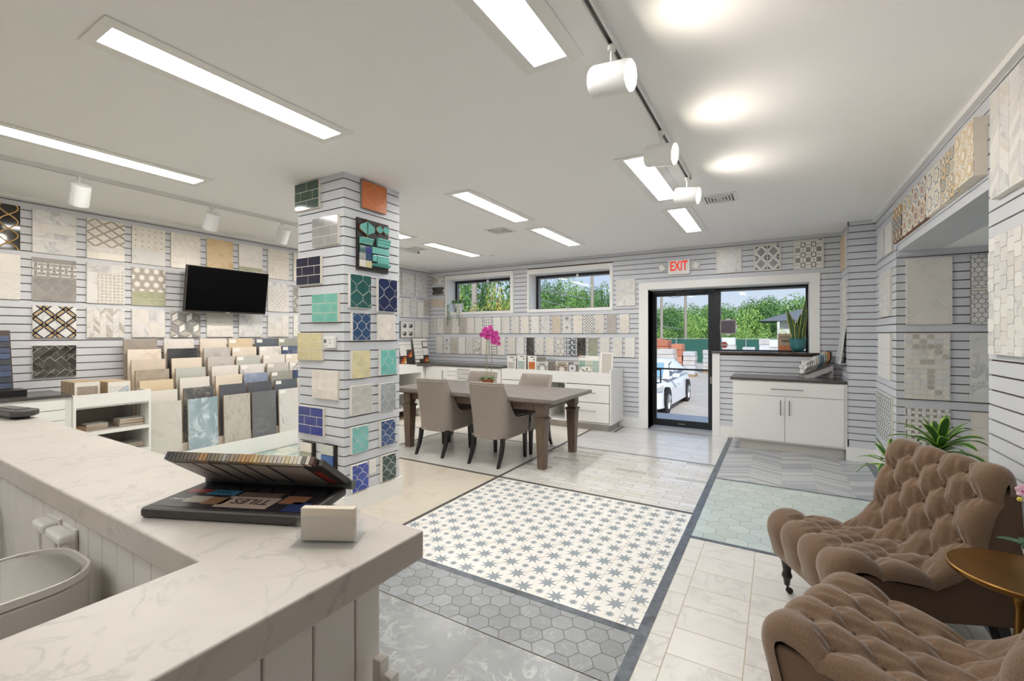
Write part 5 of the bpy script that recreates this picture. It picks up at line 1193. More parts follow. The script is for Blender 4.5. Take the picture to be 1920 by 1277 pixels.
# sample bin
o = thing('sample_bin', 'white display bin with drawers and tile samples standing in its top', 'cabinet', (0, 6.30, 0))
bx('end_panel', -2.085, 0, 0.125, -2.062, 0.575, 0.91, cab_m, o); bx('end_panel', -3.93, 0, 0.125, -3.91, 0.575, 0.862, cab_m, o)
bx('front_rail', -3.91, 0, 0.69, -2.085, 0.018, 0.865, cab_m, o); bx('bin_floor', -3.91, 0.018, 0.74, -2.085, 0.575, 0.756, cab_m, o); bx('back_panel', -3.91, 0.56, 0.125, -2.085, 0.575, 0.87, cab_m, o); bx('base', -3.93, 0.0, 0.11, -2.062, 0.575, 0.125, cab_m, o); bx('toe_board', -3.9, 0.09, 0.0, -2.13, 0.575, 0.11, cabin_m, o)
for x in (-3.12, -2.79): bx('divider', x, 0.0, 0.125, x + 0.018, 0.56, 0.69, cab_m, o)
bx('shelf', -3.1, 0.02, 0.40, -2.79, 0.55, 0.418, cab_m, o)
cabinet_front(o, 'drawer', -2.765, 0.425, -2.09, 0.68, 0, ('h', -2.43, 0.565, 0.30)); cabinet_front(o, 'drawer', -2.765, 0.135, -2.09, 0.415, 0, ('h', -2.43, 0.30, 0.30)); cabinet_front(o, 'drawer', -3.905, 0.425, -3.125, 0.68, 0, ('h', -3.5, 0.565, 0.30)); cabinet_front(o, 'drawer', -3.905, 0.135, -3.125, 0.415, 0, ('h', -3.5, 0.30, 0.30))
grp_m = M('grey brown sample edge', 'a39a93', 0.6, var=0.2, nscale=30, stretch=(20, 1, 1))
def pack(x0, w, h, d, face, label):
    q = thing('sample_pack', label, 'tile sample', (x0, 6.42, 0.756), 0, group='hanging sample packs in the bin')
    MB().box(0.01, 0.006, 0, w, d, h - 0.03).build('pieces', grp_m, q); MB().box(0, 0, 0.0005, w - 0.005, 0.006, h).build('card', white_m, q)
    MB().box(0.02, -0.004, 0.11, w - 0.03, 0, h - 0.10).build('swatch', face, q); MB().box(w - 0.055, -0.0008, h - 0.075, w - 0.03, 0, h - 0.05).build('print', steel_m, q); MB().box(w * 0.3, -0.0008, h - 0.03, w * 0.75, 0, h - 0.018).build('print', ink_m, q)
pack(-4.0 + 0.11, 0.17, 0.31, 0.10, warm_m, 'sample pack with a beige swatch, leftmost in the bin')
pack(-3.70, 0.17, 0.335, 0.34, M('aqua grey swatch', 'a9b8b3', 0.4), 'sample pack with a grey green swatch in the bin')
pack(-3.50, 0.16, 0.325, 0.34, M('orange swatch', 'c07034', 0.4), 'sample pack with an orange swatch in the bin')
for x0, w, h, d, fn, lb in ((-3.335, 0.20, 0.235, 0.30, medal([(M('pale cement', 'c9c6bf', 0.6), steel_m, white_m)], 1), 'patterned cement tile with a grey flower in the bin'), (-3.0, 0.215, 0.235, 0.20, medal([(taupe_m, M('dark taupe', '6d655d', 0.6), cream_m)], 1), 'patterned taupe tile with rings in the bin'), (-2.775, 0.115, 0.20, 0.14, medal([(white_m, M('pale cornflower', 'a9b6c6', 0.5), steel_m)], 1), 'small white tile with a blue motif in the bin')):
    mt = Matrix(((1, 0, 0, x0), (0, 0, -1, 6.42), (0, 1, 0, 0.756), (0, 0, 0, 1)))
    q = thing('pattern_tile', lb, 'tile sample', group='patterned tiles in the bin'); q.matrix_world = mt
    MB().box(0, 0, -d, w, h, 0).build('backing', grp_m, q); lay(fn(w, h), w, h, 0, 0.002, 0.0, q, 110)
o = thing('mosaic_card', 'green glass brick sample card standing in the bin', 'sample board', (-2.63, 6.46, 0.756)); w = 0.335
MB().box(0, 0, 0, w, 0.012, 0.345).build('card', white_m, o)
for j in range(5):
    for i in range(3): MB().box(0.008 + (i * 0.108) - (0.0 if j % 2 else 0.0), -0.005, 0.02 + j * 0.051, 0.112 + i * 0.108 - 0.004, 0, 0.068 + j * 0.051).build('tile', gm[(i * 2 + j * 3) % 6], o)
MB().cyl((0.025, -0.0006, 0.325), (0.025, 0.001, 0.325), 0.011).build('print', M('print c8622f', 'c8622f', 0.4), o); MB().box(0.05, -0.0006, 0.318, 0.11, 0.0, 0.332).build('print', grey_m, o)
q = thing('pattern_tile', 'hexagon tile with a dark pattern leaning on the green card in the bin', 'tile sample', group='patterned tiles in the bin'); q.matrix_world = Matrix(((1, 0, 0, -2.62), (0, 0, -1, 6.41), (0, 1, 0, 0.756), (0, 0, 0, 1)))
hx_ = [(0.125 + 0.125 * math.cos(k * PI / 3), 0.09 + 0.105 * math.sin(k * PI / 3)) for k in range(6)]
MB().prism(hx_, -0.02, -0.002).build('tile', cream_m, q)
m = MB()
for k in range(6):
    for r_ in (0.04, 0.075): m.prism([(0.125 + r_ * math.cos(k * PI / 3 + 0.25) + 0.015 * math.cos(t * PI / 3), 0.09 + r_ * 0.85 * math.sin(k * PI / 3 + 0.25) + 0.013 * math.sin(t * PI / 3)) for t in range(6)], -0.002, -0.0008, bottom=False)
m.build('pattern', dgrey_m, q)
o = thing('large_tile', 'large pale grey framed tile standing at the right end of the bin', 'tile sample', (-2.285, 6.42, 0.757)); o.rotation_euler = (math.radians(-6), 0, 0)
MB().box(0, 0, 0, 0.03, 0.012, 0.405).build('frame', white_m, o); m = MB(); m.box(0.18, 0, 0, 0.20, 0.012, 0.405); m.box(0.03, 0, 0.385, 0.18, 0.012, 0.405); m.build('frame', white_m, o)
MB().box(0.03, 0.001, 0, 0.18, 0.012, 0.385).build('face', M('pale striped tile', 'c3bdb4', 0.5, var=0.05, nscale=8, stretch=(1, 1, 6)), o)

# ================================================================ dining table, chairs, orchid
table_m = wood('weathered table wood', '6f6660', '8d8680', 0.38, (1.2, 9, 9), 4.0); leg_m = wood('brown leg wood', '54453b', '74604f', 0.4, (9, 9, 1.2), 4.0)
o = thing('dining_table', 'long dark stained wooden table with square tapered legs and four chairs', 'table', (-3.085, 4.655, 0))
L, W = 1.145, 0.535
for k in range(5): bev(MB().box(-L + 0.15, -W + k * 0.214 + 0.0006, 0.715, L - 0.15, -W + (k + 1) * 0.214 - 0.0006, 0.755).build('plank', table_m, o), 0.0015)
for s in (-1, 1): bev(MB().box(min(s * L, s * (L - 0.149)), -W, 0.715, max(s * L, s * (L - 0.149)), W, 0.755).build('end_board', table_m, o), 0.002)
for s in (-1, 1):
    bx('apron', -0.93, s * 0.40 - 0.011, 0.612, 0.93, s * 0.40 + 0.011, 0.695, leg_m, o); bx('apron', s * 0.93 - 0.011, -0.40, 0.612, s * 0.93 + 0.011, 0.40, 0.695, leg_m, o)
    m = MB(); m.box(-1.06, s * 0.49 - 0.015, 0.695, 1.06, s * 0.49 + 0.015, 0.7145); m.box(s * 1.06 - 0.015, -0.475, 0.695, s * 1.06 + 0.015, 0.475, 0.7145); m.build('moulding', leg_m, o)
for sx in (-1, 1):
    for sy in (-1, 1):
        x, y = sx * 0.945, sy * 0.405; m = MB()
        for z0, z1, a, b in ((0.0, 0.52, 0.040, 0.058), (0.52, 0.535, 0.066, 0.070), (0.535, 0.548, 0.070, 0.060), (0.548, 0.575, 0.046, 0.046), (0.575, 0.7145, 0.055, 0.055)):
            vs = [(x + p * r, y + q * r, z) for z, r in ((z0, a), (z1, b)) for p, q in ((-1, -1), (1, -1), (1, 1), (-1, 1))]
            m.add(vs, [(3, 2, 1, 0), (4, 5, 6, 7), (0, 1, 5, 4), (1, 2, 6, 5), (2, 3, 7, 6), (3, 0, 4, 7)])
        bev(m.build('leg', leg_m, o), 0.003)
fab_m = M('greige linen', '9a9089', 0.85, var=0.05, nscale=40, bump=0.12, bscale=500); fabin_m = M('greige linen seat', 'a1978f', 0.85, var=0.05, nscale=40, bump=0.12, bscale=500)
ebony_m = M('ebony legs', '1b1816', 0.3); stud_m = M('pewter stud', 'd8d2c8', 0.3, 0.6)
def make_dining(label):
    """local: seat faces +y, back at -y"""
    t = thing('dining_chair', label, 'chair', group='upholstered chairs at the dining table')
    path = []      # horseshoe plan: right front -> back -> left front
    hw, yb, yf, rc = 0.235, -0.27, 0.27, 0.10
    def lean(y, z): return y
    for k in range(10): path.append((hw, yf - (yf - yb - rc) * k / 10))
    for k in range(7): a = -k * PI / 12; path.append((hw - rc + rc * math.cos(a), yb + rc + rc * math.sin(a)))
    for k in range(1, 8): path.append((hw - rc - (2 * (hw - rc)) * k / 8, yb - 0.012 * math.sin(PI * k / 8)))
    for k in range(7): a = -PI / 2 - k * PI / 12; path.append((-hw + rc + rc * math.cos(a), yb + rc + rc * math.sin(a)))
    for k in range(1, 11): path.append((-hw, yb + rc + (yf - yb - rc) * k / 10))
    n = len(path)
    def top(y):
        if y > 0.02: return 0.500 - 0.012 * (y - 0.02) / 0.25
        u = min(max((0.02 - y) / 0.24, 0), 1); return 0.50 + 0.40 * (u ** 2.1) * (1 if u < 1 else 1)
    def nrm(i):
        a, b = path[max(i - 1, 0)], path[min(i + 1, n - 1)]; d = Vector((b[0] - a[0], b[1] - a[1], 0)).normalized(); return Vector((d.y, -d.x, 0)) * -1
    outer, inner, edge = [], [], []
    NZ = 9
    def P(i, f, off):
        x, y = path[i]; tp = top(y); z = 0.285 + (tp - 0.285) * f
        nn = nrm(i); back = min(max((0.02 - y) / 0.24, 0), 1); lz = -0.10 * max(z - 0.46, 0) * back * 1.6; fl = 1 - 0.10 * max(0.45 - z, 0) / 0.17 * 0.5 - 0.03 + 0.03 * min(max((z - 0.3) / 0.5, 0), 1) * 2
        return (x * fl + nn.x * off, y + lz + nn.y * off, z)
    for f in [k / NZ for k in range(NZ + 1)]: outer.append([P(i, f, 0.0) for i in range(n)])
    for f, off in ((1.0, 0.0), (1.012, -0.010), (1.012, -0.024), (0.995, -0.036), (0.9, -0.042), (0.75, -0.044), (0.55, -0.042), (0.4, -0.04)): inner.append([P(i, f, off) for i in range(n)])
    m = MB(); m.grid([[r for r in row] for row in outer + inner[1:]], 0)
    # front caps of the side wings
    m.build('backrest', fab_m, t, True)
    m = MB(); pp = [P(i, 0.0, -0.002)[:2] for i in range(n)]; m.prism(pp[::-1], 0.288, 0.40); 
    bev(m.build('seat_frame', fab_m, t, True), 0.006)
    inn = [P(i, 0.5, -0.035)[:2] for i in range(n)]
    rows = []
    for z, s_ in ((0.40, 1.0), (0.455, 1.0), (0.485, 0.985), (0.50, 0.94), (0.508, 0.8), (0.512, 0.4), (0.513, 0.02)): rows.append([(x * s_, 0.0 + (y - 0.0) * s_ + (0.018 if y > 0.2 else 0) * s_, z) for x, y in inn])
    m = MB(); m.grid(rows, 0, True); m.build('seat', fabin_m, t, True)
    m = MB(); done = 0.0; last = None
    def stud(p, nn):
        m.ball((p[0] + nn.x * 0.002, p[1] + nn.y * 0.002, p[2]), 0.0055, 6, 4)
    for f in (0.965, 0.035):
        last = None
        for i in range(n - 1):
            a, b = Vector(P(i, f, 0)), Vector(P(i + 1, f, 0)); k = max(1, int(round((b - a).length / 0.021)))
            for q in range(k): stud(a.lerp(b, q / k), nrm(i))
    for i in (0, n - 1):
        for k in range(9): stud(P(i, 0.08 + k * 0.1, 0), nrm(i))
    tag(m.build('nailhead_trim', stud_m, t, True), kind='stuff')
    for sx in (-1, 1):
        m = MB(); vs = []
        for z, y, r in ((0.30, -0.235, 0.021), (0.22, -0.245, 0.020), (0.12, -0.275, 0.018), (0.0, -0.335, 0.014)): vs += [(sx * 0.19 + p * r, y + q * r, z) for p, q in ((-1, -1), (1, -1), (1, 1), (-1, 1))]
        fs = [(a * 4 + k, a * 4 + (k + 1) % 4, (a + 1) * 4 + (k + 1) % 4, (a + 1) * 4 + k) for a in range(3) for k in range(4)] + [(0, 1, 2, 3), (15, 14, 13, 12)]
        m.add(vs, fs); m.build('leg', ebony_m, t)
        m = MB(); vs = []
        for z, y, r in ((0.30, 0.225, 0.022), (0.0, 0.23, 0.014)): vs += [(sx * 0.205 + p * r, y + q * r, z) for p, q in ((-1, -1), (1, -1), (1, 1), (-1, 1))]
        m.add(vs, [(0, 1, 5, 4), (1, 2, 6, 5), (2, 3, 7, 6), (3, 0, 4, 7), (3, 2, 1, 0), (4, 5, 6, 7)]); m.build('leg', ebony_m, t)
    return t
c0 = make_dining('greige studded dining chair with its back to us, right of the two near ones'); c0.location = (-2.735, 4.345, 0)
dup(c0, (-3.525, 4.355, 0), 0.05, 'greige studded dining chair with its back to us, left near chair by the column')
dup(c0, (-2.715, 4.925, 0), PI - 0.03, 'greige dining chair on the far side of the table, right one')
dup(c0, (-3.545, 4.925, 0), PI + 0.02, 'greige dining chair on the far side of the table, behind the orchid')
leaf_m = M('orchid leaf', '4f7a3f', 0.35, var=0.15, nscale=12); stem_m = M('orchid stem', '8d8a5c', 0.6); petal_m = M('magenta petal', 'c23a94', 0.5, var=0.18, nscale=40); petald_m = M('dark magenta lip', '8a1f63', 0.5); terr_m = M('terracotta pot', '9c5a3c', 0.7, var=0.08); moss_m = M('moss', 'a89a62', 0.9, var=0.3, nscale=60)
def strap_leaf(base, d, length, width, rise, droop, mats, parent, name='leaf', n=9, fold=0.25, edge=0.0, th=0.0012, tw=0.0):
    """blade leaf along a curve; edge > 0 gives a second material along both rims"""
    d = Vector((d[0], d[1], 0)).normalized(); s = Vector((-d.y, d.x, 0)); rows = []; base = Vector(base)
    for k in range(n + 1):
        u = k / n; w = width * (math.sin(PI * min(u * 0.86 + 0.14, 1.0)) ** 0.75) * 0.5 + 0.0004
        c = base + d * (length * (u - droop * 0.25 * u * u)) * math.cos(rise) + Vector((0, 0, 1)) * length * (math.sin(rise) * u - droop * u * u)
        sd = s * math.cos(tw * u) + Vector((0, 0, 1)) * math.sin(tw * u)
        up = Vector((0, 0, 1)) * fold * w
        xs = (-1, -(1 - edge), 0, (1 - edge), 1) if edge else (-1, 0, 1)
        rows.append([tuple(c + sd * (w * x) + up * abs(x)) for x in xs])
    m = MB(); m.grid(rows, 0)
    if edge:
        for i in range(len(m.f)):
            if i % 4 in (0, 3): m.m[i] = 1
    o = m.build(name, mats, parent, True); sd_ = o.modifiers.new('thick', 'SOLIDIFY'); sd_.thickness = th; return o
def flower(c, face, size, mats, parent, seed=0):
    rnd = random.Random(seed); f = Vector(face).normalized(); u = f.orthogonal().normalized(); w = f.cross(u); m = MB()
    for k in range(5):
        a = 2 * PI * k / 5 + 0.3 * rnd.random(); sz = size * (1.0 if k % 2 else 0.85); dr = u * math.cos(a) + w * math.sin(a); sd = f.cross(dr); rows = []
        for q in range(6):
            t = q / 5; wd = sz * 0.52 * math.sin(PI * (0.08 + 0.86 * t)) ** 0.7
            rows.append([tuple(Vector(c) + dr * (sz * t) + sd * (wd * x) + f * (size * (0.18 * t * t - 0.10 * x * x + 0.06 * math.sin(7 * t + k)))) for x in (-1, -0.5, 0, 0.5, 1)])
        m.grid(rows, 0)
    m.ball(tuple(Vector(c) + f * size * 0.16), size * 0.16, 7, 5, 1)
    return m.build('flower', mats, parent, True)
o = thing('potted_orchid', 'tall magenta orchid in a small terracotta pot on the table', 'potted plant', (-3.16, 4.74, 0.755))
MB().lathe([(0.0, 0.001), (0.055, 0.001), (0.062, 0.02), (0.075, 0.09), (0.081, 0.092), (0.082, 0.11), (0.074, 0.11), (0.070, 0.095), (0.0, 0.092)], 20).build('pot', terr_m, o, True)
m = MB()
for k in range(26): a, r = random.random() * 2 * PI, random.random() * 0.06; m.ball((r * math.cos(a), r * math.sin(a), 0.10 + random.random() * 0.012), 0.012, 5, 4)
m.build('moss', moss_m, o, True)
for d, l, w, ri, dr in (((-1, -0.2), 0.17, 0.07, 0.5, 0.55), ((-0.8, -0.9), 0.15, 0.065, 0.4, 0.6), ((1, -0.25), 0.15, 0.065, 0.55, 0.55), ((0.7, 0.6), 0.14, 0.06, 0.6, 0.5), ((-0.4, 0.9), 0.13, 0.06, 0.6, 0.4), ((0.1, -1), 0.11, 0.06, 0.5, 0.5)):
    strap_leaf((0, 0, 0.10), d, l, w, ri, dr, [leaf_m], o)
MB().tube([(0.0, 0, 0.10), (-0.012, 0, 0.3), (-0.015, 0, 0.5), (-0.01, 0, 0.66), (0.03, 0, 0.75), (0.10, 0, 0.72)], 0.0035, 6).build('stem', stem_m, o, True)
MB().tube([(0.03, 0.01, 0.10), (0.055, 0.01, 0.3), (0.05, 0.01, 0.56), (0.06, 0.01, 0.64), (0.12, 0.01, 0.64), (0.165, 0, 0.55)], 0.0035, 6).build('stem', stem_m, o, True)
MB().tube([(-0.005, 0.01, 0.10), (-0.05, 0.01, 0.22), (-0.05, 0.01, 0.35), (-0.025, 0.01, 0.6)], 0.002, 5).build('support_wire', leaf_m, o, True)
vf = Vector((0.5, -0.85, 0.05)); k = 0
for x, z, sz in ((-0.085, 0.665, 0.035), (-0.04, 0.715, 0.055), (0.015, 0.735, 0.055), (0.005, 0.67, 0.065), (0.05, 0.70, 0.05), (-0.02, 0.645, 0.05), (0.09, 0.655, 0.06), (0.12, 0.675, 0.045), (0.075, 0.59, 0.055), (0.115, 0.585, 0.05), (0.155, 0.62, 0.032), (0.152, 0.555, 0.03)):
    flower((x * 1.0, -0.02 + 0.02 * (k % 3), z), vf + Vector(((k % 4) * 0.15 - 0.2, 0, (k % 3) * 0.15 - 0.1)), sz, [petal_m, petald_m], o, k); k += 1

# ================================================================ cabinet under the picture window and things round it
o = thing('wall_cabinet', 'white cabinet with a dark stone top under the picture window', 'cabinet', (0, 6.31, 0))
m = MB(); m.box(-0.482, 0.0, 0.115, 0.686, 0.56, 0.855); m.build('carcass', cab_m, o); bx('toe_board', -0.407, 0.05, 0.0, 0.670, 0.55, 0.115, M('toe paint', 'cfcbc5', 0.5), o)
cabinet_front(o, 'drawer', -0.467, 0.685, 0.655, 0.838, 0, ('h', 0.10, 0.765, 0.33))
cabinet_front(o, 'door', -0.467, 0.135, 0.078, 0.677, 0, ('v', 0.035, 0.545, 0.18)); cabinet_front(o, 'door', 0.084, 0.135, 0.655, 0.677, 0, ('v', 0.125, 0.545, 0.18))
bx('countertop', -0.512, -0.012, 0.857, 0.685, 0.574, 0.888, soap_m, o, 0.003)
# rack of hexagon tiles
ax = Vector((0.56 - 0.29, 6.80 - 6.68, 0)).normalized(); rot = math.atan2(ax.y, ax.x)
o = thing('tile_rack', 'stepped white rack on the dark cabinet top, holding hexagon tiles', 'rack', (0.285, 6.675, 0.888), rot)
rk_m = M('rack board', 'd9d6d8', 0.5); plye_m = M('rack ply edge', '9b6a4d', 0.7)
for s in (-1, 1):
    MB().prism([(-0.02, 0.0005), (0.09, 0.0005), (0.30, 0.09), (0.31, 0.0005), (0.315, 0.0005), (0.315, 0.16), (0.01, 0.035), (-0.02, 0.05)], s * 0.048 - 0.006, s * 0.048 + 0.006, 0, Matrix(((1, 0, 0, 0), (0, 0, -1, 0), (0, 1, 0, 0), (0, 0, 0, 1))), side=1).build('side', [rk_m, plye_m], o)
MB().box(0.30, -0.042, 0.0005, 0.312, 0.042, 0.15).build('back', rk_m, o)
hexc = ['ece9e4', 'e6e3de', 'dcd9d3', 'e9e6e0', 'cfcdc9', 'd9d5cb', '8fa0a8', '6f8596', 'a9b0ae', 'b0a890', 'c98a5a', '4c4a44']
for k, c in enumerate(hexc):
    q = thing('hexagon_tile', ['front hexagon tile with a black flower print in the white rack', 'second hexagon tile, white with black print, in the white rack', 'third hexagon tile, off white with print, in the white rack', 'fourth hexagon tile, white, in the white rack', 'fifth hexagon tile, pale grey, in the white rack', 'sixth hexagon tile, cream, in the white rack', 'seventh hexagon tile, grey blue, in the white rack', 'eighth hexagon tile, steel blue, in the white rack', 'ninth hexagon tile, grey green, in the white rack', 'tenth hexagon tile, khaki, in the white rack', 'eleventh hexagon tile, orange brown, in the white rack', 'rearmost hexagon tile, dark olive, in the white rack'][k], 'tile sample', (0, 0, 0), group='hexagon tiles in the rack')
    b = Matrix.Translation((0.285, 6.675, 0.888)) @ Matrix.Rotation(rot, 4, 'Z') @ Matrix.Translation((-0.025 + k * 0.0255, 0, 0.052 + k * 0.0105)) @ Matrix.Rotation(math.radians(14), 4, 'Y')
    q.matrix_world = b @ Matrix(((0, 0, -1, 0), (-1, 0, 0, 0), (0, 1, 0, 0.082), (0, 0, 0, 1)))
    hx = [(0.094 * math.cos(t * PI / 3), 0.094 * math.sin(t * PI / 3)) for t in range(6)]
    MB().prism(hx, -0.006, 0.003).build('tile', M('hexagon ' + c, c, 0.35), q)
    if k < 4:
        m = MB()
        for t in range(6):
            a = t * PI / 3; m.prism([(0.012 * math.cos(a), 0.012 * math.sin(a)), (0.026 * math.cos(a - 0.28), 0.026 * math.sin(a - 0.28)), (0.038 * math.cos(a), 0.038 * math.sin(a)), (0.026 * math.cos(a + 0.28), 0.026 * math.sin(a + 0.28))], 0.003, 0.0036, bottom=False)
            for u in range(7):
                e = a + PI / 6 + 0.0; cx, cy = 0.071 * math.cos(e), 0.071 * math.sin(e); f = u * 2 * PI / 7; m.prism([(cx + (0.0135 + s2 * 0.005) * math.cos(f + d2), cy + (0.0135 + s2 * 0.005) * math.sin(f + d2)) for s2, d2 in ((-1, -0.3), (1, -0.3), (1, 0.3), (-1, 0.3))], 0.003, 0.0036, bottom=False)
        m.build('print', ink_m, q)
    if k == 0: MB().box(-0.05, -0.082, 0.003, 0.05, -0.052, 0.0038).build('label', white_m, q)
# tile leaning on a little bracket shelf on the step wall
o = thing('bracket_shelf', 'small grey bracket shelf on the wall step beside the picture window', 'shelf', (0.69, 6.55, 1.09))
bx('board', -0.085, -0.16, -0.012, -0.0025, 0.16, 0.0, M('bracket grey', 'b7b8bb', 0.4), o); bx('lip', -0.085, -0.16, 0.0, -0.080, 0.16, 0.008, M('bracket grey', 'b7b8bb', 0.4), o)
bx('bracket', -0.05, 0.10, -0.05, -0.0025, 0.11, -0.012, M('bracket grey', 'b7b8bb', 0.4), o)
o = thing('leaning_tile', 'thick white tile leaning on the bracket shelf by the picture window', 'tile sample', (0.622, 6.40, 1.0905)); o.rotation_euler = (0, math.radians(7), 0)
MB().box(0, 0, 0.001, 0.012, 0.30, 0.415).build('backing', back_m, o); MB().box(-0.008, 0.0, 0.001, 0.0, 0.30, 0.415).build('face', carrara_m, o)
# snake plant
teal_m = M('teal glaze pot', '2f7378', 0.22, var=0.1, nscale=6, coat=0.5)
o = thing('snake_plant', 'snake plant with yellow edged leaves in a fluted teal pot on the sill', 'potted plant', (0.235, 6.985, 1.19))
m = MB(); rows = []; nf = 64
for r, z in ((0.0, 0.022), (0.06, 0.022), (0.078, 0.04), (0.088, 0.07), (0.092, 0.12), (0.093, 0.165), (0.098, 0.170), (0.100, 0.185), (0.091, 0.186), (0.088, 0.165), (0.0, 0.160)):
    rows.append([(r * (1 + (0.014 if (0.05 < z < 0.166 and r > 0.07 and k % 2) else 0)) * math.cos(2 * PI * k / nf), r * (1 + (0.014 if (0.05 < z < 0.166 and r > 0.07 and k % 2) else 0)) * math.sin(2 * PI * k / nf), z) for k in range(nf)])
m.grid(rows, 0, True); m.build('pot', teal_m, o, True)
for k in range(4): a = PI / 4 + k * PI / 2; MB().tube([(0.055 * math.cos(a), 0.055 * math.sin(a), 0.03), (0.075 * math.cos(a), 0.075 * math.sin(a), 0.018), (0.07 * math.cos(a), 0.07 * math.sin(a), 0.0055)], 0.006, 7).build('foot', teal_m, o, True)
MB().lathe([(0.0, 0.172), (0.088, 0.170)], 18).build('soil', M('bark', 'a8743c', 0.9, var=0.4, nscale=60), o)
sl_m = M('snake leaf', '3d5a3a', 0.45, var=0.3, nscale=30, stretch=(1, 1, 3)); sy_m = M('snake leaf edge', 'cfc94e', 0.45)
for x, y, tx, ty, h, w in ((-0.045, -0.03, -0.12, -0.02, 0.40, 0.065), (-0.01, -0.05, -0.02, -0.03, 0.24, 0.055), (0.03, -0.02, 0.09, 0.02, 0.53, 0.055), (0.0, 0.02, 0.03, 0.03, 0.34, 0.06), (0.05, 0.02, 0.10, 0.02, 0.40, 0.05), (-0.04, 0.03, -0.05, 0.02, 0.28, 0.05), (0.06, -0.04, 0.075, -0.02, 0.20, 0.045)):
    rows = []
    for k in range(11):
        u = k / 10; ww = w * 0.5 * (0.75 + 0.5 * u) * (1 - max(0, (u - 0.45) / 0.55) ** 2.2) + 0.0006; c = (x + (tx - x) * u ** 1.3, y + (ty - y) * u, 0.165 + h * u); tw = 0.5 * u + x * 6
        rows.append([(c[0] + ww * q * math.cos(tw), c[1] + ww * q * math.sin(tw) - 0.25 * ww * (1 - q * q), c[2]) for q in (-1, -0.78, 0, 0.78, 1)])
    m = MB(); m.grid(rows, 0)
    for i in range(len(m.f)):
        if i % 4 in (0, 3): m.m[i] = 1
    lf_ = m.build('leaf', [sl_m, sy_m], o, True); q = lf_.modifiers.new('thick', 'SOLIDIFY'); q.thickness = 0.004; q.offset = 0
# signs on the picture window glass
o = thing('window_sign', 'dark framed sign taped inside the picture window, seen from behind', 'sign', (-0.61, 7.165, 1.535))
MB().box(-0.105, 0, -0.105, 0.105, 0.015, 0.105).build('frame', M('sign frame grey', 'a7a39d', 0.5), o); MB().box(-0.09, -0.002, -0.088, 0.09, 0, 0.088).build('panel', M('sign back', '5a525c', 0.4, var=0.25, nscale=6), o)
for x, z in ((0, 0.112), (0, -0.112), (-0.112, 0), (0.112, 0)): MB().box(x - (0.028 if x == 0 else 0.008), -0.004, z - (0.008 if x == 0 else 0.028), x + (0.028 if x == 0 else 0.008), 0.0, z + (0.008 if x == 0 else 0.028)).build('tape', white_m, o)
o = thing('round_sticker', 'round red sticker with a pale bar on the picture window', 'sticker', (-0.662, 7.188, 1.275))
MB().cyl((0, 0, 0), (0, 0.003, 0), 0.046, n=28).build('disc', M('sticker red', 'b3373a', 0.5), o)
for z, h, c in ((0.011, 0.006, white_m), (0, 0.012, grey_m), (-0.011, 0.006, white_m)): MB().box(-0.04, -0.0012, z - h / 2, 0.04, 0, z + h / 2).build('bar', c, o)
o = thing('poster', 'orange and tan poster on the picture window, lettering reversed, behind the plant', 'poster', (0.125, 7.187, 1.275))
MB().box(-0.115, 0, -0.14, 0.115, 0.004, 0.16).build('sheet', M('poster tan', 'b9a58c', 0.6), o); MB().box(-0.105, -0.001, -0.10, 0.105, 0, -0.0).build('print', M('poster orange', 'c97a55', 0.6), o); MB().box(-0.10, -0.001, 0.105, 0.105, 0, 0.125).build('print', M('poster grey', '8d8478', 0.6), o)
text('lettering', 'Futer', 0.075, ink_m, o, (-0.005, -0.0015, 0.065), (PI / 2, 0, 0), 0.0003, 0.001, sx=-0.9); text('lettering', 're', 0.06, ink_m, o, (0.055, -0.0015, -0.0), (PI / 2, 0, 0), 0.0003, 0.001, sx=-0.9)
# exit sign
exit_m = emit('exit red', 'ff4a3c', 0.9)
o = thing('exit_sign', 'white EXIT sign with red letters and two lamp heads above the door', 'exit sign', (-1.232, 6.888, 2.41))
bev(MB().box(-0.152, -0.045, -0.108, 0.152, -0.001, 0.108).build('housing', white_m, o), 0.012, 3)
text('lettering', 'EXIT', 0.19, exit_m, o, (0, -0.0455, 0.008), (PI / 2, 0, 0), 0.0008, 0.004, sx=0.62)
for s in (-1, 1):
    m = MB(); m.tube([(s * 0.15, -0.02, 0.0), (s * 0.185, -0.02, 0.0)], 0.012); m.build('arm', lampw_m, o, True)
    q = bev(MB().box(-0.04, -0.045, -0.045, 0.04, 0.0, 0.045).build('lamp_head', white_m, o, loc=(s * 0.228, -0.012, 0.01)), 0.008, 3); q.rotation_euler = (0.25, s * 0.45, s * 0.3)
    MB().box(-0.03, -0.048, -0.035, 0.03, -0.045, 0.035).build('lens', M('lamp lens', 'f2f1ee', 0.2), q)
# ivy
ivy_m = M('ivy leaf', '5c8a4c', 0.4, var=0.3, nscale=20, tone=0.35)
o = thing('ivy_plant', 'trailing ivy in a white pot on the left window ledge', 'potted plant', (-5.33, 6.99, 1.861))
MB().lathe([(0.0, 0.001), (0.055, 0.001), (0.065, 0.03), (0.085, 0.16), (0.088, 0.165), (0.078, 0.165), (0.07, 0.14), (0.0, 0.14)], 18).build('pot', white_m, o, True)
rnd = random.Random(3)
def ivy_leaf(p, par, s):
    a, b = rnd.random() * 2 * PI, rnd.uniform(-0.9, 0.9); d = Vector((math.cos(a), math.sin(a), b)).normalized(); u = d.orthogonal().normalized(); w = d.cross(u); u, w = u * math.cos(a) + w * math.sin(a), w * math.cos(a) - u * math.sin(a)
    pts = [(0, -0.2), (0.45, -0.35), (0.55, 0.05), (0.3, 0.3), (0, 0.8), (-0.3, 0.3), (-0.55, 0.05), (-0.45, -0.35)]
    return [tuple(Vector(p) + (u * x + w * y) * s) for x, y in pts]
m = MB()
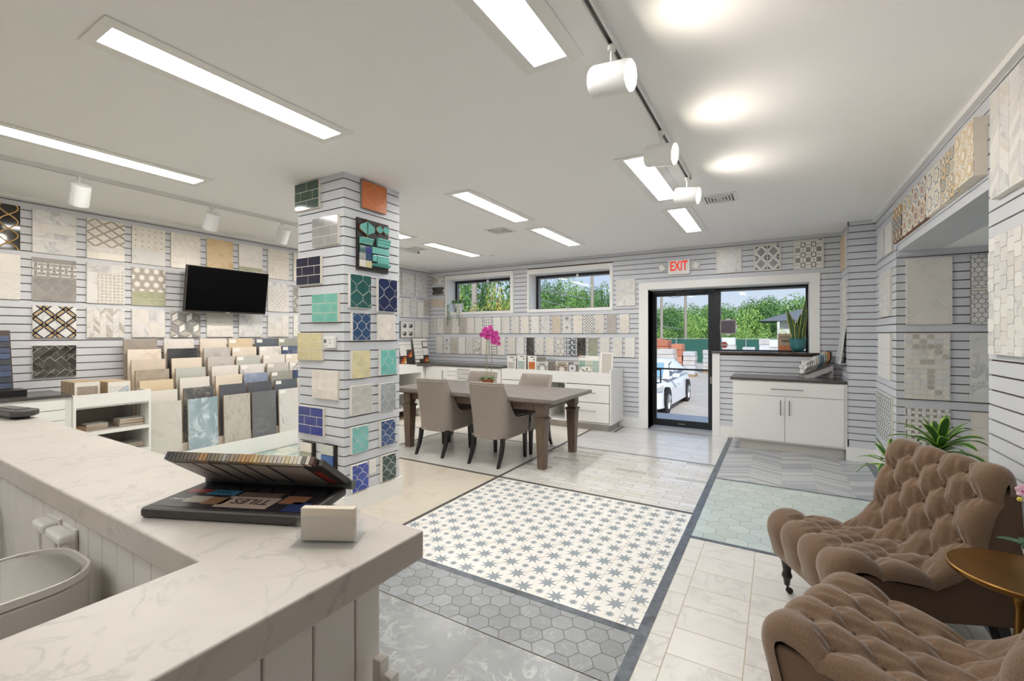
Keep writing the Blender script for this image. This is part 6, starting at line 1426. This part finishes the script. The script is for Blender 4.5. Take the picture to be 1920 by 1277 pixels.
for k in range(80):
    a, r = rnd.random() * 2 * PI, rnd.random() ** 0.5 * 0.15; m.add(ivy_leaf((r * math.cos(a), r * math.sin(a) * 0.7 - 0.02, 0.17 + rnd.random() * 0.09 * (1 - r * 3)), o, rnd.uniform(0.02, 0.035)), [tuple(range(8))])
tag(m.build('foliage', ivy_m, o), kind='stuff')
for ex, ey, l in ((-0.16, -0.16, 0.42), (-0.10, -0.18, 0.34), (0.08, -0.175, 0.32), (0.12, -0.17, 0.42), (-0.17, -0.14, 0.28), (0.15, -0.10, 0.2)):
    pts = [(0, 0, 0.165), (ex * 0.6, ey * 0.6, 0.20), (ex, ey, 0.13)] + [(ex + 0.012 * math.sin(k * 2.1), ey, 0.13 - l * k / 6) for k in range(1, 7)]
    m = MB(); m.tube(pts, 0.0016, 4)
    for k in range(int(l * 32)): p = Vector(pts[2]).lerp(Vector(pts[-1]), k / (l * 32)); m.add(ivy_leaf((p.x + rnd.uniform(-0.015, 0.015), p.y, p.z), o, rnd.uniform(0.018, 0.03)), [tuple(range(8))])
    m.build('vine', ivy_m, o)

# ================================================================ tufted slipper chairs, brass table, striped plants
tuft_m = NT('brown tweed'); _v = tuft_m.coord((1, 1, 1)); _f = tuft_m.noise(_v, 420, 3)
_c = tuft_m.ramp(_f, [(0.32, lin('554130')), (0.68, lin('866a51'))]); _h = tuft_m.ramp(tuft_m.noise(_v, 7, 4), [(0.3, (0.9, 0.9, 0.9, 1)), (0.7, (1.06, 1.05, 1.04, 1))])
tuft_m.l(tuft_m.mix(1.0, _c, _h, 'MULTIPLY'), tuft_m.b.inputs['Base Color']); tuft_m.b.inputs['Roughness'].default_value = 0.9; tuft_m.b.inputs['Sheen Weight'].default_value = 0.35; tuft_m.b.inputs['Sheen Roughness'].default_value = 0.5
tuft_m.bump(_f, 0.25, 0.002); tuft_m = tuft_m.m
side_m = M('brown tweed flat', '66503f', 0.9, var=0.08, nscale=200, bump=0.15, bscale=500)
def make_tufted(label, loc, rotz):
    """local: front at y = 0 facing -y, back at +y"""
    t = thing('slipper_chair', label, 'armchair', loc, rotz, 'brown tufted chairs')
    prof = [(0.035, 0.22), (0.015, 0.29), (0.0, 0.355), (0.012, 0.41), (0.055, 0.445), (0.11, 0.45), (0.18, 0.435), (0.26, 0.415), (0.34, 0.40), (0.42, 0.395), (0.485, 0.415), (0.53, 0.46), (0.56, 0.52), (0.585, 0.60), (0.61, 0.68), (0.635, 0.755), (0.66, 0.81), (0.70, 0.838), (0.745, 0.825), (0.765, 0.78), (0.765, 0.73)]
    pts = [Vector((0, a, b)) for a, b in prof]
    def cr(p0, p1, p2, p3, u): return 0.5 * ((2 * p1) + (p2 - p0) * u + (2 * p0 - 5 * p1 + 4 * p2 - p3) * u * u + (3 * p1 - p0 - 3 * p2 + p3) * u ** 3)
    cv = []
    for i in range(len(pts) - 1):
        for q in range(12): cv.append(cr(pts[max(i - 1, 0)], pts[i], pts[i + 1], pts[min(i + 2, len(pts) - 1)], q / 12))
    cv.append(pts[-1]); ln = [0.0]
    for a, b in zip(cv[:-1], cv[1:]): ln.append(ln[-1] + (b - a).length)
    T = ln[-1]; NU, NV = 260, 120
    def at(s):
        j = 0
        lo, hi = 0, len(ln) - 2
        while lo < hi:
            mid = (lo + hi + 1) // 2
            if ln[mid] <= s: lo = mid
            else: hi = mid - 1
        u = (s - ln[lo]) / max(ln[lo + 1] - ln[lo], 1e-6); return cv[lo].lerp(cv[lo + 1], min(max(u, 0), 1))
    HW = 0.30; s0, s1 = 0.30, T - 0.20; du, dv = 0.108, 0.142      # button lattice
    nrow = int(round((s1 - s0) / du)); du = (s1 - s0) / nrow
    btn = []
    for r in range(nrow + 1):
        k = 3 if r % 2 == 0 else 4
        for c in range(k): btn.append((s0 + r * du, (c - (k - 1) / 2) * dv))
    inside = set((round(a, 3), round(b, 3)) for a, b in btn)
    segs = []
    for a, b in btn:
        for sb in (-1, 1):
            e = (a + du, b + sb * dv / 2)
            if (round(e[0], 3), round(e[1], 3)) in inside: segs.append(((a, b), e))
    for a, b in btn:
        if abs(a - s0) < 1e-4: segs.append(((a, b), (0.05, b)))
        if abs(a - (s0 + nrow * du)) < 1e-4: segs.append(((a, b), (T - 0.02, b)))
    for r in range(nrow + 1):
        row = [b for a, b in btn if abs(a - (s0 + r * du)) < 1e-4]
        if r % 2 == 1:
            for b in (min(row), max(row)): segs.append(((s0 + r * du, b), (s0 + r * du, math.copysign(HW + 0.05, b))))
    import numpy as np
    S = np.linspace(0, T, NU + 1)[:, None] * np.ones((1, NV + 1)); V = (np.linspace(-1, 1, NV + 1) * HW)[None, :] * np.ones((NU + 1, 1))
    d1 = np.full(S.shape, 9.0); d2 = np.full(S.shape, 9.0)
    for a, b in btn: d1 = np.minimum(d1, np.hypot(S - a, V - b))
    for (a, b), (c, d) in segs:
        px, py = c - a, d - b; L2 = px * px + py * py; u = np.clip(((S - a) * px + (V - b) * py) / L2, 0, 1); d2 = np.minimum(d2, np.hypot(S - a - u * px, V - b - u * py))
    wr = 0.0035 * np.sin(V * 160 + S * 40) * np.exp(-((d1 - 0.035) / 0.02) ** 2)
    puff = 0.030 * (1 - np.exp(-(d1 / 0.045) ** 1.6)) + 0.014 * (1 - np.exp(-(d2 / 0.026) ** 1.5)) - 0.003 * np.exp(-(d2 / 0.006) ** 2) + wr
    edge = np.clip((np.abs(V) - (HW - 0.075)) / 0.075, 0, 1); drop = 0.07 * (1 - np.sqrt(np.clip(1 - edge ** 2, 0, 1)))
    rows = []
    for i in range(NU + 1):
        s = S[i, 0]; p = at(s); q = (at(min(s + 0.004, T)) - at(max(s - 0.004, 0))).normalized(); nn = Vector((0, -q.z, q.y))
        if nn.z < -0.9 and False: nn = -nn
        row = []
        for j in range(NV + 1):
            hgt = puff[i, j] - 0.028 - drop[i, j]; row.append((V[i, j] * (1.0 + 0.03 * (1 - edge[i, j])), p.y + nn.y * hgt, p.z + nn.z * hgt))
        rows.append(row)
    m = MB(); m.grid(rows, 0); m.f = [tuple(reversed(f)) for f in m.f]; m.build('cushion', tuft_m, t, True)
    body = [(0.04, 0.20), (0.765, 0.16), (0.80, 0.40), (0.775, 0.73), (0.735, 0.76), (0.67, 0.73), (0.60, 0.55), (0.55, 0.42), (0.47, 0.345), (0.34, 0.335), (0.15, 0.375), (0.06, 0.37), (0.02, 0.32)]
    m = MB(); m.prism(body[::-1], -HW + 0.012, HW - 0.012, 0, Matrix(((0, 0, 1, 0), (1, 0, 0, 0), (0, 1, 0, 0), (0, 0, 0, 1)))); bev(m.build('frame_cover', side_m, t), 0.008, 3)
    m = MB()
    for a, b in btn:
        p = at(a); q = (at(a + 0.004) - at(a - 0.004)).normalized(); nn = Vector((0, -q.z, q.y)); c = p + nn * -0.026; m.ball((b * 1.03, c.y, c.z), 0.011, 8, 5)
    tag(m.build('buttons', side_m, t, True), kind='stuff')
    for sx in (-1, 1):
        lg = MB().lathe([(0.0, 0.215), (0.030, 0.215), (0.032, 0.19), (0.026, 0.165), (0.020, 0.13), (0.021, 0.115), (0.026, 0.105), (0.026, 0.095), (0.019, 0.085), (0.015, 0.06), (0.013, 0.048), (0.0, 0.048)], 16, (sx * 0.235, 0.085, 0)).build('leg', ebony_m, t, True)
        m = MB(); m.cyl((sx * 0.235 - 0.008, 0.098, 0.017), (sx * 0.235 + 0.008, 0.098, 0.017), 0.0165, n=16); m.tube([(sx * 0.235, 0.085, 0.055), (sx * 0.235, 0.088, 0.035), (sx * 0.235, 0.098, 0.018)], 0.006, 7); m.build('castor', M('dark bronze', '3a2f27', 0.35, 0.8), lg, True)
        m = MB(); vs = []
        for z, y, r in ((0.19, 0.70, 0.026), (0.0, 0.76, 0.022)): vs += [(sx * 0.25 + p * r, y + q * r, z) for p, q in ((-1, -1), (1, -1), (1, 1), (-1, 1))]
        m.add(vs, [(0, 1, 5, 4), (1, 2, 6, 5), (2, 3, 7, 6), (3, 0, 4, 7), (3, 2, 1, 0), (4, 5, 6, 7)]); m.build('leg', ebony_m, t)
    return t
ch = make_tufted('brown button tufted slipper chair facing left, the farther of two', (0.085, 2.64, 0), math.atan2(-0.877, 0.48))
dup(ch, (0.075, 2.05, 0), math.atan2(-0.9, -0.44), 'brown button tufted slipper chair cut by the lower right corner')
brass_m = M('aged brass', '9a733f', 0.32, 0.9, var=0.12, nscale=10)
o = thing('side_table', 'round aged brass pedestal table between the tufted chairs and the wall', 'table', (0.765, 2.345, 0))
MB().lathe([(0.0, 0.528), (0.185, 0.528), (0.195, 0.532), (0.200, 0.540), (0.200, 0.549), (0.196, 0.553), (0.185, 0.5515), (0.0, 0.550)], 48).build('tabletop', brass_m, o, True)
MB().lathe([(0.0, 0.001), (0.12, 0.001), (0.125, 0.012), (0.10, 0.03), (0.05, 0.045), (0.03, 0.07), (0.022, 0.11), (0.03, 0.15), (0.045, 0.20), (0.045, 0.23), (0.03, 0.27), (0.02, 0.33), (0.018, 0.42), (0.026, 0.45), (0.018, 0.47), (0.05, 0.52), (0.06, 0.528)], 28).build('pedestal', brass_m, o, True)
o = thing('potted_orchid', 'small pink orchid in a pale pot on the brass table, right edge', 'potted plant', (0.835, 2.40, 0.552))
MB().lathe([(0.0, 0.001), (0.03, 0.001), (0.036, 0.01), (0.048, 0.06), (0.052, 0.075), (0.046, 0.075), (0.04, 0.06), (0.0, 0.055)], 20).build('pot', M('pale green pot', 'cdd6cf', 0.25), o, True)
for d, l, ri in (((-1, 0.35), 0.15, 0.55), ((-1, -0.25), 0.13, 0.75), ((0.6, -0.8), 0.12, 0.5), ((-0.4, 1), 0.12, 0.6), ((0.9, 0.4), 0.1, 0.6)): strap_leaf((0, 0, 0.06), d, l, 0.045, ri, 0.35, [M('dark orchid leaf', '41664a', 0.35)], o)
MB().tube([(0, 0, 0.06), (0.0, 0.02, 0.18), (-0.015, 0.03, 0.28), (-0.045, 0.02, 0.30)], 0.0025, 6).build('stem', stem_m, o, True)
flower((-0.045, 0.01, 0.285), (-0.5, -0.8, 0), 0.026, [M('pale pink petal', 'e6c3d2', 0.5), petal_m], o, 5)
m = MB(); m.ball((-0.05, 0.02, 0.25), 0.009, 8, 6); m.build('bud', M('yellow bud', 'c9bf4a', 0.5), o, True)
dl_m = M('dracaena leaf', '3f6b34', 0.4, var=0.15, nscale=10); dy_m = M('dracaena edge', 'a9cf4f', 0.4)
def dracaena(loc, label, stem_h, n, seed, size, pot_r):
    o = thing('striped_plant', label, 'potted plant', loc); rd = random.Random(seed)
    MB().lathe([(0.0, 0.001), (pot_r * 0.75, 0.001), (pot_r, 0.22), (pot_r * 1.04, 0.225), (pot_r * 1.04, 0.25), (pot_r * 0.92, 0.25), (pot_r * 0.9, 0.22), (0.0, 0.21)], 22).build('pot', M('charcoal pot', '3d3c3e', 0.5), o, True)
    MB().tube([(0, 0, 0.21), (0.01, 0, stem_h * 0.6), (0, 0, stem_h)], 0.012, 7).build('stem', M('plant stem', '7f7a50', 0.7), o, True)
    for k in range(n):
        a = k * 2.399 + rd.uniform(-0.2, 0.2); u = k / n; ri = 0.25 + 1.0 * u + rd.uniform(-0.1, 0.1); l = size * (1.0 - 0.3 * u) * rd.uniform(0.85, 1.15)
        strap_leaf((0, 0, stem_h - 0.06 + 0.07 * u), (math.cos(a), math.sin(a)), l, 0.043 * size / 0.34, ri, 0.62 * (1 - 0.55 * u), [dl_m, dy_m], o, n=9, edge=0.28, th=0.0008, tw=rd.uniform(-0.5, 0.5))
    return o
dracaena((0.965, 4.15, 0), 'large striped green and yellow plant in the niche behind the far tufted chair', 0.66, 26, 2, 0.44, 0.11)
dracaena((0.73, 4.3, 0), 'smaller striped plant lower left, against the right wall', 0.47, 20, 9, 0.34, 0.08)

# ================================================================ outside
ZG = -0.8
asph = struct(MB().box(-60, 7.25, ZG - 0.3, 40, 46, ZG).build('ground', M('sandy asphalt', 'b9b0a6', 0.9, var=0.10, nscale=1.5)))
struct(MB().box(-60, 46, ZG - 0.3, 40, 130, ZG + 0.3).build('ground_far', M('grass verge', '6f8a4c', 0.9, var=0.2, nscale=1.0)))
step_m = M('concrete step', 'cfcdca', 0.8, var=0.04)
st = struct(MB().box(-2.6, 7.25, ZG, 0.4, 8.6, -0.03).build('floor_landing', step_m))
for k, (y0, z) in enumerate(((8.6, -0.22), (8.95, -0.41), (9.3, -0.60))): bx('step', -2.6, y0, ZG, 0.4, y0 + 0.35, z, step_m, st)
# white saloon car
def car(loc, rotz):
    t = thing('car', 'white saloon car parked outside the glass door', 'car', loc, rotz); wp = M('white car paint', 'f2f2f2', 0.25, coat=0.6); dg = M('car glass', '26303a', 0.05, spec=0.8)
    # body sections along length x (front at +x): (x, half width, sill z, shoulder z)
    secs = [(2.33, 0.52, 0.35, 0.62), (2.28, 0.70, 0.24, 0.70), (2.10, 0.83, 0.20, 0.80), (1.75, 0.89, 0.19, 0.88), (1.38, 0.91, 0.19, 0.93), (1.0, 0.915, 0.19, 0.96), (0.5, 0.92, 0.19, 0.97), (0.0, 0.92, 0.19, 0.98), (-0.6, 0.92, 0.19, 1.0), (-1.2, 0.91, 0.19, 1.03), (-1.7, 0.89, 0.20, 1.05), (-2.15, 0.84, 0.24, 1.05), (-2.40, 0.74, 0.32, 1.0), (-2.46, 0.60, 0.45, 0.90)]
    rows = []
    for x, w, a, b in secs:
        r = []
        for k in range(17):
            u = k / 16 * PI; cx = -math.cos(u); sx = math.copysign(abs(cx) ** 0.42, cx)
            z = a + (b - a) * (math.sin(u) ** 0.55)
            r.append((x, w * sx * (1.0 if z < b - 0.12 else 1.0), z))
        r.append((x, w * 0.9, a)); r.append((x, -w * 0.9, a)); rows.append(r)
    m = MB(); m.grid(rows, 0, True); m.add([(p[0], p[1], p[2]) for p in rows[0]], [tuple(range(len(rows[0])))]); m.add([(p[0], p[1], p[2]) for p in rows[-1]], [tuple(reversed(range(len(rows[-1]))))])
    body = m.build('body', wp, t, True)
    cab = [(1.12, 0.78, 0.93, 0.95), (0.62, 0.73, 0.93, 1.22), (0.28, 0.68, 0.95, 1.38), (-0.1, 0.66, 0.96, 1.455), (-0.6, 0.66, 0.97, 1.46), (-1.05, 0.66, 0.99, 1.40), (-1.45, 0.68, 1.0, 1.25), (-1.95, 0.72, 1.03, 1.06)]
    rows = []
    for x, w, a, b in cab: rows.append([(x, -0.86 + 0.0, a), (x, -w - (0.86 - w) * 0.25, a + (b - a) * 0.70), (x, -w + 0.06, b - 0.01), (x, -w * 0.5, b + 0.012), (x, 0, b + 0.018), (x, w * 0.5, b + 0.012), (x, w - 0.06, b - 0.01), (x, w + (0.86 - w) * 0.25, a + (b - a) * 0.70), (x, 0.86, a)])
    m = MB(); m.grid(rows, 0); m.build('cabin', wp, t, True)
    def sidewin(pts, s, name='side_window'):
        def onside(x, z):
            for q in range(len(cab) - 1):
                (x0, w0, a0, b0), (x1, w1, a1, b1) = cab[q], cab[q + 1]
                if x1 <= x <= x0:
                    u = (x0 - x) / (x0 - x1); w, a, b = w0 + (w1 - w0) * u, a0 + (a1 - a0) * u, b0 + (b1 - b0) * u; f = (z - a) / max(b - a, 0.01); kn = w + (0.86 - w) * 0.25
                    return (0.86 + (kn - 0.86) * f / 0.7 if f < 0.7 else kn + (w - 0.06 - kn) * (f - 0.7) / 0.3) + 0.012
            return 0.86
        return MB().add([(x, s * onside(x, z), z) for x, z in pts], [tuple(range(len(pts)))]) 
    for s in (-1, 1):
        for pts in ([(0.82, 1.0), (0.10, 1.0), (0.10, 1.36), (0.30, 1.33), (0.55, 1.18)], [(0.02, 1.0), (-0.80, 1.02), (-0.80, 1.39), (0.02, 1.385)], [(-0.87, 1.03), (-1.45, 1.07), (-1.28, 1.22), (-0.87, 1.37)]):
            m = MB(); tmp = pts
            sd = []
            for x, z in tmp:
                q = None
                for i in range(len(cab) - 1):
                    (x0, w0, a0, b0), (x1, w1, a1, b1) = cab[i], cab[i + 1]
                    if x1 <= x <= x0:
                        u = (x0 - x) / (x0 - x1); w, a, b = w0 + (w1 - w0) * u, a0 + (a1 - a0) * u, b0 + (b1 - b0) * u; f = (z - a) / max(b - a, 0.01); kn = w + (0.86 - w) * 0.25; q = 0.86 + (kn - 0.86) * f / 0.7 if f < 0.7 else kn + (w - 0.06 - kn) * (f - 0.7) / 0.3
                sd.append((x, s * ((q or 0.86) + 0.010), z))
            m.add(sd, [tuple(range(len(sd)))]); m.build('side_window', dg, t)
        bev(MB().box(-0.11, -0.10, -0.06, 0.06, 0.10, 0.06).build('wing_mirror', wp, t, loc=(0.72, s * 0.98, 1.02)), 0.04, 3)
        m = MB(); m.add([(2.20, s * 0.60, 0.66), (1.80, s * 0.885, 0.82), (1.86, s * 0.89, 0.70), (2.23, s * 0.66, 0.58)], [(0, 1, 2, 3)]); q = m.build('headlight', M('headlight', 'c9c4bd', 0.1, 0.3), t); q.location = (0.02, s * 0.012, 0.01)
        for z in (0.80, 0.83): MB().box(-0.02, -0.02, -0.012, 0.10, 0.02, 0.012).build('door_handle', wp, t, loc=(-0.05 if z < 0.82 else -0.98, s * 0.93, z))
        for x in (1.38, -1.38):
            wl_ = MB().cyl((x, s * 0.72, 0.33), (x, s * 0.935, 0.33), 0.33, n=32).build('wheel', M('tyre', '1e1e20', 0.8), t, True)
            MB().cyl((x, s * 0.935, 0.33), (x, s * 0.944, 0.33), 0.22, n=28).build('rim', M('rim grey', '8b8d92', 0.3, 0.7), wl_, True)
            m = MB()
            for k in range(5):
                a = 2 * PI * k / 5
                for e in (-0.16, 0.16): m.tube([(x + 0.04 * math.cos(a + e), s * 0.95, 0.33 + 0.04 * math.sin(a + e)), (x + 0.21 * math.cos(a + e * 0.8), s * 0.95, 0.33 + 0.21 * math.sin(a + e * 0.8))], 0.017, 6)
            m.build('spokes', M('spoke silver', 'cfd1d4', 0.3, 0.7), wl_, True)
            MB().cyl((x, s * 0.70, 0.36), (x, s * 0.928, 0.36), 0.375, n=30).build('wheel_arch', M('arch black', '131315', 0.9), t, True)
    m = MB(); m.add([(1.10, -0.70, 0.965), (1.10, 0.70, 0.965), (0.40, 0.58, 1.345), (0.40, -0.58, 1.345)], [(0, 1, 2, 3)]); q = m.build('windscreen', M('car glass pale', '8fb0c4', 0.08), t); q.location = (0.02, 0, 0.025)
    MB().box(2.2, -0.45, 0.40, 2.345, 0.45, 0.56).build('grille', black_m, t)
    return t
car((-3.53, 14.62, ZG), -PI / 2 - 0.03)
# stacked bricks and pallets
brick_m = [M('brick pack %d' % i, c, 0.85, var=0.15, nscale=8) for i, c in enumerate(('c98468', 'd39a82', 'bf7a60'))]; wrap_m = M('wrapped stone', 'cfcac6', 0.5, var=0.08, nscale=4); stone_m = M('stone pack', 'c9cbcd', 0.8, var=0.10, nscale=5); pal_m = M('pallet wood', 'a58b6c', 0.8)
def pallet(x, y, w, d, h, mats, label, group, rows=3):
    o = thing('stone_pallet', label, 'pallet', (x, y, ZG), group=group); m = MB()
    for k in range(3): m.box(-w / 2, -d / 2 + k * (d - 0.1) / 2, 0, w / 2, -d / 2 + k * (d - 0.1) / 2 + 0.1, 0.10)
    m.box(-w / 2, -d / 2, 0.10, w / 2, d / 2, 0.13); m.build('pallet_base', pal_m, o)
    hh = (h - 0.13) / rows
    for k in range(rows): bx('pack', -w / 2 + 0.02 * (k % 2), -d / 2, 0.131 + k * hh, w / 2 - 0.03 * ((k + 1) % 2), d / 2, 0.131 + (k + 1) * hh - 0.02, pick(mats), o, 0.01)
bl = ['red brick stack nearest the left door edge, outside', 'tall red brick stack behind the car roof', 'red brick stack in the second row outside the door', 'low wrapped pale brick stack between the red ones', 'red brick stack right of the wrapped one outside']
for k, (x, y, h, m) in enumerate(((-5.55, 26.0, 1.95, brick_m), (-4.62, 25.6, 1.75, brick_m), (-6.4, 28.5, 2.0, brick_m), (-4.98, 24.4, 1.5, [wrap_m, wrap_m, brick_m[1]]), (-6.5, 25.2, 1.7, brick_m))): pallet(x, y, 0.55 if k == 1 else 0.85, 1.0, h, m, bl[k], 'brick pallets outside', 5)
for k in range(16):
    x = -4.0 + k * 0.66 + random.uniform(-0.1, 0.1); y = 25.5 + (k % 3) * 3.0
    pallet(x, y, 0.62, 0.8, (1.35 if k < 2 else random.choice((1.55, 1.8, 2.0, 2.1))), [stone_m, wrap_m, M('pale stone pack', 'dfe1e2', 0.8, var=0.06)], 'pallet of grey and white stone outside, %s from the left' % nth[k], 'stone pallets outside', 5)
# green screened fence
gf = M('green screen', '2f6257', 0.9, var=0.06, nscale=3); post_m = M('fence post', 'b9bec0', 0.5, 0.4)
o = thing('screen_fence', 'chain fence with a green privacy screen across the yard', 'fence', (0, 38, ZG))
for k in range(14): bx('screen_panel', -22 + k * 2.5, -0.01, 0.05, -22 + (k + 1) * 2.5 - 0.05, 0.01, 1.85, gf, o)
for k in range(15): MB().cyl((-22 + k * 2.5 - 0.02, -0.05, 0), (-22 + k * 2.5 - 0.02, -0.05, 1.98), 0.035, n=8).build('post', post_m, o, True)
MB().tube([(-22, -0.05, 1.93), (13, -0.05, 1.93)], 0.025, 6).build('top_rail', post_m, o, True)
# trees: crown of leaf clumps on a trunk
greens = [('6f9650', '45703a'), ('86ad58', '5b8542'), ('a3c464', '74a04c'), ('5f8a4c', '3a6234')]
def foliage_mat(i):
    a, b = greens[i]; k = NT('foliage %d' % i); f = k.rnd(); k.l(k.ramp(f, [(0.0, lin(b)), (1.0, lin(a))]), k.b.inputs['Base Color']); k.b.inputs['Roughness'].default_value = 0.7
    k.b.inputs['Subsurface Weight'].default_value = 0.0; return k.m
fm = [foliage_mat(i) for i in range(4)]; y1 = NT('foliage yellow'); y1.l(y1.ramp(y1.rnd(), [(0.0, lin('5f8a3c')), (0.6, lin('a3b04a')), (0.85, lin('c3a04e')), (1.0, lin('8aa545'))]), y1.b.inputs['Base Color']); y1.b.inputs['Roughness'].default_value = 0.7; fm.append(y1.m); bark_m = M('bark brown', '6d6256', 0.9)
def crown_mesh(seed, n, leaf, blobs=9, mi=0):
    rd = random.Random(seed); m = MB(); bl_ = [(rd.uniform(-0.6, 0.6), rd.uniform(-0.6, 0.6), rd.uniform(0.15, 0.95), rd.uniform(0.28, 0.48)) for _ in range(blobs)] + [(0, 0, 0.5, 0.6)]
    for k in range(n):
        bx_, by_, bz_, br_ = rd.choice(bl_); d = Vector((rd.gauss(0, 1), rd.gauss(0, 1), rd.gauss(0, 1))).normalized(); p = Vector((bx_, by_, bz_)) + d * br_ * rd.uniform(0.8, 1.04)
        if p.z < -0.05: continue
        nn = (d + Vector((rd.uniform(-0.6, 0.6), rd.uniform(-0.6, 0.6), rd.uniform(-0.3, 0.7)))).normalized(); u = nn.orthogonal().normalized(); w = nn.cross(u); s = leaf * rd.uniform(0.6, 1.3)
        m.add([tuple(p + u * s * 0.5), tuple(p + w * s * 0.35), tuple(p - u * s * 0.5), tuple(p - w * s * 0.35)], [(0, 1, 2, 3)])
    return m
CR = {}
def tree(x, y, zg, h, w, kind, var, label, group, trunk=True, lf=0.07, n=2600):
    o = thing('tree', label, 'tree', (x, y, zg), random.uniform(0, 6.28), group)
    key = (kind, var)
    if key not in CR: CR[key] = crown_mesh(var * 7 + kind, n, lf).mesh('crown', fm[kind])
    c = link('crown', CR[key], o, (0, 0, h * (0.12 if trunk else 0.0))); c.scale = (w, w, h * (0.75 if trunk else 0.85))
    if trunk: MB().tube([(0, 0, 0), (0.1, 0, h * 0.3), (0, 0.1, h * 0.6)], [0.25, 0.2, 0.1], 7).build('trunk', bark_m, o, True)
LB = ['dark green broad tree on the wooded hill beyond the yard', 'mid green broad tree on the wooded hill beyond the yard', 'bright green broad tree on the wooded hill beyond the yard', 'deep green broad tree on the wooded hill beyond the yard']  # the four kinds differ in their own leaf green
rd = random.Random(11)
hill = MB(); rows = []
for j in range(9):
    rows.append([(-70 + i * 5.0, 50 + j * 9, ZG + 0.3 + 0.55 * j + 0.25 * math.sin(i * 0.9 + j)) for i in range(23)])
hill.grid(rows, 0); struct(hill.build('ground_hill', M('hill undergrowth', '4c6a35', 0.95, var=0.3, nscale=0.6)))
for j, (y, hb) in enumerate(((52, 3.7), (60, 4.5), (70, 4.9), (84, 5.3))):
    n = 15 + j * 2
    for i in range(n):
        x = -34 - j * 4 + (i + rd.uniform(0.1, 0.9)) * (46 + j * 6) / n; k = rd.choice((0, 0, 1, 1, 2, 3))
        if j == 0 and -4 < x < 8: continue
        zg = ZG + 0.3 + 0.55 * (y - 50) / 9; tree(x, y + rd.uniform(-3, 3), zg - 0.2, hb * rd.uniform(0.85, 1.2) * (1.75 if x < -0.30 * y - 3 else 1.0), rd.uniform(2.3, 3.2) + 0.3 * j, k, rd.randrange(3), LB[k], 'trees on the hill')
for i in range(22):
    x = -20 + i * 1.55 + rd.uniform(-0.3, 0.3); k = rd.choice((1, 2, 2)); tree(x, 42 + rd.uniform(-1, 1.2), ZG, rd.uniform(2.6, 3.4) if x > -3 else rd.uniform(3.0, 4.4), rd.uniform(1.0, 1.5), k, rd.randrange(3), ['', 'green shrub in the hedge behind the yard fence', 'light green shrub in the hedge behind the yard fence'][k], 'hedge behind the fence', False)
# trees seen through the two high windows
for x, y, h, w, k, lb in ((-14.6, 18.5, 5.0, 1.7, 4, 'yellow green young tree outside the far left window, left one'), (-12.2, 18.8, 4.6, 1.5, 4, 'yellow green young tree outside the far left window, right one'), (-22.0, 27.0, 8.6, 3.4, 1, 'large green tree behind the young trees, far left window'), (-17.6, 27.5, 8.2, 3.2, 0, 'large dark green tree at the right of the far left window')):
    tree(x, y, ZG, h, w, k, 1, lb, None, True, 0.06, 4200)
# house with a grey roof
o = thing('house', 'low white house with a big grey roof beyond the hedge', 'house', (4.2, 46, ZG + 1.1))
roof_m = M('grey shingle roof', '6c7076', 0.85, var=0.08, nscale=6); hw_m = M('white house wall', 'e3e0da', 0.8)
bx('wall', -4.2, 0, -1.0, 6, 7, 2.5, hw_m, o)
m = MB(); m.add([(-5.6, -0.7, 2.35), (6.5, -0.7, 2.35), (6.5, 7.7, 2.35), (-5.6, 7.7, 2.35), (-1.6, 3.5, 3.75), (6.5, 3.5, 3.75)], [(0, 1, 5, 4), (2, 3, 4, 5), (3, 0, 4), (1, 2, 5), (3, 2, 1, 0)]); m.build('roof', roof_m, o)
for x in (-4.1, -2.9, -1.2): MB().box(x - 0.10, -0.6, 0, x + 0.10, -0.4, 2.35).build('porch_post', hw_m, o)
MB().box(-0.6, -0.05, 0.9, 0.3, 0.0, 1.9).build('window', M('house glass', '59646c', 0.2), o)
# poles and wires
pole_m = M('weathered pole', 'a39a8c', 0.9, var=0.1)
def pole(x, y, h, label, r=0.13, arms=True):
    o = thing('utility_pole', label, 'utility pole', (x, y, ZG)); MB().cyl((0, 0, 0), (0, 0, h), r, r * 0.75, n=10).build('pole', pole_m, o, True)
    if arms: MB().tube([(0, 0, h - 0.55), (0.5, -0.2, h - 0.45)], 0.035, 6).build('lamp_arm', pole_m, o, True); MB().ball((0.6, -0.25, h - 0.5), 0.17, 10, 6, 0, (1, 1, 0.7)).build('lamp', M('street lamp', 'c9cfd2', 0.3), o, True)
pole(-6.75, 40.6, 7.0, 'utility pole behind the yard seen through the door')
pole(-7.75, 36.0, 8.0, 'pale pole at the left edge of the door glass', 0.12, False)
pole(-11.2, 30.0, 7.6, 'utility pole seen through the middle high window', 0.14, False)
pole(-16.0, 22.5, 9.0, 'thick pale pole between the young trees, far left window', 0.2, False)
for k, (a, b, lb) in enumerate((((-7.75, 36.0, 4.6), (-6.75, 40.6, 4.9), 'wire between the two poles seen through the door'), ((-15.0, 26.0, 4.2), (-7.0, 40.5, 1.9), 'sagging wire crossing the middle high window'), ((-16.0, 22.5, 5.6), (-11.2, 30.0, 3.9), 'wire at the top right of the far left window'))):
    a, b = Vector(a), Vector(b); pts = [a.lerp(b, q / 8) - Vector((0, 0, 0.25 * math.sin(PI * q / 8))) for q in range(9)]; tag(MB().tube(pts, 0.03, 6).build('wire', M('wire grey', '8d9095', 0.5), smooth=True), lb, 'wire')
